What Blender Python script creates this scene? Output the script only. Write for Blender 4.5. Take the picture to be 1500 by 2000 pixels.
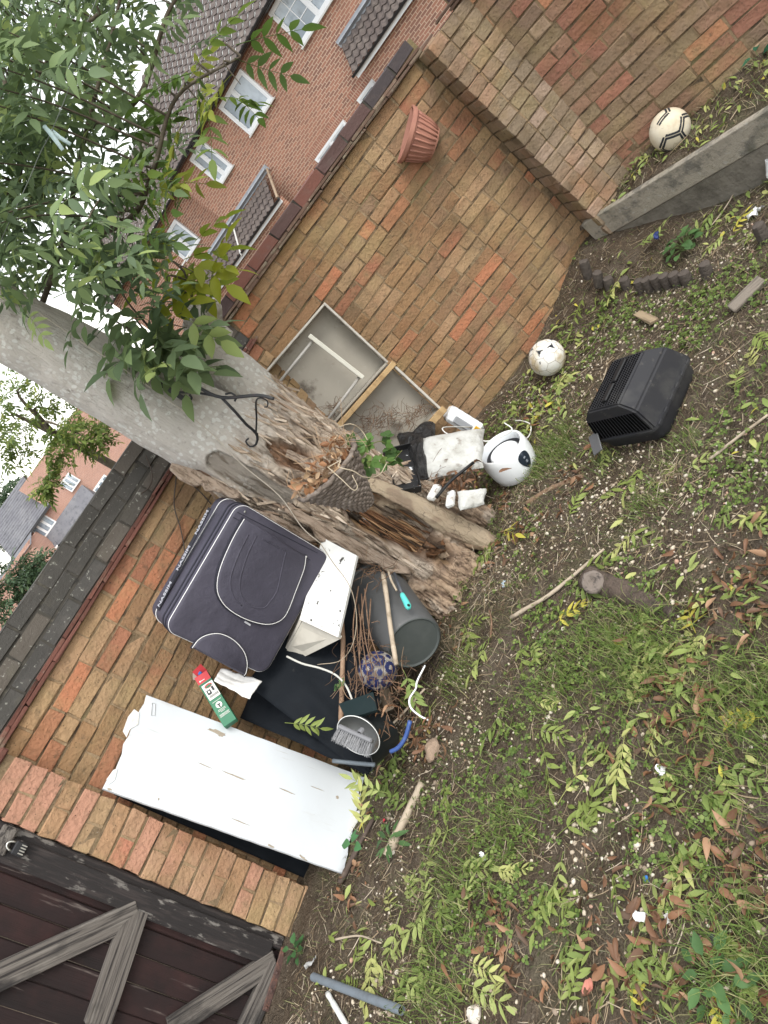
import bpy, bmesh, math, random
import numpy as np
from mathutils import Vector, Matrix, noise as mn

for _o in list(bpy.data.objects):
    bpy.data.objects.remove(_o)
scene = bpy.context.scene
COL = scene.collection
rad = math.radians
random.seed(7)
RNG = np.random.default_rng(11)

# ------------------------------------------------------------------ camera
EYE = 1.83                      # height of the lens above the lawn (m)
ROLL, PITCH, FPX = rad(54.8), rad(20.0), 1400.0
cam_data = bpy.data.cameras.new("camera")
cam = bpy.data.objects.new("camera", cam_data)
COL.objects.link(cam)
_R = Vector((1, 0, 0))
_D = Vector((0, -math.sin(PITCH), -math.cos(PITCH)))
_F = Vector((0, math.cos(PITCH), -math.sin(PITCH)))
_ix = math.cos(ROLL) * _R + math.sin(ROLL) * _D
_iy = math.sin(ROLL) * _R - math.cos(ROLL) * _D
cam.matrix_world = Matrix(((_ix.x, _iy.x, -_F.x, 0), (_ix.y, _iy.y, -_F.y, 0), (_ix.z, _iy.z, -_F.z, EYE), (0, 0, 0, 1)))
cam_data.sensor_fit = 'AUTO'
cam_data.sensor_width = 36.0
cam_data.lens = FPX / 2000.0 * 36.0
cam_data.clip_start = 0.05
cam_data.clip_end = 2000.0
scene.camera = cam

# ------------------------------------------------------------------ sky, sun, exposure
world = bpy.data.worlds.new("World")
scene.world = world
world.use_nodes = True
_nt = world.node_tree
_nt.nodes.clear()
_sky = _nt.nodes.new('ShaderNodeTexSky')
_sky.sky_type = 'NISHITA'
_sky.sun_disc = False
_sky.sun_elevation = rad(52)
_sky.sun_rotation = rad(150)
_sky.air_density = 2.0
_sky.dust_density = 1.0
_sky.ozone_density = 1.0
_hs = _nt.nodes.new('ShaderNodeHueSaturation')
_hs.inputs['Saturation'].default_value = 0.20      # overcast: nearly white cloud
_bg = _nt.nodes.new('ShaderNodeBackground')
_bg.inputs['Strength'].default_value = 0.15
_out = _nt.nodes.new('ShaderNodeOutputWorld')
_nt.links.new(_sky.outputs[0], _hs.inputs['Color'])
_nt.links.new(_hs.outputs[0], _bg.inputs['Color'])
_nt.links.new(_bg.outputs[0], _out.inputs['Surface'])
sun_data = bpy.data.lights.new("sun", 'SUN')
sun_data.energy = 0.9
sun_data.angle = rad(22)
sun_data.color = (1.0, 0.95, 0.86)
sun = bpy.data.objects.new("sun", sun_data)
COL.objects.link(sun)
_az, _el = rad(150), rad(52)          # clockwise from +Y: behind the camera, to its right
_sd = Vector((math.sin(_az) * math.cos(_el), math.cos(_az) * math.cos(_el), math.sin(_el)))
sun.rotation_euler = (-_sd).to_track_quat('-Z', 'Y').to_euler()
sun.location = (6, -8, 12)
scene.view_settings.view_transform = 'Standard'
scene.view_settings.look = 'None'
scene.view_settings.exposure = 1.25
scene.view_settings.gamma = 1.0
scene.view_settings.use_curve_mapping = False
scene.cycles.max_bounces = 6
scene.cycles.transparent_max_bounces = 8

# ------------------------------------------------------------------ survey helpers: sight lines to real places
def sight(x, y):
    a = (x - 750) * math.cos(ROLL) - (y - 1000) * math.sin(ROLL)
    b = (x - 750) * math.sin(ROLL) + (y - 1000) * math.cos(ROLL)
    return np.array([a, FPX * math.cos(PITCH) - b * math.sin(PITCH), -b * math.cos(PITCH) - FPX * math.sin(PITCH)])
EYEP = np.array([0, 0, EYE])
def on_z(x, y, z=0.0):
    r = sight(x, y); return EYEP + r * (z - EYE) / r[2]
def at_depth(x, y, d):
    return EYEP + sight(x, y) * d / FPX
def on_plane(x, y, p, n):
    r = sight(x, y); n = np.asarray(n, float); p = np.asarray(p, float)
    return EYEP + r * (((p - EYEP) @ n) / (r @ n))

def vec(*a): return np.array(a, float)
def unit(v):
    v = np.asarray(v, float); return v / (np.linalg.norm(v) + 1e-12)
def frame(z, x=None):
    """orthonormal columns (ex, ey, ez) with ez along z and ex near x"""
    z = unit(z)
    if x is None: x = vec(1, 0, 0) if abs(z[0]) < .9 else vec(0, 1, 0)
    x = np.asarray(x, float); x = unit(x - z * (x @ z)); return np.stack([x, np.cross(z, x), z], 1)
def rotz(a):
    c, s = math.cos(a), math.sin(a); return np.array([[c, -s, 0], [s, c, 0], [0, 0, 1.0]])
def rotx(a):
    c, s = math.cos(a), math.sin(a); return np.array([[1.0, 0, 0], [0, c, -s], [0, s, c]])
def roty(a):
    c, s = math.cos(a), math.sin(a); return np.array([[c, 0, s], [0, 1.0, 0], [-s, 0, c]])
def smooth01(t):
    t = np.clip(t, 0, 1); return t * t * (3 - 2 * t)

class Frac:
    """cheap vectorised value noise"""
    def __init__(s, seed): s.t = np.random.default_rng(seed).random((64, 64, 64))
    def at(s, p):
        p = np.asarray(p, float); i = np.floor(p).astype(int); f = p - i; f = f * f * (3 - 2 * f); r = 0
        for dx in (0, 1):
            for dy in (0, 1):
                for dz in (0, 1):
                    w = (f[:, 0] if dx else 1 - f[:, 0]) * (f[:, 1] if dy else 1 - f[:, 1]) * (f[:, 2] if dz else 1 - f[:, 2])
                    r = r + w * s.t[(i[:, 0] + dx) % 64, (i[:, 1] + dy) % 64, (i[:, 2] + dz) % 64]
        return r - .5
    def fbm(s, p, oct=4):
        a, r = 1.0, 0
        for k in range(oct): r = r + a * s.at(np.asarray(p) * 2 ** k + 7.3 * k); a *= .5
        return r
NZ = Frac(5)

# ------------------------------------------------------------------ materials
MATS = {}
def mk(name, base, layers=(), rough=0.85, bump=None, spec=0.3, metal=0.0, jitter=None, coords='Object', random_offset=False, vcol=False, alpha=None, trans=None, ramp=None, island=False):
    """layers: (color, kind, scale, lo, hi[, stretch xyz]) blended over the base one after another
    bump: list of (kind, scale, strength[, stretch]);  ramp: [(pos, color)] picked per object at random"""
    if name in MATS: return MATS[name]
    m = bpy.data.materials.new(name); m.use_nodes = True; nt = m.node_tree; N, Lk = nt.nodes, nt.links
    bsdf = N['Principled BSDF']
    tc = N.new('ShaderNodeTexCoord'); src = tc.outputs[coords]
    info = None
    if random_offset or ramp:
        info = N.new('ShaderNodeObjectInfo')
    if random_offset:
        mu = N.new('ShaderNodeMath'); mu.operation = 'MULTIPLY'; mu.inputs[1].default_value = 57.0
        Lk.new(info.outputs['Random'], mu.inputs[0])
        ad = N.new('ShaderNodeVectorMath'); ad.operation = 'ADD'
        Lk.new(src, ad.inputs[0]); Lk.new(mu.outputs[0], ad.inputs[1]); src = ad.outputs[0]
    def tex(kind, scale, stretch=None, detail=6.0):
        s = src
        if kind.startswith('w_'):          # by place in the world, so stains run across many pieces
            s = N.new('ShaderNodeNewGeometry').outputs['Position']; kind = kind[2:]
        if stretch:
            mp = N.new('ShaderNodeMapping'); mp.inputs['Scale'].default_value = stretch; Lk.new(s, mp.inputs[0]); s = mp.outputs[0]
        if kind == 'noise':
            t = N.new('ShaderNodeTexNoise'); t.inputs['Scale'].default_value = scale; t.inputs['Detail'].default_value = detail
            t.inputs['Roughness'].default_value = 0.6; Lk.new(s, t.inputs['Vector']); return t.outputs['Fac']
        if kind == 'voronoi':
            t = N.new('ShaderNodeTexVoronoi'); t.inputs['Scale'].default_value = scale; Lk.new(s, t.inputs['Vector']); return t.outputs['Distance']
        if kind == 'crack':
            t = N.new('ShaderNodeTexVoronoi'); t.feature = 'DISTANCE_TO_EDGE'; t.inputs['Scale'].default_value = scale; Lk.new(s, t.inputs['Vector']); return t.outputs['Distance']
        if kind == 'wave':
            t = N.new('ShaderNodeTexWave'); t.inputs['Scale'].default_value = scale; t.inputs['Distortion'].default_value = 4.0
            t.inputs['Detail'].default_value = 3.0; Lk.new(s, t.inputs['Vector']); return t.outputs['Fac']
    if vcol:
        at = N.new('ShaderNodeAttribute'); at.attribute_name = 'Col'; cur = at.outputs['Color']
    elif ramp:
        cr = N.new('ShaderNodeValToRGB'); cr.color_ramp.interpolation = 'CONSTANT'
        el = cr.color_ramp.elements
        el[0].position = ramp[0][0]; el[0].color = (*ramp[0][1], 1)
        el[1].position = ramp[1][0]; el[1].color = (*ramp[1][1], 1)
        for p_, c_ in ramp[2:]:
            e = el.new(p_); e.color = (*c_, 1)
        if island:
            ge = N.new('ShaderNodeNewGeometry'); Lk.new(ge.outputs['Random Per Island'], cr.inputs[0])
        else:
            Lk.new(info.outputs['Random'], cr.inputs[0])
        cur = cr.outputs[0]
    else:
        rgb = N.new('ShaderNodeRGB'); rgb.outputs[0].default_value = (*base, 1); cur = rgb.outputs[0]
    for ly in layers:
        col, kind, sc, lo, hi = ly[:5]
        f = tex(kind, sc, ly[5] if len(ly) > 5 else None)
        mr = N.new('ShaderNodeMapRange'); mr.inputs['From Min'].default_value = lo; mr.inputs['From Max'].default_value = hi
        if len(ly) > 6: mr.inputs['To Max'].default_value = ly[6]
        Lk.new(f, mr.inputs['Value'])
        mx = N.new('ShaderNodeMix'); mx.data_type = 'RGBA'
        Lk.new(mr.outputs[0], mx.inputs['Factor']); Lk.new(cur, mx.inputs['A']); mx.inputs['B'].default_value = (*col, 1)
        cur = mx.outputs['Result']
    if jitter:      # brightness change per object or per piece
        jv = N.new('ShaderNodeNewGeometry').outputs['Random Per Island'] if island else (info or N.new('ShaderNodeObjectInfo')).outputs['Random']
        mr = N.new('ShaderNodeMapRange'); mr.inputs['To Min'].default_value = 1 - jitter; mr.inputs['To Max'].default_value = 1 + jitter
        Lk.new(jv, mr.inputs['Value'])
        hs = N.new('ShaderNodeHueSaturation'); Lk.new(mr.outputs[0], hs.inputs['Value']); Lk.new(cur, hs.inputs['Color']); cur = hs.outputs[0]
    Lk.new(cur, bsdf.inputs['Base Color'])
    bsdf.inputs['Roughness'].default_value = rough
    bsdf.inputs['Metallic'].default_value = metal
    bsdf.inputs['Specular IOR Level'].default_value = spec
    if trans: bsdf.inputs['Transmission Weight'].default_value = trans
    if alpha is not None: bsdf.inputs['Alpha'].default_value = alpha
    if bump:
        prev = None
        for b in bump:
            t = tex(b[0], b[1], b[3] if len(b) > 3 else None)
            bn = N.new('ShaderNodeBump'); bn.inputs['Strength'].default_value = 1.0; bn.inputs['Distance'].default_value = b[2]
            Lk.new(t, bn.inputs['Height'])
            if prev: Lk.new(prev, bn.inputs['Normal'])
            prev = bn.outputs[0]
        Lk.new(prev, bsdf.inputs['Normal'])
    MATS[name] = m
    return m

def leafmat(name, ramp, island=False, rough=.55, translucent=.35, jitter=.18):
    """thin leaf: diffuse + translucent, colour picked per leaf"""
    if name in MATS: return MATS[name]
    m = mk(name, (0, 0, 0), ramp=ramp, island=island, rough=rough, jitter=jitter, layers=[], spec=.35)
    nt = m.node_tree; N, Lk = nt.nodes, nt.links
    bs = N['Principled BSDF']; out = N['Material Output']
    tr = N.new('ShaderNodeBsdfTranslucent'); mx = N.new('ShaderNodeMixShader'); mx.inputs[0].default_value = translucent
    Lk.new(bs.inputs['Base Color'].links[0].from_socket, tr.inputs['Color'])
    Lk.new(bs.outputs[0], mx.inputs[1]); Lk.new(tr.outputs[0], mx.inputs[2]); Lk.new(mx.outputs[0], out.inputs['Surface'])
    return m

# ------------------------------------------------------------------ objects
def link(o, parent=None):
    COL.objects.link(o)
    if parent is not None: o.parent = parent
    return o
def tag(o, label=None, cat=None, group=None, kind=None):
    if label: o['label'] = label
    if cat: o['category'] = cat
    if group: o['group'] = group
    if kind: o['kind'] = kind
    return o
def thing(name, loc, label, cat, group=None):
    o = bpy.data.objects.new(name, None); o.empty_display_size = .05
    o.location = tuple(float(v) for v in loc); link(o); return tag(o, label, cat, group)
def origin(o):
    """world position of an unrotated parent chain"""
    p = vec(0, 0, 0)
    while o is not None: p = p + np.array(o.location); o = o.parent
    return p

class MB:
    def __init__(s): s.v = []; s.f = []; s.n = 0; s.c = []
    def add(s, v, f, col=None):
        v = np.asarray(v, float).reshape(-1, 3); s.v.append(v)
        s.f.extend([tuple(int(i) + s.n for i in q) for q in f]); s.n += len(v)
        if col is not None: s.c.append(np.broadcast_to(np.asarray(col, float), (len(v), 3)))
        return s
    def box(s, c, size, M=None, bev=0.0, taper=None, col=None):
        """box of the given size centred at c, axes M (columns), edges chamfered by bev"""
        hx, hy, hz = [d / 2 for d in size]; M = np.eye(3) if M is None else M
        if bev <= 0:
            v = np.array([[x, y, z] for z in (-hz, hz) for y in (-hy, hy) for x in (-hx, hx)])
            f = [(0, 2, 3, 1), (4, 5, 7, 6), (0, 1, 5, 4), (2, 6, 7, 3), (0, 4, 6, 2), (1, 3, 7, 5)]
        else:
            b = min(bev, hx * .9, hy * .9, hz * .9); v = []; idx = {}
            for sz in (-1, 1):
                for sy in (-1, 1):
                    for sx in (-1, 1):
                        for ax in range(3):
                            p = [sx * (hx - b), sy * (hy - b), sz * (hz - b)]; p[ax] = (sx * hx, sy * hy, sz * hz)[ax]
                            idx[(sx, sy, sz, ax)] = len(v); v.append(p)
            f = []; S = (-1, 1)
            for ax in range(3):
                for sg in S:
                    q = []
                    for a, b2 in ((-1, -1), (1, -1), (1, 1), (-1, 1)):
                        t = [0, 0, 0]; t[ax] = sg; t[(ax + 1) % 3] = a; t[(ax + 2) % 3] = b2; q.append(idx[(*t, ax)])
                    f.append(tuple(q if sg > 0 else q[::-1]))
                a1, a2 = (ax + 1) % 3, (ax + 2) % 3
                for s1 in S:
                    for s2 in S:
                        t0 = [0, 0, 0]; t1 = [0, 0, 0]; t0[ax] = -1; t1[ax] = 1; t0[a1] = t1[a1] = s1; t0[a2] = t1[a2] = s2
                        q = [idx[(*t0, a1)], idx[(*t1, a1)], idx[(*t1, a2)], idx[(*t0, a2)]]
                        f.append(tuple(q if s1 * s2 > 0 else q[::-1]))
            for sz in S:
                for sy in S:
                    for sx in S:
                        q = [idx[(sx, sy, sz, a)] for a in range(3)]
                        f.append(tuple(q if sx * sy * sz > 0 else q[::-1]))
            v = np.array(v)
        if taper is not None:      # (tx, ty) scale at +z end
            k = (v[:, 2:3] / hz + 1) / 2; v = np.concatenate([v[:, :1] * (1 + (taper[0] - 1) * k), v[:, 1:2] * (1 + (taper[1] - 1) * k), v[:, 2:]], 1)
        return s.add(v @ M.T + np.asarray(c, float), f, col)
    def tube(s, pts, r, n=8, caps=True, col=None, sq=None):
        pts = np.asarray(pts, float); k = len(pts); r = np.broadcast_to(np.asarray(r, float), (k,))
        T = np.gradient(pts, axis=0); T /= np.linalg.norm(T, axis=1)[:, None] + 1e-12
        M = frame(T[0]); x = M[:, 0]; V = []
        for i in range(k):
            x = unit(x - T[i] * (x @ T[i])); y = np.cross(T[i], x)
            a = np.arange(n) * 2 * math.pi / n
            V.append(pts[i] + r[i] * (np.cos(a)[:, None] * x + np.sin(a)[:, None] * y * (sq or 1)))
        f = [(i * n + j, i * n + (j + 1) % n, (i + 1) * n + (j + 1) % n, (i + 1) * n + j) for i in range(k - 1) for j in range(n)]
        if caps: f += [tuple(range(n))[::-1], tuple((k - 1) * n + j for j in range(n))]
        return s.add(np.concatenate(V), f, col)
    def lathe(s, prof, c, M=None, n=24, a0=0.0, a1=2 * math.pi, cap0=False, cap1=False):
        """prof: (radius, height) list turned about the local z axis"""
        M = np.eye(3) if M is None else M; full = abs(a1 - a0 - 2 * math.pi) < 1e-6; m = n if full else n + 1
        a = a0 + (a1 - a0) * np.arange(m) / n; V = []
        for (r, h) in prof: V.append(np.stack([r * np.cos(a), r * np.sin(a), np.full(m, h)], 1))
        f = []
        for i in range(len(prof) - 1):
            for j in range(n):
                j2 = (j + 1) % m if full else j + 1
                f.append((i * m + j, i * m + j2, (i + 1) * m + j2, (i + 1) * m + j))
        if cap0: f.append(tuple(range(m))[::-1])
        if cap1: f.append(tuple((len(prof) - 1) * m + j for j in range(m)))
        return s.add(np.concatenate(V) @ M.T + np.asarray(c, float), f)
    def prism(s, poly, h0, h1, c=(0, 0, 0), M=None, inset=0.0):
        """polygon (counter-clockwise) in local xy, extruded in z from h0 to h1; inset chamfers the h1 rim"""
        M = np.eye(3) if M is None else M; p = np.asarray(poly, float); n = len(p)
        if inset:
            q0 = np.roll(p, 1, 0); q1 = np.roll(p, -1, 0); d0 = p - q0; d1 = q1 - p
            n0 = np.stack([-d0[:, 1], d0[:, 0]], 1); n0 /= np.linalg.norm(n0, axis=1)[:, None] + 1e-9
            n1 = np.stack([-d1[:, 1], d1[:, 0]], 1); n1 /= np.linalg.norm(n1, axis=1)[:, None] + 1e-9
            b = n0 + n1; b /= np.linalg.norm(b, axis=1)[:, None] + 1e-9; pi = p + b * inset
            rings = [(p, h0), (p, h1 - inset * np.sign(h1 - h0)), (p + b * inset * .3, h1 - .3 * inset * np.sign(h1 - h0)), (pi, h1)]
        else: rings = [(p, h0), (p, h1)]
        V = np.concatenate([np.column_stack([q, np.full(n, h)]) for q, h in rings]); f = []
        for i in range(len(rings) - 1):
            for j in range(n): f.append((i * n + j, i * n + (j + 1) % n, (i + 1) * n + (j + 1) % n, (i + 1) * n + j))
        f += [tuple(range(n))[::-1], tuple((len(rings) - 1) * n + j for j in range(n))]
        if h1 < h0: f = [q[::-1] for q in f]
        return s.add(V @ M.T + np.asarray(c, float), f)
    def blob(s, c, r, M=None, n=10, m=7, rough=.15, seed=0, col=None):
        """lumpy ellipsoid with radii r"""
        M = np.eye(3) if M is None else M; V = [[0, 0, -1.0]]
        for i in range(1, m):
            ph = -math.pi / 2 + math.pi * i / m
            for j in range(n): V.append([math.cos(ph) * math.cos(2 * math.pi * j / n), math.cos(ph) * math.sin(2 * math.pi * j / n), math.sin(ph)])
        V.append([0, 0, 1.0]); V = np.array(V)
        V = V * (1 + rough * 2 * NZ.fbm(V * 1.7 + seed * 3.17 + 20, 3)[:, None])
        f = [(0, 1 + (j + 1) % n, 1 + j) for j in range(n)]
        for i in range(m - 2):
            for j in range(n):
                a = 1 + i * n; f.append((a + j, a + (j + 1) % n, a + n + (j + 1) % n, a + n + j))
        a = 1 + (m - 2) * n; f += [(a + j, a + (j + 1) % n, len(V) - 1) for j in range(n)]
        return s.add((V * np.asarray(r)) @ M.T + np.asarray(c, float), f, col)
    def build(s, name, mat, parent=None, smooth=False, loc=None, angle=None):
        v = np.concatenate(s.v) if s.v else np.zeros((0, 3))
        base = origin(parent) if parent is not None else vec(0, 0, 0)
        if loc is None: loc = base if parent is not None else (v.min(0) + v.max(0)) / 2
        loc = np.asarray(loc, float)
        me = bpy.data.meshes.new(name)
        me.from_pydata((v - loc).tolist(), [], s.f)
        if s.c and sum(len(c) for c in s.c) == len(v):
            ca = me.color_attributes.new('Col', 'FLOAT_COLOR', 'POINT')
            cc = np.concatenate([np.concatenate(s.c), np.ones((len(v), 1))], 1).astype(np.float32)
            ca.data.foreach_set('color', cc.ravel())
        me.update()
        if smooth:
            me.polygons.foreach_set('use_smooth', np.ones(len(me.polygons), bool))
            if angle is not None:
                try: me.set_sharp_from_angle(angle=rad(angle))
                except Exception: pass
        if mat is not None: me.materials.append(mat)
        o = bpy.data.objects.new(name, me); o.location = tuple(loc - base); link(o, parent); return o

def inst(name, mesh, loc, M=None, parent=None, mat=None, scale=1.0):
    """an object that shares mesh data; loc is a world position, M its axes"""
    o = bpy.data.objects.new(name, mesh)
    base = origin(parent) if parent is not None else vec(0, 0, 0)
    m = Matrix.Identity(4); M = np.eye(3) if M is None else np.asarray(M)
    p = np.asarray(loc, float) - base
    for i in range(3):
        for j in range(3): m[i][j] = float(M[i, j] * scale)
        m[i][3] = float(p[i])
    link(o, parent); o.matrix_local = m; return o
def text(name, body, mat, parent, loc, M, size, extrude=0.0008, align='CENTER', bold=0.0):
    c = bpy.data.curves.new(name, 'FONT'); c.body = body; c.size = size; c.extrude = extrude; c.align_x = align; c.align_y = 'CENTER'
    c.offset = bold; c.resolution_u = 3
    t = bpy.data.objects.new('t', c); COL.objects.link(t); me = bpy.data.meshes.new_from_object(t.evaluated_get(bpy.context.evaluated_depsgraph_get()))
    bpy.data.objects.remove(t); me.name = name; me.materials.clear(); me.materials.append(mat); return inst(name, me, loc, M, parent)
def curve_pts(P, n=24):
    """smooth path through points (Catmull-Rom)"""
    P = np.asarray(P, float); Q = np.vstack([2 * P[0] - P[1], P, 2 * P[-1] - P[-2]]); out = []
    k = len(P) - 1; per = max(2, n // k)
    for i in range(k):
        p0, p1, p2, p3 = Q[i:i + 4]
        for t in np.linspace(0, 1, per, endpoint=False):
            out.append(.5 * (2 * p1 + (p2 - p0) * t + (2 * p0 - 5 * p1 + 4 * p2 - p3) * t * t + (3 * p1 - p0 - 3 * p2 + p3) * t ** 3))
    out.append(P[-1]); return np.array(out)
# ================================================================== the setting: ground
def zg(x, y):
    x = np.asarray(x, float); y = np.asarray(y, float)
    z = .25 * np.exp(-((x - 2.3) ** 2 + (y - 4.4) ** 2) / (2 * .42 ** 2))
    z = z + .05 * np.exp(-((x - .75) ** 2 + (y - 4.35) ** 2) / (2 * .35 ** 2))
    z = z + .035 * np.exp(-((x + .05) ** 2 + (y - 3.5) ** 2) / (2 * .35 ** 2))
    return z
def zgn(x, y):
    x = np.atleast_1d(np.asarray(x, float)); y = np.atleast_1d(np.asarray(y, float))
    p = np.stack([x * 2.1, y * 2.1, np.full_like(x, 3.3)], 1)
    return zg(x, y) + .05 * NZ.fbm(p, 3) + .014 * NZ.at(p * 9) + .007 * NZ.at(p * 22)
def gz(x, y): return float(zgn([x], [y])[0])
def on_ground(x, y, lift=0.0):
    p = on_z(x, y, 0)
    for _ in range(5): p = on_z(x, y, gz(p[0], p[1]) + lift)
    return p
soil = mk('soil', (.125, .094, .067), [
    ((.19, .155, .12), 'noise', 5.0, .45, .75), ((.075, .058, .045), 'noise', 14.0, .5, .72), ((.30, .25, .19), 'noise', 60.0, .58, .70),
    ((.15, .14, .085), 'noise', 2.2, .52, .72)], rough=.97, bump=[('noise', 40, .02), ('noise', 160, .008), ('voronoi', 90, .01)], spec=.1)
_gx = np.concatenate([-np.geomspace(900, 3.4, 14), np.arange(-3.2, 4.21, .03), np.geomspace(4.4, 900, 14)])
_gy = np.concatenate([-np.geomspace(900, .4, 12), np.arange(-.2, 5.41, .03), np.geomspace(5.6, 900, 16)])
_X, _Y = np.meshgrid(_gx, _gy); _s = _X.shape
_Z = zgn(_X.ravel(), _Y.ravel())
_far = smooth01((np.maximum(np.abs(_X - .5).ravel() - 3.7, np.abs(_Y - 2.6).ravel() - 2.8)) / .6)
_Z = _Z * (1 - _far) - .30 * _far
_b = MB(); _ny, _nx = _s
_b.add(np.stack([_X.ravel(), _Y.ravel(), _Z], 1), [(j * _nx + i, j * _nx + i + 1, (j + 1) * _nx + i + 1, (j + 1) * _nx + i) for j in range(_ny - 1) for i in range(_nx - 1)])
ground = _b.build('ground', soil, smooth=True, loc=(0, 0, 0)); tag(ground, 'bare brown garden soil with patchy lawn', 'ground', kind='structure')

# ================================================================== brickwork
def brick_mesh(name, size, seed, bev=.0032, rough=.0026):
    b = MB().box((0, 0, 0), size, bev=bev)
    v = b.v[0]; r = np.random.default_rng(seed)
    b.v[0] = v + r.normal(0, rough, v.shape) * np.array([1, .8, .9])
    me = bpy.data.meshes.new(name); me.from_pydata(b.v[0].tolist(), [], b.f); me.update(); return me
BW, BH, BD, JT = .215, .065, .1025, .010
STOCK = [(0, (.335, .205, .110)), (.15, (.295, .175, .098)), (.30, (.365, .240, .135)), (.44, (.265, .165, .098)), (.56, (.345, .165, .095)), (.63, (.305, .140, .085)),
         (.70, (.345, .220, .130)), (.80, (.235, .155, .100)), (.88, (.315, .210, .122)), (.95, (.385, .165, .092))]
PINK = [(0, (.36, .215, .145)), (.18, (.34, .165, .115)), (.34, (.30, .21, .14)), (.48, (.25, .17, .12)), (.60, (.36, .17, .115)), (.72, (.34, .24, .165)), (.84, (.27, .20, .125)), (.93, (.44, .21, .12))]
PIERC = [(0, (.42, .26, .165)), (.25, (.37, .225, .13)), (.45, (.42, .225, .155)), (.62, (.36, .24, .14)), (.8, (.42, .275, .165)), (.94, (.38, .17, .11))]
GREY = [(0, (.30, .225, .16)), (.3, (.24, .185, .13)), (.5, (.34, .25, .19)), (.7, (.25, .195, .12)), (.86, (.30, .20, .14))]
def brickmat(name, ramp, moss=.4):
    return mk(name, (0, 0, 0), ramp=ramp, random_offset=True, jitter=.12, rough=.93, spec=.15, layers=[
        ((.22, .155, .085), 'noise', 9.0, .50, .78, None, .75), ((.11, .08, .055), 'noise', 34.0, .60, .74, None, .8), ((.55, .45, .32), 'noise', 55.0, .66, .78, None, .5),
        ((.20, .185, .085), 'noise', 4.0, .60, .80, None, moss), ((.27, .135, .065), 'w_noise', 1.7, .50, .66, None, .55), ((.13, .095, .06), 'w_noise', 3.1, .52, .72, None, .6), ((.10, .075, .05), 'w_noise', 17, .56, .74, None, .55), ((.36, .275, .135), 'w_noise', 2.3, .50, .68, (1, 1, .6), .6), ((.03, .022, .018), 'voronoi', 42.0, .12, .06, None, .8)],
        bump=[('noise', 55, .006), ('noise', 190, .004), ('voronoi', 60, .003)])
stock_mat = brickmat('brick_stock', STOCK); pink_mat = brickmat('brick_pink', PINK, .5); pierc_mat = brickmat('brick_pier', PIERC, .25); greyb_mat = brickmat('brick_grey', GREY, .5)
dark_mat = mk('brick_engineering_dark', (0, 0, 0), ramp=[(0, (.068, .064, .058)), (.4, (.080, .073, .064)), (.65, (.060, .057, .053)), (.85, (.090, .078, .066))], random_offset=True, jitter=.15, rough=.85,
              layers=[((.11, .10, .09), 'noise', 12, .5, .8, None, .6), ((.33, .33, .29), 'noise', 44, .61, .68, None, .75), ((.09, .085, .05), 'noise', 6, .58, .8, None, .5)], bump=[('noise', 60, .004), ('noise', 200, .002)])
darkred_mat = mk('brick_engineering_red', (0, 0, 0), ramp=[(0, (.075, .05, .05)), (.35, (.10, .06, .055)), (.6, (.060, .05, .052)), (.82, (.15, .065, .05))], random_offset=True, jitter=.15, rough=.85,
              layers=[((.12, .09, .08), 'noise', 12, .5, .8, None, .6), ((.24, .22, .18), 'noise', 38, .68, .76, None, .5)], bump=[('noise', 60, .004), ('noise', 200, .002)])
tile_mat = mk('creasing_tile', (.12, .075, .055), [((.20, .17, .12), 'noise', 9, .5, .7), ((.32, .30, .23), 'noise', 30, .6, .72, None, .8), ((.06, .045, .04), 'noise', 15, .6, .75)], rough=.92, random_offset=True, jitter=.2, bump=[('noise', 70, .005)])
tile_red_mat = mk('creasing_tile_red', (.13, .055, .042), [((.20, .17, .12), 'noise', 9, .55, .75, None, .8), ((.34, .32, .26), 'noise', 30, .64, .74, None, .8), ((.06, .04, .035), 'noise', 15, .6, .75)], rough=.92, random_offset=True, jitter=.2, bump=[('noise', 70, .005)])
mortar_mat = mk('mortar', (.20, .14, .083), [((.27, .20, .12), 'noise', 7, .45, .7), ((.08, .058, .04), 'noise', 11, .50, .64), ((.19, .19, .08), 'noise', 4, .55, .75, None, .7), ((.5, .47, .4), 'noise', 70, .68, .75, None, .8)], rough=.98, coords='Object', bump=[('noise', 90, .01), ('noise', 300, .004)])
mortar_fill = mk('mortar_flush', (.29, .205, .122), [((.22, .155, .095), 'noise', 12, .45, .7), ((.36, .28, .18), 'noise', 30, .55, .75), ((.10, .08, .055), 'noise', 22, .60, .72, None, .8), ((.5, .47, .4), 'noise', 70, .70, .76, None, .8), ((.25, .135, .065), 'w_noise', 1.7, .48, .68, None, .5), ((.13, .095, .06), 'w_noise', 3.1, .55, .75, None, .55)], rough=.98, bump=[('noise', 90, .008)])
mortar_dark = mk('mortar_dark', (.06, .055, .047), [((.12, .11, .085), 'noise', 14, .55, .7), ((.03, .028, .026), 'noise', 30, .55, .7)], rough=.98)
S_MESH = [brick_mesh('brick_stretcher', (BW, BD, BH), 100 + i) for i in range(8)]
H_MESH = [brick_mesh('brick_header', (BD, BD, BH), 200 + i) for i in range(6)]
T_MESH = [brick_mesh('tile_length', (.205, .15, .017), 300 + i, .004, .0022) for i in range(4)]
def unit_mesh(w, pool=[{}]):
    """meshes for cut bricks, by width to the nearest 5 mm"""
    k = round(w / .005)
    if k not in pool[0]: pool[0][k] = brick_mesh('brick_cut', (k * .005, BD, BH), 400 + k)
    return pool[0][k]

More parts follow.
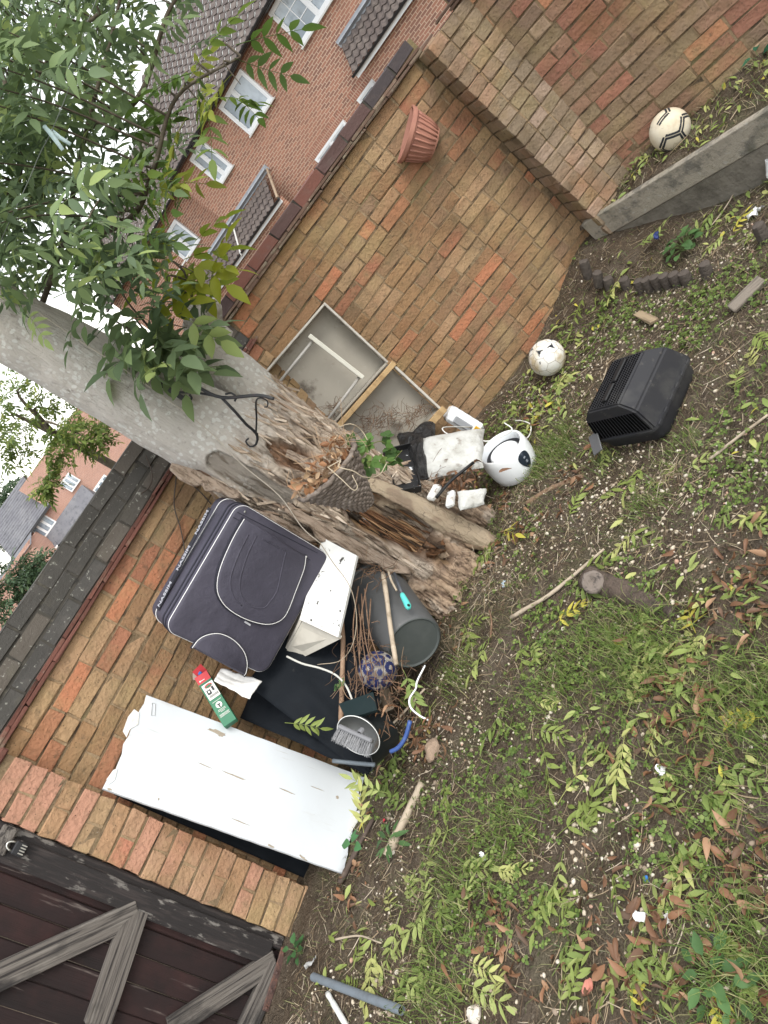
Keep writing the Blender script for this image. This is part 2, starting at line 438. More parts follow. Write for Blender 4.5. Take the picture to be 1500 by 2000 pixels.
def lay(parent, P0, u, L, z0, n, mat, n_in, headers=.1, proud=.004, seed=0, start=0.0, pattern=None, ends=(True, True), skip=None, pitch=BH + JT, perps='m'):
    """courses of brick along u from P0, faces towards n_in (unit, horizontal), first bed at z0"""
    perps = mortar_fill if perps == 'm' else perps
    r = random.Random(seed); u = unit(u); nn = unit(n_in); M = np.stack([u, -nn, vec(0, 0, 1)], 1); fill = MB()
    if np.linalg.det(M) < 0: M = np.stack([-u, -nn, vec(0, 0, 1)], 1)
    for i in range(n):
        x = -start if pattern else -((i % 2) * .1125 + r.uniform(-.015, .015) + start)
        k = 0; z = z0 + i * pitch + BH / 2
        while x < L - .02:
            if pattern: w = pattern(i, k)
            else: w = BD if r.random() < headers else BW
            if w is None: break
            a, b = max(x, 0.0), min(x + w, L)
            if b - a > .03 and not (skip and skip((a + b) / 2, z)):
                full = b - a
                me = S_MESH[r.randrange(8)] if abs(full - BW) < .004 else H_MESH[r.randrange(6)] if abs(full - BD) < .004 else unit_mesh(full)
                c = np.asarray(P0) + u * (a + b) / 2 - nn * (BD / 2) + nn * max(-.0022, min(.004, r.gauss(0, proud))); c = vec(c[0], c[1], z + r.gauss(0, .0012))
                tilt = rotz(r.gauss(0, .006)) @ roty(r.gauss(0, .005))
                o = inst('brick', me, c, M @ tilt, parent); assign(o, mat)
                if b < L - .03: q = np.asarray(P0) + u * (b + JT / 2) - nn * (BD / 2 + .0028 + abs(r.gauss(0, .0012))); fill.box((q[0], q[1], z), (JT + .004, BD, BH + .002 * r.random()), M)
            x += w + JT; k += 1
    if perps and fill.n: fill.build('perpend_mortar', perps, parent)['kind'] = 'stuff'
def assign(o, mat):
    if len(o.data.materials) == 0: o.data.materials.append(None)
    o.material_slots[0].link = 'OBJECT'; o.material_slots[0].material = mat
def creasing(parent, P0, u, L, z, n_in, layers, mat, seed=0, over=.035):
    r = random.Random(seed); u = unit(u); nn = unit(n_in); M = np.stack([u, -nn, vec(0, 0, 1)], 1)
    if np.linalg.det(M) < 0: M = np.stack([-u, -nn, vec(0, 0, 1)], 1)
    for k in range(layers):
        x = -(k % 2) * .1
        while x < L - .03:
            a = max(x, 0.0); c = np.asarray(P0) + u * (x + .1025) + nn * (over - .075 - k * .004 + r.gauss(0, .003))
            if x + .205 <= L + .12:
                o = inst('creasing_tile', T_MESH[r.randrange(4)], vec(c[0], c[1], z + .009 + k * .0185), M @ rotz(r.gauss(0, .008)), parent); assign(o, mat)
            x += .208
def backing(parent, P0, u, L, z0, z1, n_in, depth=.2, rec=.0055):
    u = unit(u); nn = unit(n_in); c = np.asarray(P0) + u * L / 2 - nn * (depth / 2 + rec)
    M = np.stack([u, -nn, vec(0, 0, 1)], 1)
    if np.linalg.det(M) < 0: M[:, 0] *= -1
    k = int(L / .05); V = []; F = []
    MB_ = MB().box((c[0], c[1], (z0 + z1) / 2), (L, depth, z1 - z0), M)
    return MB_.build('mortar', mortar_mat, parent)

U_A = unit(vec(math.sin(rad(98)), math.cos(rad(98)), 0)); N_A = unit(vec(-U_A[1], U_A[0], 0)); N_A = N_A if N_A[1] < 0 else -N_A
U_B = unit(vec(math.sin(rad(54)), math.cos(rad(54)), 0)); N_B = vec(U_B[1], -U_B[0], 0)
P_A = at_depth(700, 400, FPX / 330.0); P_A[2] = 0
P_B = at_depth(280, 1200, 3.45); P_B[2] = 0
def meet(p, u, q, v):
    t = np.linalg.solve(np.array([[u[0], -v[0]], [u[1], -v[1]]]), (q - p)[:2]); return p + u * t[0]
C_AB = meet(P_A, U_A, P_B, U_B)                     # the angle between the two walls, behind the tree
C_D = vec(2.211, 4.273, 0)                          # where the buttress leaves the corner wall
U_E = unit(vec(.656, -.755, 0)); N_E = vec(-.755, -.656, 0) / np.hypot(.755, .656)
P_E = C_D + N_A * .222 + U_A * .325
L_A = float((C_D - C_AB) @ U_A)
LB = 2.60                                           # free length of the left wall up to its end pier
P_BL = C_AB - U_B * LB

# corner wall (the middle, bare one)
wallA = thing('brick_wall', (*C_AB[:2], 0), 'weathered buff and orange brick garden wall behind the leaning drawer base and terracotta planter', 'wall', 'garden walls')
TA = 1.69
lay(wallA, C_AB, U_A, L_A, TA - 23 * .075 + JT * .5, 23, stock_mat, N_A, headers=.18, seed=3)
creasing(wallA, C_AB - U_A * .1, U_A, L_A + .12, TA, N_A, 2, tile_mat, 4)
lay(wallA, C_AB + N_A * .002 - U_A * .1, U_A, L_A + .12, TA + .040, 1, darkred_mat, N_A, headers=0, seed=5, perps=mortar_dark, proud=.003)
backing(wallA, C_AB - U_A * .1, U_A, L_A + .15, -.4, TA + .095, N_A)
# left wall
wallB = thing('brick_wall', (*P_BL[:2], 0), 'left brick garden wall topped by three courses of dark lichen-spotted brick', 'wall', 'garden walls')
TB = 1.50
lay(wallB, P_BL - U_B * .2, U_B, LB + .2, TB - 20 * .075 + JT * .5, 20, stock_mat, N_B, headers=.06, seed=8)
creasing(wallB, P_BL - U_B * .42, U_B, LB + .4, TB, N_B, 2, tile_red_mat, 9, over=.03)
lay(wallB, P_BL - N_B * .001 - U_B * .42, U_B, LB + .42, TB + .040, 3, dark_mat, N_B, headers=.0, seed=10, proud=.002, pitch=.078, perps=mortar_dark)
backing(wallB, P_BL - U_B * .42, U_B, LB + .43, -.4, TB + .01, N_B, rec=.006); backing(wallB, P_BL - U_B * .42, U_B, LB + .43, TB + .03, TB + .262, N_B, rec=.0075).data.materials[0] = mortar_dark
for _w in (wallB,): pass
# right wall, past the buttress
wallE = thing('brick_wall', (*P_E[:2], 0), 'right brick garden wall rising behind the raised bed and football', 'wall', 'garden walls')
L_E = 1.9
lay(wallE, P_E - U_E * .05, U_E, L_E, TA - 20 * .075 + JT * .5, 20, pink_mat, N_E, headers=.14, seed=12, start=.06)
creasing(wallE, P_E - U_E * .1, U_E, L_E + .1, TA, N_E, 2, tile_mat, 13)
lay(wallE, P_E - U_E * .1, U_E, L_E + .1, TA + .040, 1, darkred_mat, N_E, headers=0, seed=14, perps=mortar_dark)
backing(wallE, P_E - U_E * .1, U_E, L_E + .1, -.4, TA + .095, N_E)
# buttress between them: headers on the face, a dark flank towards the corner wall
pierD = thing('brick_buttress', (*C_D[:2], 0), 'narrow grey brick buttress of stacked headers between the corner wall and the right wall', 'buttress')
PF = C_D + N_A * .222
lay(pierD, PF, U_A, .327, TA - 20 * .075, 20, greyb_mat, N_A, seed=21, pattern=lambda i, k: (BD, BD, BD, None)[k] if k < 4 else None, proud=.004)
lay(pierD, C_D + N_A * .012, N_A, .205, TA - 20 * .075 + .004, 20, greyb_mat, -U_A, seed=22, pattern=lambda i, k: ((BD, BD, None) if i % 2 else (.2, None))[k] if k < 3 else None)
MB().box(C_D + N_A * .11 + U_A * .165 + vec(0, 0, .64), (.31, .206, 2.08), np.stack([U_A, -N_A, vec(0, 0, 1)], 1)).build('mortar', mortar_mat, pierD)
# end pier that carries the gate
P_C = P_BL + N_B * .142
pierC = thing('brick_pier', (*(P_C - U_B * .11)[:2], 0), 'warm brick gate pier of alternating headers and stretchers beside the dark gate', 'pier')
lay(pierC, P_C - U_B * .215, U_B, .215, TB - 20 * .075 - .037, 20, pierc_mat, N_B, seed=31, start=0, perps=mortar_fill, pattern=lambda i, k: ((BW, None) if i % 2 else (BD, BD, None))[k] if k < 3 else None, proud=.0025)
MB().box(P_C - U_B * .1075 - N_B * .0742 + vec(0, 0, .54), (.205, .14, 1.9), np.stack([U_B, -N_B, vec(0, 0, 1)], 1)).build('mortar', mortar_mat, pierC)
MB().box(P_C - U_B * .1075 - N_B * .075 + vec(0, 0, TB + .004), (.235, .17, .03), np.stack([U_B, -N_B, vec(0, 0, 1)], 1), bev=.006).build('cap_tile', tile_red_mat, pierC)

for _w in (wallA, wallB, wallE, pierD, pierC): _w['kind'] = 'thing'
# ================================================================== the tree
def on_y(x, y, Y): return on_plane(x, y, (0, Y, 0), (0, 1, 0))
def px_m(P): return FPX / float((np.asarray(P) - EYEP) @ np.array(_F))     # pixels of the photograph per metre at P
def stem(path, Y, extra=None):
    pts = []; r = []
    for (x, y, rr, *dy) in path:
        P = on_y(x, y, Y + (dy[0] if dy else 0)); pts.append(P); r.append(rr / px_m(P))
    pts = np.array(pts); r = np.array(r); Q = curve_pts(pts, len(pts) * 4); t = np.linspace(0, len(pts) - 1, len(Q))
    return Q, np.interp(t, np.arange(len(pts)), r)
TY = 3.50
main_Q, main_r = stem([(990, 1205, 96, .02), (905, 1150, 76, -.02), (800, 1088, 66), (700, 1028, 66), (600, 958, 82), (478, 885, 98), (400, 845, 88), (300, 790, 82), (200, 735, 78), (100, 680, 76), (0, 628, 72), (-140, 550, 66), (-330, 440, 56)], TY)
right_Q, right_r = stem([(1030, 1145, 40, .05), (945, 1085, 40, .03), (850, 1020, 42, .06), (760, 957, 46, .1), (660, 900, 60, .1), (570, 838, 58, .1), (512, 783, 50, .12), (464, 737, 47, .14), (412, 694, 45, .16), (375, 655, 46, .18)], TY)
_tb = MB(); _tb.tube(main_Q, main_r, 20); _tb.tube(right_Q, right_r, 16)
def root(path, Y=TY):
    Q, r = stem(path, Y); _tb.tube(Q, r, 10)
root([(800, 1130, 40, -.08), (870, 1185, 30, -.18), (900, 1225, 26, -.28), (915, 1245, 12, -.34)])
root([(820, 1060, 44, -.06), (900, 1110, 44, -.12), (950, 1140, 30, -.22), (985, 1150, 10, -.3)])
root([(690, 938, 20, -.05), (800, 985, 24, -.11), (890, 1030, 24, -.11), (950, 1056, 20, -.14), (985, 1075, 8, -.18)])
root([(760, 930, 30, .05), (860, 975, 30, .06), (945, 1012, 24, .06), (985, 1030, 10, .05)])
root([(760, 1120, 34, .06), (840, 1180, 30, .03), (880, 1230, 18, .02)])
_knob = on_y(395, 628, TY + .16); _tb.blob(_knob, (.11, .11, .10), seed=2, rough=.35, n=14, m=10)
for (_x, _y, _d) in [(430, 652, .12), (360, 700, .1)]:
    _tb.blob(on_y(_x, _y, TY + _d), (.05, .05, .06), seed=_x, rough=.4)
_tmp = _tb.build('trunk', None, loc=(0, 0, 0))
_md = _tmp.modifiers.new('r', 'REMESH'); _md.mode = 'VOXEL'; _md.voxel_size = .0065
_dg = bpy.context.evaluated_depsgraph_get(); _ev = _tmp.evaluated_get(_dg); _me = bpy.data.meshes.new_from_object(_ev)
bpy.data.objects.remove(_tmp)
_n = len(_me.vertices); V = np.empty(_n * 3); _me.vertices.foreach_get('co', V); V = V.reshape(-1, 3)
Nn = np.empty(_n * 3); _me.vertices.foreach_get('normal', Nn); Nn = Nn.reshape(-1, 3)
def capsule(P, pts, rr):
    """0..1 mask of closeness to a poly-line with per-point radius"""
    pts = np.asarray(pts); best = np.zeros(len(P))
    for i in range(len(pts) - 1):
        a, b = pts[i], pts[i + 1]; d = b - a; t = np.clip(((P - a) @ d) / (d @ d), 0, 1)
        dist = np.linalg.norm(P - a - t[:, None] * d, axis=1); R = rr[i] + (rr[i + 1] - rr[i]) * t
        best = np.maximum(best, 1 - dist / R)
    return np.clip(best, 0, 1)
def front(x, y, dy): return on_y(x, y, TY + dy)
wob = .05 * NZ.fbm(V * 9, 4)[:, None] * Nn
Wp = V + wob + .04 * NZ.fbm(V * 5 + 9, 3)[:, None]
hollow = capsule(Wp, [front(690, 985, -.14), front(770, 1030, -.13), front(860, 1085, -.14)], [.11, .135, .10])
hollow_hi = capsule(Wp, [front(520, 868, -.17), front(600, 905, -.15), front(690, 960, -.14)], [.07, .10, .09])
cutw = capsule(Wp, [front(425, 905, -.2), front(500, 945, -.2), front(560, 975, -.2)], [.07, .085, .06])
smoothb = capsule(V, [front(690, 938, -.05), front(800, 985, -.11), front(890, 1030, -.11), front(950, 1056, -.14)], [.11, .125, .125, .10])
strip = capsule(Wp, [front(345, 925, -.16), front(440, 965, -.14)], [.05, .06])
def S(m, a, b): return smooth01((m - a) / (b - a))
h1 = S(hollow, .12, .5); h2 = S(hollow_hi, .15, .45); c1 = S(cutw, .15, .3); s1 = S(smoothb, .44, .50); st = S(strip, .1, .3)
low = smooth01((1.55 - V[:, 2]) / .5)                               # 1 on the old shaggy bark below the fork
st_p = V * np.array([26, 26, 5.0])
rid = NZ.fbm(st_p, 4); fine = NZ.fbm(V * 45, 3); flake = NZ.fbm(V * np.array([16, 16, 7.0]) + 40, 3)
fiss = np.clip(1 - np.abs(NZ.fbm(V * np.array([34, 34, 3.2]) + 77, 3)) * 7, 0, 1); fiss2 = np.clip(1 - np.abs(NZ.fbm(V * np.array([44, 44, 9.0]) + 31, 3)) * 6, 0, 1)
disp = (-.016 * fiss - .008 * fiss2 + .012 * rid + .008 * fine + .010 * flake) * (low * .9 + .07) + .010 * NZ.fbm(V * 8, 3)
rough_zone = 1 - np.clip(np.maximum.reduce([c1, s1]), 0, .85)
disp = disp * rough_zone - .095 * h1 - .045 * h2 - .02 * c1 - .02 * st
grain = NZ.fbm(V * np.array([60, 60, 6.0]), 3)
disp = disp + (.02 * grain) * np.maximum(h1, h2) + .006 * grain * c1
V2 = V + Nn * disp[:, None]
def mixc(a, b, t): return a * (1 - t[:, None]) + np.asarray(b) * t[:, None]
C = np.tile(vec(.52, .485, .44), (_n, 1))
C = mixc(C, (.52, .415, .32), low * .9)
C = mixc(C, (.33, .245, .18), low * S(NZ.fbm(V * 6 + 50, 3), 0, .25) * .7)
C = mixc(C, (.40, .275, .18), low * smooth01((.45 - V[:, 2]) / .4) * .65)
C = mixc(C, (.17, .12, .09), low * np.clip(fiss * .8 + fiss2 * .4, 0, 1))                 # darker brown along the furrows
C = mixc(C, (.43, .37, .31), low * S(flake, .08, .3) * .7)
C = mixc(C, (.45, .36, .26), s1)
C = mixc(C, (.30, .22, .16), s1 * S(NZ.fbm(V * np.array([12, 12, 9.0]) + 61, 3), .05, .22) * .8)
C = mixc(C, (.30, .265, .225), c1); C = mixc(C, (.17, .14, .11), c1 * S(grain, .08, .3))
C = mixc(C, (.26, .145, .085), np.maximum(h2, st) * .9)
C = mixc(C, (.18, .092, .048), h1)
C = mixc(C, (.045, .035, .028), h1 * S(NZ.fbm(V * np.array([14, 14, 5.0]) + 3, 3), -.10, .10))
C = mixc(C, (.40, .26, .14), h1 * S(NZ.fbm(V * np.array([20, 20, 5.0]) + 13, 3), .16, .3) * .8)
_paint = capsule(V + wob * .6, [front(735, 1005, -.14), front(800, 1050, -.12)], [.035, .035]); C = mixc(C, (.75, .74, .74), S(_paint, .35, .5))
_me.vertices.foreach_set('co', V2.ravel())
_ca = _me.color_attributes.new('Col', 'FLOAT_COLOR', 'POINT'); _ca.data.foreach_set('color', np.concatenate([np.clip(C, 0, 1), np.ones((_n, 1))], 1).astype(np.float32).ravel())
_me.polygons.foreach_set('use_smooth', np.ones(len(_me.polygons), bool)); _me.update()
bark = mk('bark', (0, 0, 0), vcol=True, rough=.95, spec=.1, layers=[((.16, .13, .105), 'noise', 30, .58, .74, None, .55), ((.48, .42, .36), 'noise', 65, .62, .76, None, .5)],
          bump=[('noise', 110, .012, (1, 1, .08)), ('noise', 45, .012, (1, 1, .2)), ('noise', 70, .006), ('noise', 260, .004)])
def lichen():       # pale crusty spots, only on the smooth upper bark (by height on the stem)
    nt = bark.node_tree; N, Lk = nt.nodes, nt.links; bs = N['Principled BSDF']; cur = bs.inputs['Base Color'].links[0].from_socket
    tc = N.new('ShaderNodeTexCoord'); nz = N.new('ShaderNodeTexNoise'); nz.inputs['Scale'].default_value = 30; Lk.new(tc.outputs['Object'], nz.inputs['Vector'])
    ad = N.new('ShaderNodeVectorMath'); ad.operation = 'MULTIPLY_ADD'; ad.inputs[1].default_value = (.03, .03, .03); Lk.new(nz.outputs['Color'], ad.inputs[0]); Lk.new(tc.outputs['Object'], ad.inputs[2])
    vo = N.new('ShaderNodeTexVoronoi'); vo.inputs['Scale'].default_value = 38; Lk.new(ad.outputs[0], vo.inputs['Vector'])
    m1 = N.new('ShaderNodeMapRange'); m1.inputs['From Min'].default_value = .42; m1.inputs['From Max'].default_value = .34; Lk.new(vo.outputs['Distance'], m1.inputs['Value'])
    sp = N.new('ShaderNodeSeparateXYZ'); Lk.new(tc.outputs['Object'], sp.inputs[0])
    m2 = N.new('ShaderNodeMapRange'); m2.inputs['From Min'].default_value = 1.15; m2.inputs['From Max'].default_value = 1.55; Lk.new(sp.outputs['Z'], m2.inputs['Value'])
    n2 = N.new('ShaderNodeTexNoise'); n2.inputs['Scale'].default_value = 6; Lk.new(tc.outputs['Object'], n2.inputs['Vector'])
    m3 = N.new('ShaderNodeMapRange'); m3.inputs['From Min'].default_value = .38; m3.inputs['From Max'].default_value = .55; Lk.new(n2.outputs['Fac'], m3.inputs['Value'])
    a = N.new('ShaderNodeMath'); a.operation = 'MULTIPLY'; Lk.new(m1.outputs[0], a.inputs[0]); Lk.new(m2.outputs[0], a.inputs[1])
    b = N.new('ShaderNodeMath'); b.operation = 'MULTIPLY'; Lk.new(a.outputs[0], b.inputs[0]); Lk.new(m3.outputs[0], b.inputs[1])
    # plated cracks in the shaggy lower bark
    cv = N.new('ShaderNodeTexVoronoi'); cv.feature = 'DISTANCE_TO_EDGE'; cv.inputs['Scale'].default_value = 30
    cm = N.new('ShaderNodeMapping'); cm.inputs['Scale'].default_value = (1, 1, .4); Lk.new(ad.outputs[0], cm.inputs[0]); Lk.new(cm.outputs[0], cv.inputs['Vector'])
    k1 = N.new('ShaderNodeMapRange'); k1.inputs['From Min'].default_value = .05; k1.inputs['From Max'].default_value = .0; Lk.new(cv.outputs['Distance'], k1.inputs['Value'])
    k2 = N.new('ShaderNodeMapRange'); k2.inputs['From Min'].default_value = 1.5; k2.inputs['From Max'].default_value = 1.1; k2.inputs['To Max'].default_value = .75; Lk.new(sp.outputs['Z'], k2.inputs['Value'])
    k4 = N.new('ShaderNodeMapRange'); k4.inputs['From Min'].default_value = .42; k4.inputs['From Max'].default_value = .56; Lk.new(n2.outputs['Fac'], k4.inputs['Value'])
    k3 = N.new('ShaderNodeMath'); k3.operation = 'MULTIPLY'; Lk.new(k1.outputs[0], k3.inputs[0]); Lk.new(k2.outputs[0], k3.inputs[1])
    k5 = N.new('ShaderNodeMath'); k5.operation = 'MULTIPLY'; Lk.new(k3.outputs[0], k5.inputs[0]); Lk.new(k4.outputs[0], k5.inputs[1])
    m0 = N.new('ShaderNodeMix'); m0.data_type = 'RGBA'; m0.inputs['B'].default_value = (.10, .072, .052, 1); Lk.new(k5.outputs[0], m0.inputs['Factor']); Lk.new(cur, m0.inputs['A']); cur = m0.outputs['Result']
    mx = N.new('ShaderNodeMix'); mx.data_type = 'RGBA'; mx.inputs['B'].default_value = (.64, .63, .59, 1); Lk.new(b.outputs[0], mx.inputs['Factor']); Lk.new(cur, mx.inputs['A']); Lk.new(mx.outputs['Result'], bs.inputs['Base Color'])
lichen()
TREE0 = vec(-.03, 3.45, 0)
tree = thing('tree', TREE0, 'old hollow tree with pale lichen-spotted trunk and split shaggy base in the rubbish', 'tree'); tree['kind'] = 'thing'
_me.name = 'trunk'; _me.materials.append(bark)
trunk = bpy.data.objects.new('trunk', _me); trunk.location = tuple(-TREE0); link(trunk, tree)

# loose flakes of bark standing off the shaggy lower stem
_fr = np.random.default_rng(31); _okv = np.where((low > .25) & (h1 < .1) & (h2 < .2) & (s1 < .2) & (c1 < .2) & (Nn[:, 1] < .35) & (V2[:, 2] > .32))[0]
_fl = MB()
for _k in _fr.choice(_okv, 480):
    nn_ = unit(Nn[_k] + _fr.normal(0, .25, 3)); xx = unit(vec(-.08, 0, 1) + _fr.normal(0, .07, 3)); Mf = frame(nn_, xx); a, b = _fr.uniform(.03, .085), _fr.uniform(.003, .008); q = np.linspace(0, 2 * math.pi, 7, endpoint=False); kk = _fr.uniform(.55, 1.2, 7)
    top_ = np.stack([a * np.cos(q) * kk, b * np.sin(q) * kk, .002 + .007 * np.cos(q) * _fr.uniform(-1, 1)], 1); bot_ = top_ * vec(1.05, 1.1, 0) - vec(0, 0, .006)
    _fl.add(np.concatenate([top_, bot_]) @ Mf.T + V2[_k], [tuple(range(7))] + [(i, 7 + i, 7 + (i + 1) % 7, (i + 1) % 7) for i in range(7)])
_o = _fl.build('bark_flakes', mk('bark_flake', (0, 0, 0), ramp=[(0, (.46, .37, .285)), (.25, (.37, .285, .21)), (.5, (.50, .41, .325)), (.7, (.27, .195, .14)), (.88, (.54, .455, .37))], island=True, jitter=.15, rough=.97, layers=[((.16, .12, .09), 'noise', 90, .55, .7, (1, 1, .2), .7)], bump=[('noise', 160, .004)]), tree); _o['kind'] = 'stuff'
# splintered wood fibres lining the hollow
_sp = MB()
for _k in range(210):
    t = _fr.uniform(0, 1); x = 590 + 300 * t + _fr.normal(0, 10); y = 935 + 172 * t + _fr.normal(0, 22); L2 = _fr.uniform(18, 75)
    dpt = -.055 - .03 * _fr.random(); a = front(x, y, dpt); b = front(x + L2, y + L2 * .60 + _fr.normal(0, 3), dpt + _fr.normal(0, .012)); w = _fr.uniform(.002, .006)
    _sp.tube(curve_pts([a, (a + b) / 2 + _fr.normal(0, .006, 3), b], 6), np.array([.3, 1, 1.1, 1, .8, .6, .2, .2, .2])[:len(curve_pts([a, (a + b) / 2, b], 6))] * w, 4, caps=False)
_o = _sp.build('wood_splinters', mk('splinter', (0, 0, 0), ramp=[(0, (.17, .085, .045)), (.25, (.26, .14, .07)), (.45, (.09, .05, .03)), (.65, (.34, .21, .115)), (.85, (.05, .035, .025))], island=True, jitter=.2, rough=.95), tree); _o['kind'] = 'stuff'
# smooth tan roots that curl down into the soil
root_m = mk('root_wood', (.37, .275, .19), [((.26, .18, .12), 'noise', 14, .45, .65), ((.16, .11, .075), 'noise', 60, .52, .66, (1, 1, .3), .8), ((.45, .35, .25), 'noise', 40, .6, .75, None, .6)], rough=.9, bump=[('noise', 50, .008), ('noise', 140, .004)])
for _pp in ([(812, 1128, 17, -.13), (850, 1155, 19, -.19), (880, 1190, 20, -.26), (900, 1222, 19, -.33), (915, 1246, 15, -.40), (928, 1262, 8, -.44)], [(845, 1075, 20, -.10), (900, 1098, 22, -.19), (945, 1112, 18, -.27), (985, 1125, 9, -.36)], [(870, 1040, 16, -.09), (925, 1060, 18, -.17), (965, 1078, 13, -.24), (990, 1092, 7, -.30)], [(800, 1100, 14, -.15), (860, 1140, 16, -.22), (905, 1172, 15, -.30), (940, 1196, 8, -.38)]):
    _Q, _r = stem(_pp, TY + .045); _r = _r * np.linspace(.75, .5, len(_r)); _rb = MB().tube(_Q, _r, 12); _v = _rb.v[0]; _rb.v[0] = _v + (.025 * NZ.fbm(_v * 30, 3))[:, None]; _rb.build('root', root_m, tree, smooth=True)
# peeling bark flaps round the hollow
flap_mat = mk('bark_flap', (.38, .295, .23), [((.17, .12, .085), 'noise', 60, .48, .62, (1, 1, .12)), ((.46, .40, .33), 'noise', 50, .55, .75, None, .7)], rough=.97, bump=[('noise', 90, .014, (1, 1, .1)), ('noise', 150, .006)])
def bark_flap(path, width, seed):
    r = np.random.default_rng(seed); Q = curve_pts([front(*p) for p in path], 22); k = len(Q); T = np.gradient(Q, axis=0); V_ = []; F_ = []
    for i in range(k):
        n_ = unit(vec(.1, -1, .1)); w = unit(np.cross(T[i], n_)); W = width * (.6 + .8 * NZ.at(np.array([[i * .45, seed, 0]]))[0] + .35) * math.sin(math.pi * min(1, max(.06, i / (k - 1) * .96 + .02))) ** .4
        for j in range(5):
            t = j / 4; V_.append(Q[i] + w * W * (t - .15) + n_ * (.012 + .03 * t * t + .004 * r.normal()) )
    for i in range(k - 1):
        for j in range(4): a = i * 5 + j; F_.append((a, a + 1, a + 6, a + 5))
    o = MB().add(V_, F_).build('bark_flap', flap_mat, tree, smooth=True)
    m = o.modifiers.new('s', 'SOLIDIFY'); m.thickness = .012
bark_flap([(560, 985, -.2), (640, 1030, -.2), (720, 1072, -.19), (800, 1112, -.18)], .075, 3)
bark_flap([(600, 1010, -.19), (690, 1060, -.19), (770, 1100, -.18)], .06, 5)
bark_flap([(335, 905, -.18), (400, 930, -.19), (470, 965, -.19)], .06, 8)
bark_flap([(470, 985, -.17), (540, 1012, -.17), (620, 1050, -.17)], .05, 11)
bark_flap([(560, 880, -.14), (620, 905, -.13), (680, 935, -.12)], .05, 15)

# ---------------------------------------------------------------- leaves
def leaflet(L, W, n=3, fold=.25, curl=.2, rng=None):
    """pointed leaf from the origin along +x, in the xy plane, folded on its midrib"""
    xs = [0, .18, .45, .74, 1.0]; ws = [0, .72, 1.0, .62, 0]
    V_ = []; F_ = []
    for x, w in zip(xs, ws):
        z = -curl * L * x * x
        V_ += [(x * L, 0, z)] if w == 0 else [(x * L, -w * W / 2, z + fold * w * W / 2), (x * L, 0, z), (x * L, w * W / 2, z + fold * w * W / 2)]
    F_ = [(0, 1, 2), (0, 2, 3), (1, 4, 5, 2), (2, 5, 6, 3), (4, 7, 8, 5), (5, 8, 9, 6), (7, 10, 8), (8, 10, 9)]
    return np.array(V_), F_
def compound(pairs, L, W, rachis, rng, curl=.25, terminal=True, spread=55, droop=.5):
    b = MB(); k = pairs * 2 + 1
    path = np.array([(rachis * t, .04 * rachis * math.sin(3 * t), -droop * rachis * .5 * t * t) for t in np.linspace(0, 1, 7)])
    b.tube(path, np.linspace(.0017, .0009, 7), 3, caps=False)
    for i in range(pairs):
        t = .25 + .72 * (i / max(1, pairs - .4)); p = path[int(t * 6)] * (1 - (t * 6 % 1)) + path[min(6, int(t * 6) + 1)] * (t * 6 % 1)
        for s in (-1, 1):
            f = 1 - .25 * abs(t - .6); v, fc = leaflet(L * f * rng.uniform(.85, 1.12), W * f * rng.uniform(.85, 1.15), fold=rng.uniform(.05, .4), curl=curl * rng.uniform(.3, 1.5))
            M = rotz(s * rad(spread + rng.uniform(-12, 12))) @ rotx(rng.uniform(-.45, .45)) @ roty(rng.uniform(-.1, .35)); b.add(v @ M.T + p, fc)
    if terminal:
        v, fc = leaflet(L * 1.1, W * 1.1, fold=.2, curl=curl); b.add(v @ (roty(.2)).T + path[-1], fc)
    return b
def as_mesh(b, name):
    me = bpy.data.meshes.new(name); me.from_pydata(np.concatenate(b.v).tolist(), [], b.f); me.polygons.foreach_set('use_smooth', np.ones(len(b.f), bool)); me.update(); return me
_lr = np.random.default_rng(3)
LEAF_B = [compound(4, .066, .025, .19, _lr) for _ in range(4)] + [compound(2, .095, .048, .15, _lr, spread=50) for _ in range(3)]
LEAF_M = [as_mesh(b, 'leaf') for b in LEAF_B]
leaf_green = leafmat('leaf_green', [(0, (.13, .19, .10)), (.3, (.165, .235, .11)), (.55, (.20, .275, .12)), (.78, (.15, .21, .11)), (.9, (.27, .34, .12))], translucent=.5)
leaf_green_many = leafmat('leaf_green_many', [(0, (.13, .19, .10)), (.3, (.165, .235, .11)), (.55, (.20, .275, .12)), (.78, (.15, .21, .11)), (.9, (.27, .34, .12))], island=True, translucent=.4)
leaf_light = leafmat('leaf_light', [(0, (.10, .17, .035)), (.35, (.15, .22, .045)), (.7, (.085, .14, .04)), (.88, (.24, .27, .05))], translucent=.45)
leaf_yellow = leafmat('leaf_yellow', [(0, (.30, .33, .03)), (.5, (.22, .28, .035)), (.8, (.16, .22, .04))], translucent=.45)
for me in LEAF_M: me.materials.append(leaf_green)
def rand_rot(rng, down=.5):
    z = unit(vec(rng.normal(0, .55), rng.normal(0, .55), 1)); a = rng.uniform(0, 2 * math.pi)
    x = vec(math.cos(a), math.sin(a), -down * rng.uniform(.2, 1.6)); return frame(z, x)
twig_mat = mk('twig', (.085, .07, .05), [((.16, .13, .10), 'noise', 30, .5, .7)], rough=.9)
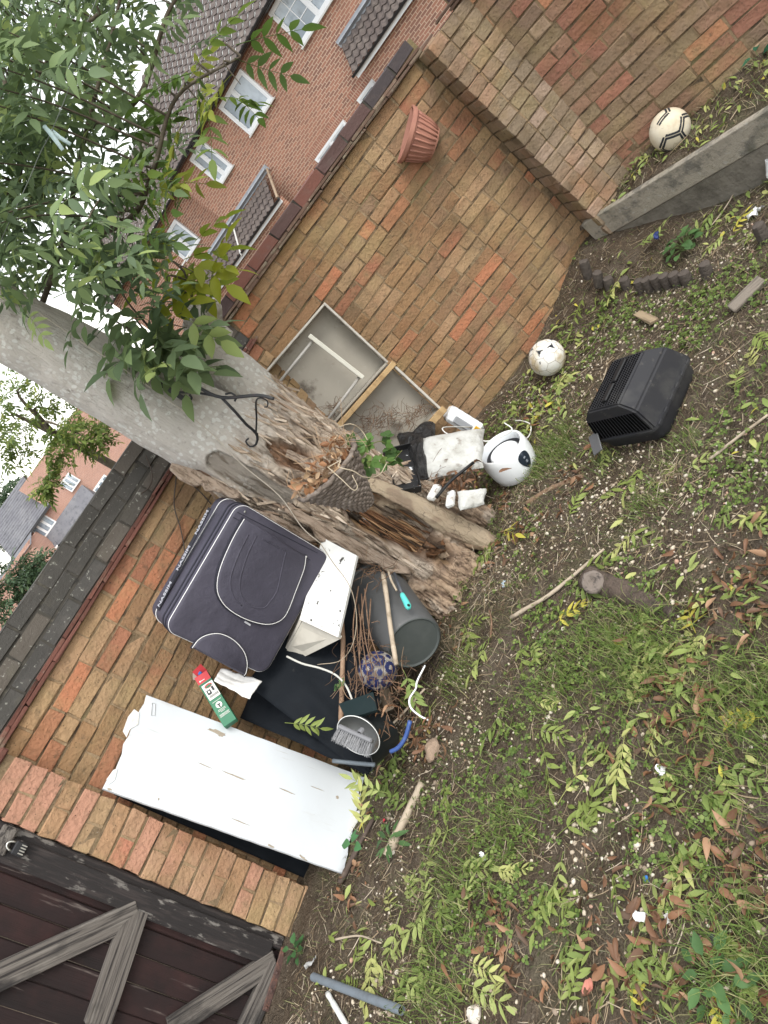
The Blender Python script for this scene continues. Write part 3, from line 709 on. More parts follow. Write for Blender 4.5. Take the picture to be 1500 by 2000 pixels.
# clusters hang on twigs that leave the boughs:  (pixel x, y, distance, spread m, leaves, tone)
crown_rng = np.random.default_rng(21)
clusters = []
for _i in range(130):
    x = crown_rng.uniform(-190, 330); y = crown_rng.uniform(-170, 640)
    if x > 300 and 60 < y: x -= 120
    if 150 < x < 330 and 255 < y < 340: continue
    if x > 205 - .05 * y + 50 * math.sin(y * .03) or (y > 545 and x < 120): continue
    clusters.append((x, y, crown_rng.uniform(2.2, 4.4), .20, 10, 0))
clusters += [(345, 190, 2.6, .10, 5, 1), (400, 140, 2.5, .08, 4, 1), (455, 100, 2.45, .05, 2, 1), (280, 90, 2.7, .15, 6, 0), (265, 230, 2.8, .14, 6, 0), (470, 165, 2.5, .05, 2, 1), (395, 205, 2.6, .06, 3, 1),
             (310, 20, 2.9, .12, 5, 0), (250, 330, 2.7, .12, 7, 1), (265, 420, 2.6, .12, 8, 1), (250, 470, 2.7, .2, 12, 0), (200, 400, 2.6, .2, 12, 0), (120, 440, 2.7, .22, 12, 0), (50, 490, 2.8, .16, 8, 0),
             (180, 520, 2.9, .14, 8, 0), (240, 560, 2.9, .12, 7, 0), (75, 575, 2.8, .08, 3, 0), (155, 590, 2.85, .07, 3, 0),
             (280, 620, 2.95, .13, 10, 2), (320, 660, 2.95, .12, 10, 2), (290, 690, 2.95, .10, 8, 2), (350, 690, 2.95, .09, 7, 2), (250, 640, 2.95, .1, 6, 2), (365, 640, 3.0, .08, 5, 2),
             (355, 520, 3.1, .09, 6, 3), (385, 535, 3.1, .07, 4, 3), (330, 560, 3.1, .1, 5, 3)]
boughs = [[(60, 655, 3.35), (120, 480, 3.2), (170, 250, 3.0), (230, 20, 2.9), (260, -180, 2.8)], [(-60, 600, 3.3), (40, 330, 3.1), (-20, 60, 3.0), (-60, -160, 2.9)],
          [(120, 480, 3.2), (250, 430, 2.9), (300, 330, 2.7), (345, 190, 2.6), (470, 110, 2.45)], [(170, 250, 3.0), (270, 190, 2.8), (330, 20, 2.8), (400, -60, 2.8)],
          [(390, 640, 3.45), (345, 590, 3.3), (300, 640, 3.05), (280, 690, 2.95)], [(390, 640, 3.45), (375, 580, 3.2), (360, 530, 3.1)], [(195, 25, 2.8), (90, 120, 2.9), (40, 330, 3.1)]]
bough_pts = []
for k, bp in enumerate(boughs):
    Q = curve_pts([at_depth(*p) for p in bp], 30); bough_pts.append(Q)
    MB().tube(Q, np.linspace(.015 if k < 4 else .008, .004, len(Q)), 7).build('bough', twig_mat, tree, smooth=True)
BP = np.concatenate(bough_pts)
n_single = 0; many = MB(); twigs = MB()
for (x, y, d, spr, cnt, tone) in clusters[::-1]:
    c = at_depth(x, y, d); j = int(np.argmin(np.linalg.norm(BP - c, axis=1)))
    Q = curve_pts([BP[j], (BP[j] + c) / 2 + vec(0, 0, .05), c], 8); twigs.tube(Q, np.linspace(.005, .0018, len(Q)), 4, caps=False)
    for k in range(cnt):
        p = c + crown_rng.normal(0, spr * .6, 3) * vec(1, 1, .8)
        M = rand_rot(crown_rng); sc = crown_rng.uniform(.8, 1.25); m = crown_rng.integers(0, 4) if tone in (0, 1) else crown_rng.integers(4, 7)
        near = d < 3.15 and x > -60 and y > -60 and n_single < 290
        if near:
            o = inst('leaf', LEAF_M[m], p, M, tree, scale=sc); n_single += 1
            if tone in (1, 3): assign(o, leaf_light if tone == 1 else leaf_yellow)
        else:
            b = LEAF_B[m]; many.add(np.concatenate(b.v) @ M.T * sc + p, b.f)
twigs.build('twig', twig_mat, tree, smooth=True)['kind'] = 'stuff'
_cr = many.build('crown', leaf_green_many, tree, smooth=True); _cr['kind'] = 'stuff'
# ================================================================== houses beyond the walls
white_pvc = mk('white_frame', (.78, .79, .80), [((.62, .62, .60), 'noise', 4, .55, .8, None, .5)], rough=.45)
glass_mat = mk('window_glass', (.20, .25, .30), [((.42, .48, .54), 'noise', .8, .45, .6), ((.10, .12, .14), 'noise', 1.6, .55, .7, None, .8)], rough=.08, spec=.8)
lead_mat = mk('lead_flashing', (.33, .35, .38), [((.22, .23, .26), 'noise', 3, .5, .7)], rough=.6)
black_plastic = mk('black_gutter', (.022, .022, .024), rough=.45, spec=.5)
rooftile = mk('roof_tile', (.105, .085, .078), [((.16, .135, .12), 'noise', 2.5, .45, .7), ((.06, .05, .048), 'noise', 9, .5, .7), ((.42, .41, .36), 'noise', 22, .72, .76, None, .7)], rough=.9, bump=[('noise', 20, .01)])
rooftile_far = mk('roof_tile_far', (.15, .15, .165), [((.20, .20, .21), 'noise', .8, .45, .7), ((.10, .10, .11), 'noise', 3, .5, .7)], rough=.9)
timber_mat = mk('barge_board', (.33, .25, .18), [((.2, .15, .11), 'noise', 8, .5, .7)], rough=.8)
def facade_mat(name, c1, c2, c3, mortar, coords_u, scale=1.0, soldier=False):
    """running-bond brick print for walls too far off to tell the bricks apart; coords_u = direction of the courses"""
    m = bpy.data.materials.new(name); m.use_nodes = True; nt = m.node_tree; N, Lk = nt.nodes, nt.links; bs = N['Principled BSDF']
    tc = N.new('ShaderNodeTexCoord')
    dp = N.new('ShaderNodeVectorMath'); dp.operation = 'DOT_PRODUCT'; dp.inputs[1].default_value = tuple(coords_u); Lk.new(tc.outputs['Object'], dp.inputs[0])
    sp = N.new('ShaderNodeSeparateXYZ'); Lk.new(tc.outputs['Object'], sp.inputs[0]); cb = N.new('ShaderNodeCombineXYZ')
    if soldier: Lk.new(sp.outputs['Z'], cb.inputs['X']); Lk.new(dp.outputs['Value'], cb.inputs['Y'])
    else: Lk.new(dp.outputs['Value'], cb.inputs['X']); Lk.new(sp.outputs['Z'], cb.inputs['Y'])
    bt = N.new('ShaderNodeTexBrick'); bt.inputs['Scale'].default_value = 1.0; bt.inputs['Brick Width'].default_value = .225; bt.inputs['Row Height'].default_value = .075
    bt.inputs['Mortar Size'].default_value = .010; bt.inputs['Mortar Smooth'].default_value = .1; bt.offset = 0.0 if soldier else .5
    bt.inputs['Color1'].default_value = (*c1, 1); bt.inputs['Color2'].default_value = (*c2, 1); bt.inputs['Mortar'].default_value = (*mortar, 1); bt.inputs['Bias'].default_value = -.1
    Lk.new(cb.outputs[0], bt.inputs['Vector'])
    nz = N.new('ShaderNodeTexNoise'); nz.inputs['Scale'].default_value = .7; Lk.new(tc.outputs['Object'], nz.inputs['Vector'])
    mr = N.new('ShaderNodeMapRange'); mr.inputs['From Min'].default_value = .4; mr.inputs['From Max'].default_value = .75; mr.inputs['To Max'].default_value = .45; Lk.new(nz.outputs['Fac'], mr.inputs['Value'])
    mx = N.new('ShaderNodeMix'); mx.data_type = 'RGBA'; mx.inputs['B'].default_value = (*c3, 1); Lk.new(bt.outputs['Color'], mx.inputs['A']); Lk.new(mr.outputs[0], mx.inputs['Factor'])
    Lk.new(mx.outputs['Result'], bs.inputs['Base Color']); bs.inputs['Roughness'].default_value = .9; bs.inputs['Specular IOR Level'].default_value = .15
    bn = N.new('ShaderNodeBump'); bn.inputs['Distance'].default_value = .01; bn.invert = True; Lk.new(bt.outputs['Fac'], bn.inputs['Height']); Lk.new(bn.outputs[0], bs.inputs['Normal'])
    return m
HS = unit(vec(.7071, -.7071, 0)); HN = unit(vec(-.7071, -.7071, 0)); HO = vec(9.18, 21.65, 0); HM = np.stack([HS, -HN, vec(0, 0, 1)], 1)
def hp(s, d, z): return HO + HS * s + HN * d + vec(0, 0, z)
brick_house = facade_mat('house_brick', (.40, .195, .135), (.21, .115, .09), (.38, .20, .135), (.62, .46, .35), HS)
brick_soldier = facade_mat('house_brick_soldier', (.36, .165, .115), (.24, .12, .09), (.33, .17, .115), (.58, .42, .32), HS, soldier=True)
house = thing('brick_house', hp(-2, -3, -.3), 'red brick house with tiled roofs and white windows beyond the corner wall', 'house'); house['kind'] = 'thing'
def wall_slab(parent, s0, s1, z0, z1, d=0.0, th=.25, mat=None):
    return MB().box(hp((s0 + s1) / 2, d - th / 2, (z0 + z1) / 2), (s1 - s0, th, z1 - z0), HM).build('wall', mat or brick_house, parent)
wall_slab(house, -6.1, 9.0, -.3, 5.0)
wall_slab(house, -13.5, -6.1, -.3, 4.9, d=-1.3)
MB().box(hp(-6.22, -.78, 2.35), (.25, 1.04, 5.28), HM).build('wall', facade_mat('house_brick_side', (.40, .195, .135), (.21, .115, .09), (.38, .20, .135), (.62, .46, .35), HN), house)
def tiled_roof(parent, s0, s1, d0, z0, d1, z1, pitch=.30, w=.28, mat=rooftile, name='roof_slope', amp=.03):
    """courses of rolled tiles from the eave (d0,z0) up to (d1,z1)"""
    e0, e1 = hp(0, d0, z0), hp(0, d1, z1); L = np.linalg.norm(e1 - e0); up = (e1 - e0) / L; nrm = unit(np.cross(HS, up)); nrm = nrm if nrm[2] > 0 else -nrm
    rows = max(2, int(L / pitch)); cols = int((s1 - s0) / w); per = 6; xs = np.arange(cols * per + 1) / per
    prof = amp * np.clip(np.sin(2 * math.pi * (xs % 1)) * 1.2, -.6, 1); V_ = []; F_ = []
    for r in range(rows):
        base = len(V_)
        for k, (t, lift) in enumerate(((r * pitch - .02, .035), (r * pitch - .02, .012), ((r + 1) * pitch, .0))):
            for x, p_ in zip(xs, prof): V_.append(e0 + HS * (s0 + x * w) + up * min(t, L) + nrm * (lift + p_ + (0 if k != 1 else -.0)))
        n = len(xs)
        for i in range(n - 1): F_ += [(base + n + i, base + n + i + 1, base + i + 1, base + i), (base + i, base + i + 1, base + 2 * n + i + 1, base + 2 * n + i)]
    o = MB().add(V_, F_).build(name, mat, parent, smooth=True, angle=40); return o
r1 = tiled_roof(house, -6.35, 9.2, .42, 4.98, -4.2, 8.1)
tiled_roof(house, -13.6, -6.3, -.85, 4.9, -4.2, 7.4)
MB().box(hp(1.4, .28, 4.93), (15.4, .30, .05), HM).build('soffit', black_plastic, house)
def gutter(parent, s0, s1, d, z, mat=black_plastic, r=.06):
    a = np.linspace(math.pi, 2 * math.pi, 7); V_ = []; F_ = []
    for s in (s0, s1):
        for q in a: V_.append(hp(s, d + r * math.cos(q), z + r * math.sin(q)))
    F_ = [(i, i + 1, 8 + i, 7 + i) for i in range(6)]
    o = MB().add(V_, F_).build('gutter', mat, parent); m = o.modifiers.new('s', 'SOLIDIFY'); m.thickness = .012
gutter(house, -6.4, 9.2, .50, 4.99); gutter(house, -13.5, -6.4, -.78, 4.9)
def downpipe(parent, pts, r=.04, mat=black_plastic): MB().tube(np.array([hp(*p) for p in pts]), r, 8).build('downpipe', mat, parent, smooth=True)
downpipe(house, [(-6.6, -.8, 4.85), (-6.6, -1.22, 4.5), (-6.6, -1.24, 2.0), (-6.6, -1.24, -.3)])
def window(parent, s0, s1, z0, z1, lights=2, bars=None, d=.035):
    f = MB(); T = .07; c = lambda s, z: hp(s, d + .005, z)
    for (a, b, y0, y1) in ((s0, s1, z1 - T, z1), (s0, s1, z0, z0 + T), (s0, s0 + T, z0 + T, z1 - T), (s1 - T, s1, z0 + T, z1 - T)):
        f.box(c((a + b) / 2, (y0 + y1) / 2), (b - a, .08, y1 - y0), HM)
    w_ = (s1 - s0 - T) / lights
    for i in range(1, lights): f.box(c(s0 + T / 2 + i * w_, (z0 + z1) / 2), (T, .075, z1 - z0 - 2 * T - .002), HM)
    o = f.build('window', white_pvc, parent)
    for i in range(lights):
        a, b = s0 + T / 2 + i * w_ + T / 2, s0 + T / 2 + (i + 1) * w_ - T / 2
        q = MB(); t = .045                                       # inner sash
        for (aa, bb, y0, y1) in ((a, b, z1 - T - t, z1 - T), (a, b, z0 + T, z0 + T + t), (a, a + t, z0 + T + t, z1 - T - t), (b - t, b, z0 + T + t, z1 - T - t)):
            q.box(hp((aa + bb) / 2, d - .004, (y0 + y1) / 2), (bb - aa, .06, y1 - y0), HM)
        q.build('sash', white_pvc, o)
        MB().box(hp((a + b) / 2, d - .02, (z0 + z1) / 2), (b - a - 2 * t, .012, z1 - z0 - 2 * T - 2 * t), HM).build('pane', glass_mat, o)
        if bars:
            g = MB(); gx, gz_ = bars
            for k in range(1, gx): g.box(hp(a + (b - a) * k / gx, d - .008, (z0 + z1) / 2), (.022, .02, z1 - z0 - 2 * T - 2 * t), HM)
            for k in range(1, gz_): g.box(hp((a + b) / 2, d - .007, z0 + T + (z1 - z0 - 2 * T) * k / gz_), (b - a - 2 * t, .022, .022), HM)
            g.build('glazing_bars', white_pvc, o)
    MB().box(hp((s0 + s1) / 2, .05, z0 - .03), (s1 - s0 + .1, .14, .05), HM, bev=.01).build('sill', mk('window_sill', (.62, .61, .58), rough=.6), o)
    return o
window(house, 0.0, 1.85, 3.74, 4.88, 2, (2, 3))
window(house, -3.05, -1.68, 3.70, 4.83, 2)
window(house, -5.08, -4.25, 3.68, 4.83, 2)
window(house, -9.4, -8.2, 3.4, 4.5, 2, d=-1.265)
for (s0, s1) in ((-2.25, -.75), (-.05, 1.25)):
    window(house, s0, s1, .9, 1.80, 2)
    MB().box(hp((s0 + s1) / 2, .004, 1.935), (s1 - s0 + .3, .02, .22), HM).build('soldier_course', brick_soldier, house)
def porch(s0, s1, d, z0, z1):
    tiled_roof(house, s0, s1, d, z0, .02, z1, name='porch_roof', w=.22, pitch=.26)
    MB().box(hp((s0 + s1) / 2, .03, z1 + .04), (s1 - s0 + .1, .06, .20), HM).build('lead_flashing', lead_mat, house)
    MB().box(hp((s0 + s1) / 2, .10, z1 + .03), (s1 - s0, .14, .04), HM @ rotx(-.55)).build('lead_apron', lead_mat, house)
    gutter(house, s0 - .05, s1 + .05, d + .06, z0 - .0)
    MB().box(hp((s0 + s1) / 2, d - .04, z0 - .11), (s1 - s0, .03, .12), HM).build('fascia', white_pvc, house)
    wall_slab(house, s0 + .15, s1 - .15, -.3, z0 - .02, d=d - .25)
    e0, e1 = hp(s1, d, z0), hp(s1, .02, z1); MB().tube(np.array([e0 + vec(0, 0, .02), e1 + vec(0, 0, .02)]), .045, 6).build('verge', timber_mat, house)
porch(-8.6, -3.55, .95, 2.02, 2.78)
porch(.75, 4.6, .9, 2.25, 2.95)
downpipe(house, [(-5.75, .3, 2.75), (-5.95, 1.06, 2.0), (-6.0, 1.06, 1.9)], .03, mk('pale_pole', (.55, .54, .52), rough=.5))

# ---------------------------------------------------------------- the houses far off to the left
def far_at(x, y, Y=62.0): return on_plane(x, y, (0, Y, 0), (0, 1, 0))
FX = vec(1, 0, 0)
far_brick = facade_mat('far_brick', (.46, .25, .19), (.37, .20, .16), (.42, .24, .18), (.55, .42, .35), FX)
farh = thing('brick_house', far_at(120, 1000) * vec(1, 1, 0) + vec(0, 3, -.3), 'small distant brick house with grey roof and small white windows above the left wall', 'house'); farh['kind'] = 'thing'
def fbox(parent, name, a, b, mat, dy=0.0, th=.2, Y=62.0):
    p, q = far_at(*a, Y), far_at(*b, Y); x0, x1 = sorted((p[0], q[0])); z0, z1 = sorted((p[2], q[2]))
    return MB().box(((x0 + x1) / 2, Y + dy + th / 2, (z0 + z1) / 2), (x1 - x0, th, z1 - z0)).build(name, mat, parent)
eL, eR = far_at(30, 1080), far_at(250, 765)
EZ = (eL[2] + far_at(88, 992)[2]) / 2
eM = far_at(90, 990); MB().box(((eM[0] + eR[0]) / 2, 62 + 3.6, (EZ + 2.1) / 2), (eR[0] - eM[0], 7, EZ + 2.7)).build('wall', far_brick, farh); eR = eM
MB().box(((eL[0] + eR[0]) / 2, 62 + 3.5, (EZ - .3) / 2), (eR[0] - eL[0], 7, EZ + .3)).build('wall', far_brick, farh)
ro = MB(); rz = EZ + 3.0
for k in range(16):
    t0, t1 = k / 16, (k + 1) / 16; y0, y1 = 61.6 + 3.9 * t0, 61.6 + 3.9 * t1; za, zb = EZ - .1 + 3.1 * t0, EZ - .1 + 3.1 * t1
    a, b = eL[0] - .4, eR[0] + .4; ro.add([(a, y0 - .03, za + .05), (b, y0 - .03, za + .05), (b, y1, zb), (a, y1, zb), (a, y0 - .03, za - .03), (b, y0 - .03, za - .03)], [(0, 1, 2, 3), (4, 5, 1, 0)])
ro.add([(eL[0] - .4, 65.5, rz), (eR[0] + .4, 65.5, rz), (eR[0] + .4, 69.5, EZ), (eL[0] - .4, 69.5, EZ), (eL[0] - .4, 61.6, EZ - .1)], [(0, 1, 2, 3), (0, 3, 4)])
ro.build('roof', rooftile_far, farh)
MB().box(((eL[0] + eR[0]) / 2, 61.55, EZ - .12), (eR[0] - eL[0] + .8, .12, .22)).build('gutter', black_plastic, farh)
def fwin(parent, x, z, w, h, Y=61.98, n=3):
    o = MB().box((x, Y, z), (w, .1, h)).build('window', white_pvc, parent)
    for i in range(n): MB().box((x + (i - (n - 1) / 2) * (w / n), Y - .04, z), (w / n * .62, .06, h * .78)).build('pane', glass_mat, o)
def fc(x, y): p = far_at(x, y); return p[0], p[2]
for (x, y, w, h) in ((86, 1028, 1.7, 1.15), (60, 1068, 1.7, 1.15), (137, 942, 1.2, 1.1), (205, 950, 1.6, 1.2)): fwin(farh, *fc(x, y), w, h)
def fporch(x0, x1, z0, z1, d):
    b = MB().add([(x0, 62 - d, z0), (x1, 62 - d, z0), (x1, 62, z1), (x0, 62, z1), (x0, 62 - d, z0 - .12), (x1, 62 - d, z0 - .12), (x1, 62, z0 - .12), (x0, 62, z0 - .12)], [(0, 1, 2, 3), (4, 5, 1, 0), (5, 6, 2, 1), (4, 0, 3, 7)]); b.build('porch_roof', rooftile_far, farh)
    MB().box(((x0 + x1) / 2, 62 - d - .06, z0 - .1), (x1 - x0, .1, .14)).build('gutter', white_pvc, farh)
_a = fc(120, 1065); _b2 = fc(165, 955); fporch(_a[0], _b2[0] + .2, fc(125, 1050)[1] - .5, fc(150, 960)[1], 1.6)
_a = fc(84, 1105); _b2 = fc(103, 1048); fporch(_a[0] - .3, _b2[0], fc(84, 1100)[1], fc(100, 1050)[1], 1.4)
fh2 = thing('brick_house', far_at(20, 1130) * vec(1, 1, 0) + vec(0, -3, -.3), 'distant brick gable end at the left edge behind a grey-green bush', 'house'); fh2['kind'] = 'thing'
_p = far_at(52, 1060, 58.0); _q = far_at(-120, 1330, 58.0)
MB().box(((_p[0] + _q[0]) / 2, 60.0, (_p[2] - .8) / 2), (_p[0] - _q[0], 4, _p[2] + .8)).build('wall', far_brick, fh2)
MB().add([(_q[0], 57.8, _p[2] - .3), (_p[0] + .2, 57.8, _p[2] - .3), (_p[0] + .2, 60.5, _p[2] + .25), (_q[0], 60.5, _p[2] + .25)], [(0, 1, 2, 3)]).build('roof', rooftile_far, fh2)
fwin(fh2, far_at(66, 1096, 58.0)[0] - 1.3, far_at(66, 1096, 58.0)[2] - .2, 1.4, 1.1, 57.95, 2)

# ---------------------------------------------------------------- trees and shrubs beyond the left wall
def leaf_mass(rng, centres, n, size, b, kinds=(0, 1, 2, 3)):
    for _ in range(n):
        c, rr = centres[rng.integers(len(centres))]; p = c + unit(rng.normal(size=3)) * rr * rng.uniform(.35, 1.0) ** .5
        m = LEAF_B[kinds[rng.integers(len(kinds))]]; M = rand_rot(rng); s = size * rng.uniform(.7, 1.3); b.add(np.concatenate(m.v) @ M.T * s + p, m.f)
pale_many = leafmat('leaf_pale_many', [(0, (.14, .20, .05)), (.4, (.19, .25, .06)), (.75, (.11, .17, .05)), (.9, (.27, .30, .08))], island=True, translucent=.5)
_rg = np.random.default_rng(40)
t2 = thing('tree', (-1.25, 8.0, -.3), 'pale yellow-green leafy tree glowing beyond the left wall beneath the leaning trunk', 'tree'); t2['kind'] = 'thing'
_c = [(at_depth(x, y, d), r) for x, y, d, r in ((50, 750, 7.2, .36), (110, 800, 7.4, .32), (160, 850, 7.0, .22), (30, 820, 7.3, .32), (110, 880, 7.2, .14), (10, 870, 7.6, .26), (190, 850, 7.2, .13), (-40, 800, 7.5, .45), (90, 945, 7.2, .07))]
_b = MB(); leaf_mass(_rg, _c, 560, .85, _b); _o = _b.build('crown', pale_many, t2, smooth=True); _o['kind'] = 'stuff'
_top = at_depth(60, 820, 7.4); MB().tube(curve_pts([(-1.25, 8.0, -.3), (-1.2, 7.9, 1.0), _top], 12), np.linspace(.09, .03, 13), 8).build('trunk', bark, t2, smooth=True) if False else MB().tube(curve_pts([(-1.25, 8.0, -.3), (-1.2, 7.9, 1.0), _top], 12), np.linspace(.09, .03, len(curve_pts([(-1.25, 8.0, -.3), (-1.2, 7.9, 1.0), _top], 12))), 8).build('trunk', twig_mat, t2, smooth=True)
for k in range(4):
    MB().tube(curve_pts([_top - vec(0, 0, .3), (_top + _c[k][0]) / 2 + vec(0, 0, .1), _c[k][0]], 8), np.linspace(.025, .006, len(curve_pts([_top, _top + 1, _c[k][0]], 8))), 5).build('bough', twig_mat, t2, smooth=True)
shrub_mat = leafmat('leaf_shrub_many', [(0, (.06, .10, .05)), (.4, (.09, .14, .065)), (.8, (.045, .08, .04))], island=True, translucent=.3)
sh = thing('shrub', (*far_at(30, 1180, 22.0)[:2], -.3), 'grey-green bush standing beyond the left wall at the picture edge', 'shrub'); sh['kind'] = 'thing'
_c = [(far_at(x, y, 22.0), r) for x, y, r in ((20, 1150, .7), (60, 1130, .5), (10, 1210, .8), (-30, 1190, .9), (75, 1105, .25), (35, 1120, .45))]
_b = MB(); leaf_mass(_rg, _c, 420, 2.2, _b); _o = _b.build('foliage', shrub_mat, sh, smooth=True); _o['kind'] = 'stuff'
MB().tube(np.array([(*far_at(30, 1180, 22.0)[:2], -.3), far_at(25, 1170, 22.0)]), .06, 6).build('stem', twig_mat, sh)
for (x, y, Y, lab) in ((10, 980, 75.0, 'hazy blue-green tree far behind the distant roof at the left edge'),):
    tt = thing('tree', (*far_at(x, y, Y)[:2], -.3), lab, 'tree'); tt['kind'] = 'thing'
    _c = [(far_at(x + dx, y + dy, Y), r) for dx, dy, r in ((0, 0, 2.0), (-15, 30, 2.0), (10, 35, 1.6), (15, -15, 1.4), (-10, 70, 1.6))]
    _b = MB(); leaf_mass(_rg, _c, 420, 6.0, _b); _o = _b.build('crown', shrub_mat, tt, smooth=True); _o['kind'] = 'stuff'
    MB().tube(np.array([(*far_at(x, y, Y)[:2], -.3), far_at(x, y, Y)]), .25, 6).build('trunk', twig_mat, tt)
# ================================================================== gate
def beam(b, P, Q, w, t, n, bev=.003):
    """board from P to Q, w wide, t thick along n"""
    P = np.asarray(P, float); Q = np.asarray(Q, float); L = np.linalg.norm(Q - P); x = (Q - P) / L; n = unit(np.asarray(n) - x * (np.asarray(n) @ x)); y = np.cross(n, x)
    return b.box((P + Q) / 2, (L, w, t), np.stack([x, y, n], 1), bev=bev)
gate_red = mk('gate_board', (.017, .009, .009), [((.008, .006, .006), 'noise', 7, .45, .7, (.2, 1, 1)), ((.17, .14, .125), 'noise', 30, .62, .70, (.10, 1, 1), .8), ((.034, .014, .013), 'noise', 3, .5, .7)], rough=.75, bump=[('noise', 60, .006, (.05, 1, 1))], random_offset=True)
gate_grey = mk('gate_weathered', (.125, .11, .098), [((.03, .026, .025), 'noise', 80, .48, .60, (.03, 1, 1)), ((.21, .19, .17), 'noise', 50, .52, .70, (.05, 1, 1), .8), ((.02, .018, .018), 'noise', 7, .54, .66, (.4, 1, 1), .85)], rough=.9, bump=[('noise', 110, .008, (.03, 1, 1))], random_offset=True)
gate_black = mk('gate_stile', (.022, .019, .019), [((.20, .185, .17), 'noise', 26, .57, .64, (.35, 1, 1), .9), ((.05, .04, .038), 'noise', 60, .5, .7, (.1, 1, 1))], rough=.8, bump=[('noise', 80, .007, (.06, 1, 1))], random_offset=True)
def plank(name, P, Q, w, t, n, mat, parent=None, bev=.003, wear=.0012, seed=0):
    """a board with its own long axis, so that its grain runs along it"""
    P = np.asarray(P, float); Q = np.asarray(Q, float); L = np.linalg.norm(Q - P); x = (Q - P) / L; n = unit(np.asarray(n) - x * (np.asarray(n) @ x)); y = np.cross(n, x)
    b = MB().box((0, 0, 0), (L, w, t), bev=bev); v = b.v[0]; b.v[0] = v + np.random.default_rng(seed).normal(0, wear, v.shape)
    me = bpy.data.meshes.new(name); me.from_pydata(b.v[0].tolist(), [], b.f); me.update(); me.materials.append(mat)
    return inst(name, me, (P + Q) / 2, np.stack([x, y, n], 1), parent)
GP = P_C - U_B * .225 - N_B * .055
def gpx(x, y, d=0.0): return on_plane(x, y, GP + N_B * d, N_B)
gate = thing('wooden_gate', GP - U_B * .4, 'dark brown ledged and braced wooden gate with weathered grey bracing', 'gate'); gate['kind'] = 'thing'
for i in range(14):
    a = GP - U_B * (.10 + .095 * i)
    plank('board', a + vec(0, 0, .02), a + vec(0, 0, 1.38), .0925, .02, N_B, gate_red, gate, bev=.004, seed=i)
_pp = P_C - U_B * .245 - N_B * .075; plank('post', _pp + vec(0, 0, .03), _pp + vec(0, 0, 1.53), .055, .10, N_B, gate_black, gate, bev=.006)
plank('stile', gpx(-40, 1637, .03), gpx(525, 1862, .03), .095, .03, N_B, gate_black, gate)
for a, b, w, m in (((265, 1778), (190, 2000), .105, gate_grey), ((-60, 1935), (268, 1782), .095, gate_grey), ((330, 2010), (535, 1875), .085, gate_grey), ((540, 1880), (480, 2010), .085, gate_grey)):
    plank('brace', gpx(*a, .032), gpx(*b, .032), w, .034, N_B, m, gate, seed=abs(a[0]))
rust_mat = mk('rusty_iron', (.085, .05, .042), [((.16, .075, .05), 'noise', 40, .5, .7), ((.04, .03, .03), 'noise', 90, .5, .7)], rough=.85, bump=[('noise', 120, .002)])
_h = beam(MB(), gpx(556, 1850, .055), gpx(518, 1975, .055), .032, .008, N_B)
h_ = _h.build('hinge_strap', rust_mat, gate)
for t in (.1, .4, .68, .95): MB().blob(gpx(556 + (518 - 556) * t, 1850 + 125 * t, .062), (.008, .008, .006), seed=1, rough=0).build('bolt', rust_mat, h_)
# padlock on its hasp
steel = mk('steel', (.55, .54, .50), rough=.35, metal=.9)
pl0 = gpx(38, 1658, .075)
pad = thing('padlock', pl0, 'black laminated padlock with steel shackle hanging on the gate stile', 'padlock')
PM = np.stack([U_B, -N_B, vec(0, 0, 1)], 1)
MB().box(pl0, (.05, .022, .045), PM, bev=.004).build('body', mk('padlock_black', (.02, .02, .022), rough=.5), pad)
for k in range(4): MB().box(pl0 + U_B * (-.015 + .010 * k) + N_B * .0125 - vec(0, 0, .010), (.004, .004, .02), PM).build('dial', steel, pad)
a_ = np.linspace(0, math.pi, 9); MB().tube(np.array([pl0 + U_B * .016 * math.cos(q) + vec(0, 0, .022 + .028 * math.sin(q)) for q in a_]), .004, 6).build('shackle', steel, pad, smooth=True)
hasp = tag(MB().box(gpx(8, 1640, .055), (.10, .02, .06), PM, bev=.006).build('hasp_plate', gate_grey), 'weathered hasp block behind the padlock', 'hasp')

# ================================================================== raised bed
concrete = mk('concrete_board', (.37, .33, .27), [((.19, .175, .15), 'noise', 9, .50, .62, (1, 1, 1.5)), ((.46, .44, .40), 'noise', 30, .58, .75, None, .8), ((.13, .12, .10), 'noise', 14, .58, .72), ((.16, .16, .10), 'noise', 3, .55, .75, None, .6)], rough=.95, bump=[('noise', 40, .01), ('noise', 160, .004)])
BZ = .335
bA = on_z(1134, 441, BZ); bB = on_z(1500, 213, BZ); bdir = unit(bB - bA); bN = unit(vec(bdir[1], -bdir[0], 0)); bN = bN if bN[1] < 0 else -bN
if bN @ (-bA) < 0: bN = -bN
bB = bA + bdir * 2.2
gb = MB(); beam(gb, bA - vec(0, 0, .075) - bN * .022, bB - vec(0, 0, .075) - bN * .022, .15, .044, bN, bev=.006)
tag(gb.build('gravel_board', concrete), 'weathered concrete gravel board edging the raised bed, upper of the two', 'board', kind='thing')
gb = MB(); beam(gb, bA - vec(0, 0, .253) - bN * .034, bB - vec(0, 0, .253) - bN * .034, .20, .05, bN, bev=.006)
tag(gb.build('gravel_board', mk('concrete_board_dark', (.20, .18, .15), [((.09, .08, .065), 'noise', 8, .45, .7), ((.24, .22, .19), 'noise', 30, .6, .75, None, .7)], rough=.97, bump=[('noise', 40, .01)])), 'darker lower concrete board half sunk in soil under the raised bed', 'board', kind='thing')
def bedz(p): return BZ - .02 + .06 * NZ.fbm(np.array([[p[0] * 5, p[1] * 5, 1.7]]), 3)[0]
_V = []; _F = []; K1, K2 = 60, 16
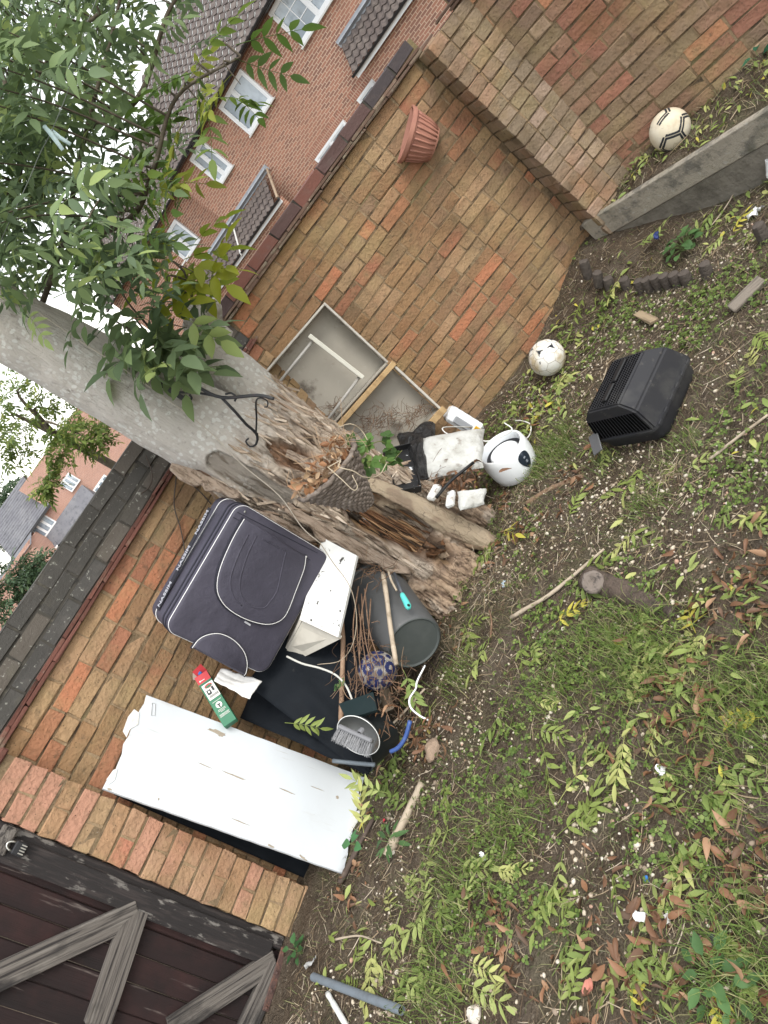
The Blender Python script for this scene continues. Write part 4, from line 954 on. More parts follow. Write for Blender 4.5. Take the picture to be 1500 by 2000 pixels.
for i in range(K1 + 1):
    a = bA + bdir * (2.15 * i / K1) - bN * .03; b = P_E - U_A * .2 * (1 - i / K1) + U_E * (1.9 * i / K1) - N_E * .05
    if i == 0: a = bA - bN * .03 - bdir * .06
    for j in range(K2 + 1):
        p = a * (1 - j / K2) + b * (j / K2); _V.append((p[0], p[1], bedz(p) - .025 * (j == 0) + .05 * (j / K2)))
for i in range(K1):
    for j in range(K2): q = i * (K2 + 1) + j; _F.append((q, q + 1, q + K2 + 2, q + K2 + 1))
bed = MB().add(_V, _F).build('flower_bed', soil, smooth=True, loc=(0, 0, 0)); tag(bed, 'raised strip of soil behind the concrete boards', 'soil', kind='structure')
def on_bed(x, y):
    p = on_z(x, y, BZ)
    for _ in range(4): p = on_z(x, y, bedz(p) + .02)
    return p

# ================================================================== footballs
def pd_(x, y, d): return at_depth(x, y, d)
PHI = (1 + 5 ** .5) / 2
ICO = np.array([unit(v) for v in [(0, a, b * PHI) for a in (-1, 1) for b in (-1, 1)] + [(a, b * PHI, 0) for a in (-1, 1) for b in (-1, 1)] + [(b * PHI, 0, a) for a in (-1, 1) for b in (-1, 1)]])
_d = np.array([[np.linalg.norm(a - b) for b in ICO] for a in ICO]); _el = np.min(_d[_d > .1])
HEX = np.array([unit(ICO[i] + ICO[j] + ICO[k]) for i in range(12) for j in range(i + 1, 12) for k in range(j + 1, 12) if _d[i, j] < _el * 1.1 and _d[j, k] < _el * 1.1 and _d[i, k] < _el * 1.1])
def tri_seams():
    E_ = []; T_ = [(i, j) for i in range(12) for j in range(12) if i != j and _d[i, j] < _el * 1.1]
    P_ = {(i, j): unit(ICO[i] * 2 / 3 + ICO[j] / 3) for i, j in T_}; K_ = list(P_)
    for x in range(len(K_)):
        for y in range(x + 1, len(K_)):
            if np.linalg.norm(P_[K_[x]] - P_[K_[y]]) < .42: E_.append((P_[K_[x]], P_[K_[y]]))
    return E_
SEAMS = tri_seams()
def ball(name, c, R, M, label, base_mat, panel_mat, classify, seam_mat, seam=True):
    t = thing(name, (c[0], c[1], c[2] - R), label, 'football', 'old footballs')
    bm = bmesh.new(); bmesh.ops.create_icosphere(bm, subdivisions=6 if not seam else 5, radius=1.0); D = np.array([v.co[:] for v in bm.verts]); Fc = [tuple(v.index for v in f.verts) for f in bm.faces]; bm.free()
    MB().add(D @ M.T * R + c, Fc).build('cover', base_mat, t, smooth=True)
    cen = np.array([D[list(f)].mean(0) for f in Fc]); cen /= np.linalg.norm(cen, axis=1)[:, None]; sel = classify(cen)
    used = sorted({i for f, s_ in zip(Fc, sel) if s_ for i in f}); mp = {u: k for k, u in enumerate(used)}
    if used: MB().add(D[used] @ M.T * R * 1.006 + c, [tuple(mp[i] for i in f) for f, s_ in zip(Fc, sel) if s_]).build('panel', panel_mat, t, smooth=True)
    if seam:
        s_ = MB()
        for a, b in SEAMS:
            q = np.array([unit(a * (1 - k) + b * k) for k in np.linspace(0, 1, 5)]); s_.tube(q @ M.T * R * 1.0015 + c, .0011, 3, caps=False)
        o = s_.build('seam', seam_mat, t); o['kind'] = 'stuff'
    return t
def ang(D, S_): return np.arccos(np.clip(D @ S_.T, -1, 1))
cream = mk('ball_cream', (.62, .55, .42), [((.40, .31, .20), 'noise', 14, .5, .75, None, .7), ((.72, .70, .64), 'noise', 5, .5, .7, None, .7), ((.22, .17, .12), 'noise', 45, .64, .74, None, .6)], rough=.6, bump=[('noise', 200, .0008)])
whitb = mk('ball_white', (.72, .70, .66), [((.50, .41, .27), 'noise', 9, .46, .62), ((.33, .26, .18), 'noise', 30, .6, .72, None, .7)], rough=.6, bump=[('noise', 200, .0008)])
inkb = mk('ball_black', (.022, .024, .030), [((.14, .13, .12), 'noise', 60, .6, .72, None, .7)], rough=.55)
navy = mk('ball_navy', (.018, .024, .085), [((.10, .10, .13), 'noise', 50, .6, .72, None, .6)], rough=.5)
seamm = mk('ball_seam', (.20, .16, .11), rough=.8)
EDG = [(HEX[i], HEX[j]) for i in range(20) for j in range(i + 1, 20) if HEX[i] @ HEX[j] > .70]
def chev(D):
    out = np.zeros(len(D), bool)
    for k, (a, b) in enumerate(EDG):
        if k % 5 in (1, 4): continue
        n_ = unit(np.cross(a, b)); d = np.abs(np.arcsin(np.clip(D @ n_, -1, 1))); m = unit(a + b); along = np.arccos(np.clip(D @ m, -1, 1)); out |= (d > .022) & (d < .125) & (along < .36)
    return out
def chev_old(D):
    A = ang(D, ICO); k = A.argmin(1); a = A.min(1); out = np.zeros(len(D), bool)
    for i in range(12):
        m = k == i; Mx = frame(ICO[i], ICO[(i * 5 + 3) % 12]); az = np.arctan2(D[m] @ Mx[:, 1], D[m] @ Mx[:, 0]); sec = np.floor((az + math.pi) / (2 * math.pi / 5) + .5 * 0)
        loc = (az + math.pi) % (2 * math.pi / 5) - math.pi / 5; rr = a[m] * np.cos(loc)
        out[m] = (rr > .22) & (rr < .44) & np.isin(sec, (0, 1, 3) if i % 2 else (0, 2))
    return out
def tango(D): return (ang(D, ICO).min(1) > .56) & (D[:, 2] > .05)
def stars(D): return ((ang(D, HEX).min(1) < .34) & (ang(D, HEX).min(1) > .12)) | (ang(D, ICO).min(1) < .16)
b1 = at_depth(1325, 241, 1); R1 = .108
_p = on_bed(1328, 276); ball('football', _p + vec(0, 0, R1 - .02), R1, rotz(.9) @ rotx(.5), 'cream football with black chevrons on the raised bed against the wall', cream, inkb, chev, seamm, seam=False)
_p = on_ground(1090, 718); ball('football', _p + vec(0, 0, R1 - .012), R1, rotz(.3) @ roty(.25) @ rotx(-.2), 'scuffed dirty white football with black triangles lying below the corner wall', whitb, inkb, tango, seamm)
_p = pd_(738, 1310, 3.22); ball('football', _p, .088, rotz(1.3) @ rotx(.9), 'navy and white football half buried in twigs beside the grey bin', mk('ball_grubby', (.34, .32, .30), [((.13, .11, .10), 'noise', 16, .42, .60)], rough=.7), navy, stars, seamm)

# ================================================================== pet carrier
carrier_m = mk('carrier_plastic', (.022, .022, .025), [((.045, .044, .043), 'noise', 7, .50, .70, None, .9), ((.12, .11, .095), 'noise', 30, .62, .78, None, .6)], rough=.62, spec=.25, bump=[('noise', 300, .0005)])
c1_, c2_, c3_ = on_ground(1190, 884), on_ground(1303, 869), on_ground(1370, 748)
ex = unit((c2_ - c1_) * vec(1, 1, 0)); W_ = .31; ey = vec(-ex[1], ex[0], 0)
if ey @ (c3_ - c2_) < 0: ey = -ey
L_ = .43; CO = c1_ + vec(0, 0, -.008); W_ = float(np.linalg.norm((c2_ - c1_)[:2])); L_ = float((c3_ - c2_) @ ey) * 1.02
W_ = .36; L_ = .41
carrier = thing('pet_carrier', CO + ex * W_ / 2 + ey * L_ / 2, 'black plastic pet carrier with slotted end lying on the lawn', 'carrier')
CM = np.stack([ex, ey, vec(0, 0, 1)], 1)
def cpt(u, v, z): return CO + ex * (u * W_) + ey * (v * L_) + vec(0, 0, z)
def ring(s, z, r=.045, sx=None):
    """rounded rectangle ring inset by s metres at height z"""
    out = []
    for (cx, cy, a0) in ((W_ - s - r, L_ - s - r, 0), (s + r, L_ - s - r, 90), (s + r, s + r, 180), (W_ - s - r, s + r, 270)):
        for k in range(5): q = rad(a0 + 22.5 * k); out.append(CO + ex * (cx + r * math.cos(q)) + ey * (cy + r * math.sin(q)) + vec(0, 0, z))
    return out
def loft(rings, cap0=True, cap1=True):
    n = len(rings[0]); V_ = [p for r_ in rings for p in r_]; F_ = []
    for i in range(len(rings) - 1):
        for j in range(n): F_.append((i * n + j, i * n + (j + 1) % n, (i + 1) * n + (j + 1) % n, (i + 1) * n + j))
    if cap0: F_.append(tuple(range(n))[::-1])
    if cap1: F_.append(tuple((len(rings) - 1) * n + j for j in range(n)))
    return MB().add(V_, F_)
loft([ring(.035, 0), ring(.012, .03), ring(.004, .085), ring(-.006, .09), ring(-.006, .102), ring(.004, .104)], cap1=False).build('tray', carrier_m, carrier, smooth=True, angle=35)
def carrier_top():
    # faceted cover: near-vertical sides, chamfer along the long edges, flat slatted lid
    z1, z2 = .215, .27; s1, s2 = .035, .085
    B = [(0, 0), (1, 0), (1, 1), (0, 1)]
    def P(u, v, z): return CO + ex * u + ey * v + vec(0, 0, z)
    lo = [P(.004, .004, .104), P(W_ - .004, .004, .104), P(W_ - .004, L_ - .004, .104), P(.004, L_ - .004, .104)]
    mid = [P(s1 * .7, s1 * .55, z1), P(W_ - s1 * .7, s1 * .55, z1), P(W_ - s1 * .7, L_ - s1, z1), P(s1 * .7, L_ - s1, z1)]
    top = [P(s2, s1 * .8, z2), P(W_ - s2, s1 * .8, z2), P(W_ - s2, L_ - s2, z2), P(s2, L_ - s2, z2)]
    b = bmesh.new(); vs = [b.verts.new(p - origin(carrier)) for p in lo + mid + top]
    for a, c in ((0, 4), (4, 8)):
        for j in range(4): b.faces.new((vs[a + j], vs[a + (j + 1) % 4], vs[c + (j + 1) % 4], vs[c + j]))
    b.faces.new([vs[8 + j] for j in range(4)])
    bmesh.ops.bevel(b, geom=[e for e in b.edges if len(e.link_faces) == 2], offset=.009, segments=2, affect='EDGES')
    me = bpy.data.meshes.new('cover'); b.to_mesh(me); b.free(); me.materials.append(carrier_m)
    o = bpy.data.objects.new('cover', me); link(o, carrier); return lo, mid, top
lo, mid, top = carrier_top()
hole_m = mk('slot_black', (.004, .004, .004), rough=1, spec=0)
fn = unit(np.cross(lo[1] - lo[0], mid[0] - lo[0])); fn = fn if fn @ (CO - EYEP) < 0 else -fn
sl = MB(); seen_white = mk('slot_glint', (.5, .5, .48), rough=.9)
for i in range(13):
    t = .08 + .84 * i / 12
    for k in range(17):
        u = .07 + .86 * k / 16; a = lo[0] * (1 - u) + lo[1] * u; b_ = mid[0] * (1 - u) + mid[1] * u
        p = a * (1 - t) + b_ * t; sl.box(p + fn * .0018, (.0085, .0065, .003), np.stack([ex, unit(np.cross(fn, ex)), fn], 1))
o = sl.build('grille_slot', hole_m, carrier); o['kind'] = 'stuff'
sl = MB(); tn = vec(0, 0, 1)
for i in range(26):
    for k in range(11):
        p = top[0] + (top[1] - top[0]) * (.06 + .88 * k / 10) + (top[3] - top[0]) * (.05 + .9 * i / 25); sl.box(p + tn * .0015, (.007, .004, .003), CM)
o = sl.build('lid_slot', hole_m, carrier); o['kind'] = 'stuff'
for (u, v, w, l) in ((.5, .28, .03, .10), (.5, .70, .03, .13)):
    MB().box(top[0] + (top[1] - top[0]) * u + (top[3] - top[0]) * v + vec(0, 0, .006), (w, l, .012), CM, bev=.004).build('handle_recess', mk('carrier_black', (.010, .010, .011), rough=.5), carrier)
MB().box(CO + ex * .03 - ey * .03 + vec(0, 0, .12), (.06, .10, .008), CM @ rotx(.5) @ rotz(.4), bev=.003).build('door_flap', mk('carrier_grey', (.10, .10, .105), rough=.45), carrier)
for k in range(6): MB().box(CO + ex * (W_ + .002) + ey * (L_ * (.1 + .16 * k)) + vec(0, 0, .096), (.012, .03, .018), CM, bev=.003).build('clip', carrier_m, carrier)

# ================================================================== white appliances
gloss_white = mk('gloss_white', (.80, .82, .84), [((.62, .60, .56), 'noise', 9, .62, .78, None, .6), ((.45, .42, .38), 'noise', 60, .72, .78, None, .5)], rough=.28, spec=.5)
teal_dark = mk('control_panel', (.020, .028, .040), rough=.35)
up = vec(0, 0, 1)
_p = on_ground(1012, 920); tilt = frame(unit(vec(.20, -.16, 1)), vec(1, 0, 0))
fry = thing('steriliser', _p, 'round white kitchen appliance without lid and dark teardrop control panel', 'appliance')
FR = .142
MB().lathe([(FR * .80, 0), (FR * .90, .012), (FR * .97, .06), (FR * 1.0, .11), (FR * .98, .16), (FR * .95, .188), (FR * .91, .196), (FR * .84, .193), (FR * .80, .175), (FR * .79, .150)], _p, tilt, 40, cap0=True).build('body', gloss_white, fry, smooth=True, angle=50)
MB().lathe([(FR * .80, .152), (FR * .76, .118), (FR * .5, .112), (.002, .112)], _p, tilt, 32).build('well', mk('dark_well', (.05, .05, .055), rough=.5), fry, smooth=True)
MB().lathe([(FR * .62, .112), (FR * .62, .150), (FR * .57, .160), (.002, .163)], _p, tilt, 28).build('inner_plate', gloss_white, fry, smooth=True, angle=40)
# teardrop on the side that faces the lens
fa = math.atan2(-_p[1], -_p[0]) + .35; 
def fry_pt(a, h, off=.002):
    hs = [0, .012, .05, .10, .155, .178]; rs = [.80, .90, .97, 1.0, .98, .95]; r = np.interp(h, hs, rs) * FR + off; return _p + tilt @ vec(r * math.cos(a), r * math.sin(a), h)
cz = []; 
for k in range(28):
    q = 2 * math.pi * k / 28; du = .036 * math.cos(q) * (1 - .35 * math.sin(q) * -1 if False else 1 + .38 * math.sin(q)); dv = .052 * math.sin(q); cz.append((du / FR, .112 + dv))
V_ = [fry_pt(fa, .112, .004)] + [fry_pt(fa + a * .55, h, .0035) for a, h in cz] + [fry_pt(fa + a, h, .002) for a, h in cz]
MB().add(V_, [(0, 1 + k, 1 + (k + 1) % 28) for k in range(28)] + [(1 + k, 29 + k, 29 + (k + 1) % 28, 1 + (k + 1) % 28) for k in range(28)]).build('control_panel', teal_dark, fry, smooth=True)
for dz_, r_ in ((.018, .008), (-.004, .004), (-.012, .004)):
    q = fry_pt(fa, .112 + dz_, .0055); MB().box(q, (.014, .003, r_), frame(up, np.cross(up, q - _p))).build('button', mk('button_grey', (.22, .24, .27), rough=.4), fry)
# fan heater standing on end
hb = at_depth(905, 826, 1); Hc = on_plane(905, 824, C_AB + U_A * .4 + N_A * .26, N_A); hz = unit(vec(-.10, .12, 1)); HMx = frame(hz, U_A) 
heat = thing('fan_heater', Hc - hz * .12, 'white plastic fan heater with yellow warning label standing under the drawer base', 'heater')
MB().box(Hc, (.105, .11, .245), HMx, bev=.018).build('body', gloss_white, heat, smooth=True, angle=50)
MB().box(Hc - HMx[:, 1] * .0545 + hz * .01 - HMx[:, 0] * .014, (.045, .012, .13), HMx, bev=.006).build('handle_slot', mk('slot_grey', (.30, .31, .33), rough=.4), heat)
MB().box(Hc - HMx[:, 1] * .0560 - hz * .088 - HMx[:, 0] * .010, (.06, .003, .042), HMx).build('warning_label', mk('label_yellow', (.75, .42, .02), rough=.5), heat)
for k in range(4): MB().box(Hc - HMx[:, 1] * .0585 - hz * (.075 + .008 * k) - HMx[:, 0] * .010, (.042, .001, .0018), HMx).build('print_line', mk('label_ink', (.12, .07, .02)), heat)
MB().box(Hc + HMx[:, 0] * .0535 + hz * .0, (.003, .07, .19), HMx).build('air_grille', mk('grille_grey', (.5, .5, .5), [((.1, .1, .1), 'wave', 60, .4, .6)], rough=.5), heat)
flex = mk('white_flex', (.74, .73, .70), rough=.5)
def cord(name, pts, r, mat, label, cat, group=None, n=36):
    return tag(MB().tube(curve_pts(pts, n), r, 6).build(name, mat, smooth=True), label, cat, group)
gp = on_ground
cord('power_cord', [Hc - hz * .05 - HMx[:, 1] * .055, at_depth(866, 835, 4.13), at_depth(880, 850, 4.02), at_depth(915, 846, 3.98), at_depth(948, 862, 3.85), at_depth(985, 850, 3.78), at_depth(1000, 838, 3.75), at_depth(985, 826, 3.8)], .0038, flex, 'white power cord looping between the heater and the round appliance', 'cord')
cord('power_cord', [gp(1004, 822, .01), gp(1020, 822, .02), gp(1036, 830, .03), gp(1034, 850, .02), gp(1020, 862, .03), gp(1002, 872, .02)], .0038, flex, 'white power cord looped on the leaves right of the round appliance', 'cord')

# ================================================================== pillow, bags, tray, foam
cloth_white = mk('dirty_cloth', (.50, .50, .48), [((.36, .35, .32), 'noise', 9, .45, .65), ((.20, .17, .14), 'noise', 22, .58, .72, None, .8)], rough=.95, bump=[('noise', 30, .012), ('noise', 400, .001)])
def cushion(name, P00, P10, P11, P01, th, mat, label, cat, seed=0, n=26, wrinkle=.022):
    nrm = unit(np.cross(P10 - P00, P01 - P00)); 
    if nrm @ (np.asarray(P00) - EYEP) > 0: nrm = -nrm
    V_ = []; F_ = []
    for sgn in (1, -1):
        base = len(V_)
        for j in range(n + 1):
            for i in range(n + 1):
                u, v = i / n, j / n; p = (P00 * (1 - u) + P10 * u) * (1 - v) + (P01 * (1 - u) + P11 * u) * v
                e = (max(0, 1 - (2 * u - 1) ** 4) * max(0, 1 - (2 * v - 1) ** 4)) ** .5; w = NZ.fbm(np.array([[u * 3 + seed, v * 3, sgn]]), 4)[0]
                V_.append(p + nrm * (sgn * th * .5 * e + wrinkle * w * (1 if sgn > 0 else .3)) + (P10 - P00) * .05 * NZ.at(np.array([[v * 4, seed + 2.0, .5]]))[0])
        for j in range(n):
            for i in range(n): a = base + j * (n + 1) + i; q = (a, a + 1, a + n + 2, a + n + 1); F_.append(q if sgn > 0 else q[::-1])
    return tag(MB().add(V_, F_).build(name, mat, smooth=True), label, cat)
def pd(x, y, d): return at_depth(x, y, d)
cushion('pillow', pd(826, 856, 3.92), pd(946, 838, 3.92), pd(942, 915, 3.70), pd(824, 940, 3.76), .11, cloth_white, 'grubby white pillow slumped beside the round appliance', 'pillow', 3)
cushion('rag', pd(893, 962, 3.60), pd(950, 955, 3.60), pd(945, 985, 3.54), pd(898, 997, 3.54), .05, cloth_white, 'small grubby white rag lying by the tree root', 'rag', 9)
bin_bag = mk('bin_bag', (.012, .012, .013), rough=.28, spec=.6, bump=[('noise', 26, .03), ('noise', 90, .01)])
cushion('bin_bag', pd(792, 872, 3.98), pd(838, 858, 3.98), pd(838, 935, 3.75), pd(815, 940, 3.75), .12, bin_bag, 'black bin bag crumpled behind the pillow', 'bag', 5, wrinkle=.04)
cushion('bin_bag', pd(775, 855, 4.2), pd(850, 828, 4.25), pd(850, 862, 4.1), pd(790, 890, 4.0), .10, bin_bag, 'black bin bag wedged below the drawer base', 'bag', 7, wrinkle=.05)
tray_m = mk('black_tray', (.013, .013, .014), [((.72, .74, .76), 'noise', 11, .55, .60), ((.72, .74, .76), 'noise', 40, .62, .66)], rough=.5)
tA, tB, tC, tD = pd(748, 880, 3.86), pd(802, 866, 3.90), pd(822, 950, 3.62), pd(775, 960, 3.60)
tr = thing('seed_tray', (tA + tC) / 2, 'black plastic tray splashed with white paint next to the tree', 'tray')
tn_ = unit(np.cross(tB - tA, tD - tA)); tn_ = tn_ if tn_ @ (tA - EYEP) < 0 else -tn_
MB().add([tA - tn_ * .03, tB - tn_ * .03, tC - tn_ * .03, tD - tn_ * .03, tA - tn_ * .036, tB - tn_ * .036, tC - tn_ * .036, tD - tn_ * .036], [(0, 1, 2, 3), (7, 6, 5, 4), (0, 4, 5, 1), (1, 5, 6, 2), (2, 6, 7, 3), (3, 7, 4, 0)]).build('base', tray_m, tr)
for a, b in ((tA, tB), (tB, tC), (tC, tD), (tD, tA)): beam(MB(), a - tn_ * .015, b - tn_ * .015, .006, .045, tn_).build('rim', mk('tray_rim', (.014, .014, .015), [((.6, .6, .6), 'noise', 70, .66, .7)], rough=.4), tr)
foam = mk('polystyrene', (.62, .62, .61), [((.4, .37, .33), 'noise', 12, .5, .68, None, .8), ((.16, .12, .09), 'noise', 30, .58, .66, None, .9)], rough=.9, bump=[('noise', 150, .003)])
for (x, y, w, l, a, d, lab) in ((848, 962, .09, .05, .3, 3.62, 'broken white polystyrene piece under the dry leaves by the trunk'), (880, 975, .11, .045, .9, 3.58, 'second broken white polystyrene piece nearer the root')):
    b = MB(); b.box(pd(x, y, d), (w, l, .03), rotz(a) @ rotx(.25), bev=.008); tag(b.build('foam_scrap', foam), lab, 'scrap', 'white scraps by the tree')
cord('black_stick', [pd(852, 972, 3.55), pd(880, 940, 3.58), pd(925, 903, 3.62)], .008, mk('black_rod', (.012, .012, .013), rough=.5), 'black umbrella shaft lying across the dry leaves', 'rod', n=8)

# ================================================================== drawer base leaning on the corner wall, and the metal frame in it
beige = mk('beige_board', (.38, .35, .30), [((.30, .275, .235), 'noise', 3, .45, .7), ((.08, .06, .045), 'noise', 5, .57, .68, None, .85), ((.46, .43, .38), 'noise', 25, .6, .75, None, .5)], rough=.7)
beige_edge = mk('beige_edge', (.50, .47, .42), [((.36, .33, .29), 'noise', 12, .5, .7)], rough=.6)
pine = mk('pine_batten', (.48, .33, .17), [((.34, .22, .11), 'noise', 20, .5, .65, (1, 1, .3)), ((.14, .10, .07), 'noise', 30, .64, .74)], rough=.8, bump=[('noise', 60, .003)])
nC = unit(N_A * 1.0 + vec(0, 0, .16)); cP = C_AB + U_A * .4 + N_A * .20
def cq(x, y, d=0.0): return on_plane(x, y, cP + vec(0, 0, 1.0) + nC * d - vec(0, 0, 0), nC)
kTR, kBR = cq(634, 590), cq(861, 801)
cdn = unit(kBR - kTR); cL = unit(np.cross(nC, cdn)); cL = cL if cL[0] < 0 else -cL; Hh = float(np.linalg.norm(kBR - kTR)); Wd = .60; DP = .13
KM = np.stack([-cL, nC, -cdn], 1); KM = KM if np.linalg.det(KM) > 0 else np.stack([-cL, nC, cdn], 1)
kab = thing('bed_drawer', kBR + cL * Wd / 2, 'grey-beige upturned bed drawer base leaning on the corner wall', 'drawer base')
def kp(l, h, d): return kTR + cL * l + cdn * h + nC * d      # l to the left, h down, d outwards
def slab(name, l0, l1, h0, h1, d0, d1, mat, bev=.003): return MB().box(kp((l0 + l1) / 2, (h0 + h1) / 2, (d0 + d1) / 2), (l1 - l0, d1 - d0, h1 - h0), np.stack([-cL, np.cross(-cdn, -cL), -cdn], 1), bev=bev).build(name, mat, kab)
slab('back_panel', .01, Wd, .01, Hh, -DP - .008, -DP, beige)
slab('side_panel', 0, .014, 0, Hh * .54, -DP, 0, beige_edge)
slab('side_panel', -.012, .004, Hh * .56, Hh, -DP, 0, beige_edge)
slab('top_panel', .0145, Wd, 0, .014, -DP, 0, beige_edge)
slab('divider', .015, Wd, Hh * .53, Hh * .545, -DP, -.004, beige)
slab('batten', -.02, Wd, Hh * .555, Hh * .59, -.03, .012, pine)
slab('batten', -.025, Wd, Hh - .012, Hh + .03, -.02, .018, pine)
slab('bottom_panel', .006, Wd, Hh - .014, Hh, -DP, -.021, beige)
ufr = mk('cream_metal', (.66, .64, .56), rough=.45)
uf = thing('table_trestle', cq(660, 770, .03), 'cream U-shaped metal leg frame resting inside the drawer base', 'frame')
a, b = cq(604, 655, .02), cq(710, 738, .02); beam(MB(), a, b, .026, .022, nC).build('crossbar', ufr, uf)
for q0, q1 in (((614, 662), (535, 760)), ((703, 735), (625, 840))): MB().tube(np.array([cq(*q0, .0), cq(*q1, .0)]), .0095, 8).build('leg', mk('grey_tube', (.42, .40, .37), rough=.5), uf, smooth=True)

# ================================================================== terracotta planter on the wall
terra = mk('terracotta_plastic', (.40, .19, .14), [((.31, .14, .105), 'noise', 8, .45, .7), ((.42, .22, .16), 'noise', 25, .6, .75, None, .6)], rough=.6)
pc = on_plane(806, 268, C_AB, N_A); pc = on_plane(806, 268, pc + N_A * .02, N_A)
plan = thing('wall_planter', pc, 'terracotta half-round ribbed planter hung on the corner wall', 'planter')
PMx = np.stack([U_A, -N_A, up], 1); pr = [(.075, -.135), (.095, -.13), (.118, -.07), (.132, -.01), (.142, .025), (.158, .028), (.160, .052), (.150, .053), (.140, .03)]
TP = PMx @ roty(-.40)
MB().lathe([(r * .98, h) for r, h in pr], pc, TP @ rotz(math.pi), 30, 0.0, math.pi).build('bowl', terra, plan, smooth=True, angle=40)
MB().add([pc + TP @ vec(x, 0.0, z) for x, z in [(-p[0] * .98, p[1]) for p in pr[:7]] + [(p[0] * .98, p[1]) for p in pr[:7][::-1]]], [tuple(range(14))]).build('back_plate', terra, plan)
for k in range(13):
    q = math.pi + math.pi * (k + .5) / 13; pts = np.array([pc + TP @ vec(math.cos(q) * r, math.sin(q) * r, h) for r, h in ((.097, -.118), (.117, -.07), (.130, -.015), (.138, .015))])
    MB().tube(pts, .0065, 5).build('rib', terra, plan, smooth=True)
MB().lathe([(.001, .01), (.138, .012)], pc, TP @ rotz(math.pi), 20, 0.0, math.pi).build('compost', mk('dark_compost', (.05, .035, .03), rough=1), plan)
# ================================================================== white panel leaning on the left wall
panel_m = mk('white_painted_board', (.56, .59, .62), [((.51, .53, .55), 'noise', 3, .45, .7, None, .7), ((.36, .34, .31), 'noise', 34, .64, .72, (.07, 1, 1), .75), ((.42, .41, .39), 'noise', 12, .60, .75, (.2, 1, 1), .7), ((.28, .24, .20), 'noise', 60, .70, .75, None, .7)], rough=.45)
chip_m = mk('raw_chipboard', (.34, .29, .23), [((.2, .16, .12), 'noise', 80, .5, .7)], rough=.95)
wA, wB = on_ground(716, 1517, .012), on_ground(668, 1706, .012)
tA_ = on_plane(283, 1359, P_BL + N_B * .045, N_B); tB_ = on_plane(203, 1539, P_BL + N_B * .16, N_B)
wx = unit((wA + tA_ - wB - tB_)); wl = unit((tA_ + tB_) / 2 - (wA + wB) / 2); wl = unit(wl - wx * (wl @ wx)); wn = np.cross(wx, wl); wn = wn if wn @ wA < 0 else -wn
Lp = float(np.linalg.norm((tA_ + tB_) / 2 - (wA + wB) / 2)); Wp_ = float(np.linalg.norm(wA - wB) + np.linalg.norm(tA_ - tB_)) / 2; c0 = (wA + wB + tA_ + tB_) / 4
pan = thing('painted_board', (wA + wB) / 2, 'large white painted board leaning on the left wall beside the gate pier', 'board')
# outline with knocked corners and a ragged upper end
rg = np.random.default_rng(5); poly = []
for t in np.linspace(-.5, .5, 26): poly.append((Lp * t, -Wp_ / 2 + rg.normal(0, .0007)))
for t in np.linspace(-.5, .5, 12)[1:-1]: poly.append((Lp / 2 + rg.normal(0, .004) - (.012 if .1 < t < .4 else 0), Wp_ * t))
for t in np.linspace(.5, -.5, 26): poly.append((Lp * t, Wp_ / 2 + rg.normal(0, .0007)))
for t in np.linspace(.5, -.5, 12)[1:-1]: poly.append((-Lp / 2 + abs(rg.normal(0, .006)), Wp_ * t))
PNM = np.stack([wl, np.cross(wn, wl), wn], 1)
_bp = MB().prism(poly, -.018, 0, (0, 0, 0), None, inset=.002); _bm = bpy.data.meshes.new('board'); _bm.from_pydata(np.concatenate(_bp.v).tolist(), [], _bp.f); _bm.materials.append(panel_m); inst('board', _bm, c0, PNM, pan)
def ppx(x, y, d=.001): return on_plane(x, y, c0 + wn * d, wn)
def chip(pts, mat=chip_m, d=.0016, name='chip'):
    P_ = [ppx(x, y, d) for x, y in pts]; MB().add(P_ + [p - wn * .003 for p in P_], [tuple(range(len(P_)))] + [(i, len(P_) + i, len(P_) + (i + 1) % len(P_), (i + 1) % len(P_)) for i in range(len(P_))]).build(name, mat, pan)
def blotch(x, y, a, b, ang, seed, n=14):
    r = np.random.default_rng(seed); return [(x + (a * math.cos(q) * math.cos(ang) - b * math.sin(q) * math.sin(ang)) * k, y + (a * math.cos(q) * math.sin(ang) + b * math.sin(q) * math.cos(ang)) * k) for q, k in zip(np.linspace(0, 2 * math.pi, n, endpoint=False), r.uniform(.55, 1.2, n))]
for (x, y, a, b, an, sd) in ((423, 1429, 19, 4, .35, 1), (431, 1436, 7, 3, .3, 2), (458, 1515, 30, 1.6, .38, 3), (560, 1545, 16, 1.2, .4, 4), (528, 1652, 8, 2.5, .4, 5), (592, 1675, 10, 2.2, .7, 6), (659, 1557, 3, 4, .3, 7), (214, 1541, 6, 2.5, .3, 8), (470, 1605, 18, 1.2, .4, 9), (400, 1495, 14, 1.0, .4, 10), (310, 1561, 2, 3, .2, 11), (620, 1540, 14, .9, .35, 12)): chip(blotch(x, y, a, b, an, sd))
peel = mk('peeling_paint', (.66, .66, .64), [((.5, .48, .44), 'noise', 30, .5, .7)], rough=.6)
for k, pts in enumerate((((262, 1385), (272, 1392), (270, 1415), (254, 1424), (247, 1440), (240, 1428), (250, 1400)), ((221, 1504), (230, 1500), (224, 1524), (212, 1532), (208, 1522)), ((688, 1590), (704, 1580), (702, 1600), (684, 1628), (680, 1620)))): chip(pts, peel, .004, 'paint_flake')
MB().tube(np.array([ppx(297, 1373, .003), ppx(303, 1374, .003), ppx(302, 1398, .003), ppx(295, 1397, .003), ppx(297, 1373, .003)]), .002, 4).build('keyhole_plate', mk('plate_grey', (.45, .46, .46), rough=.5), pan)

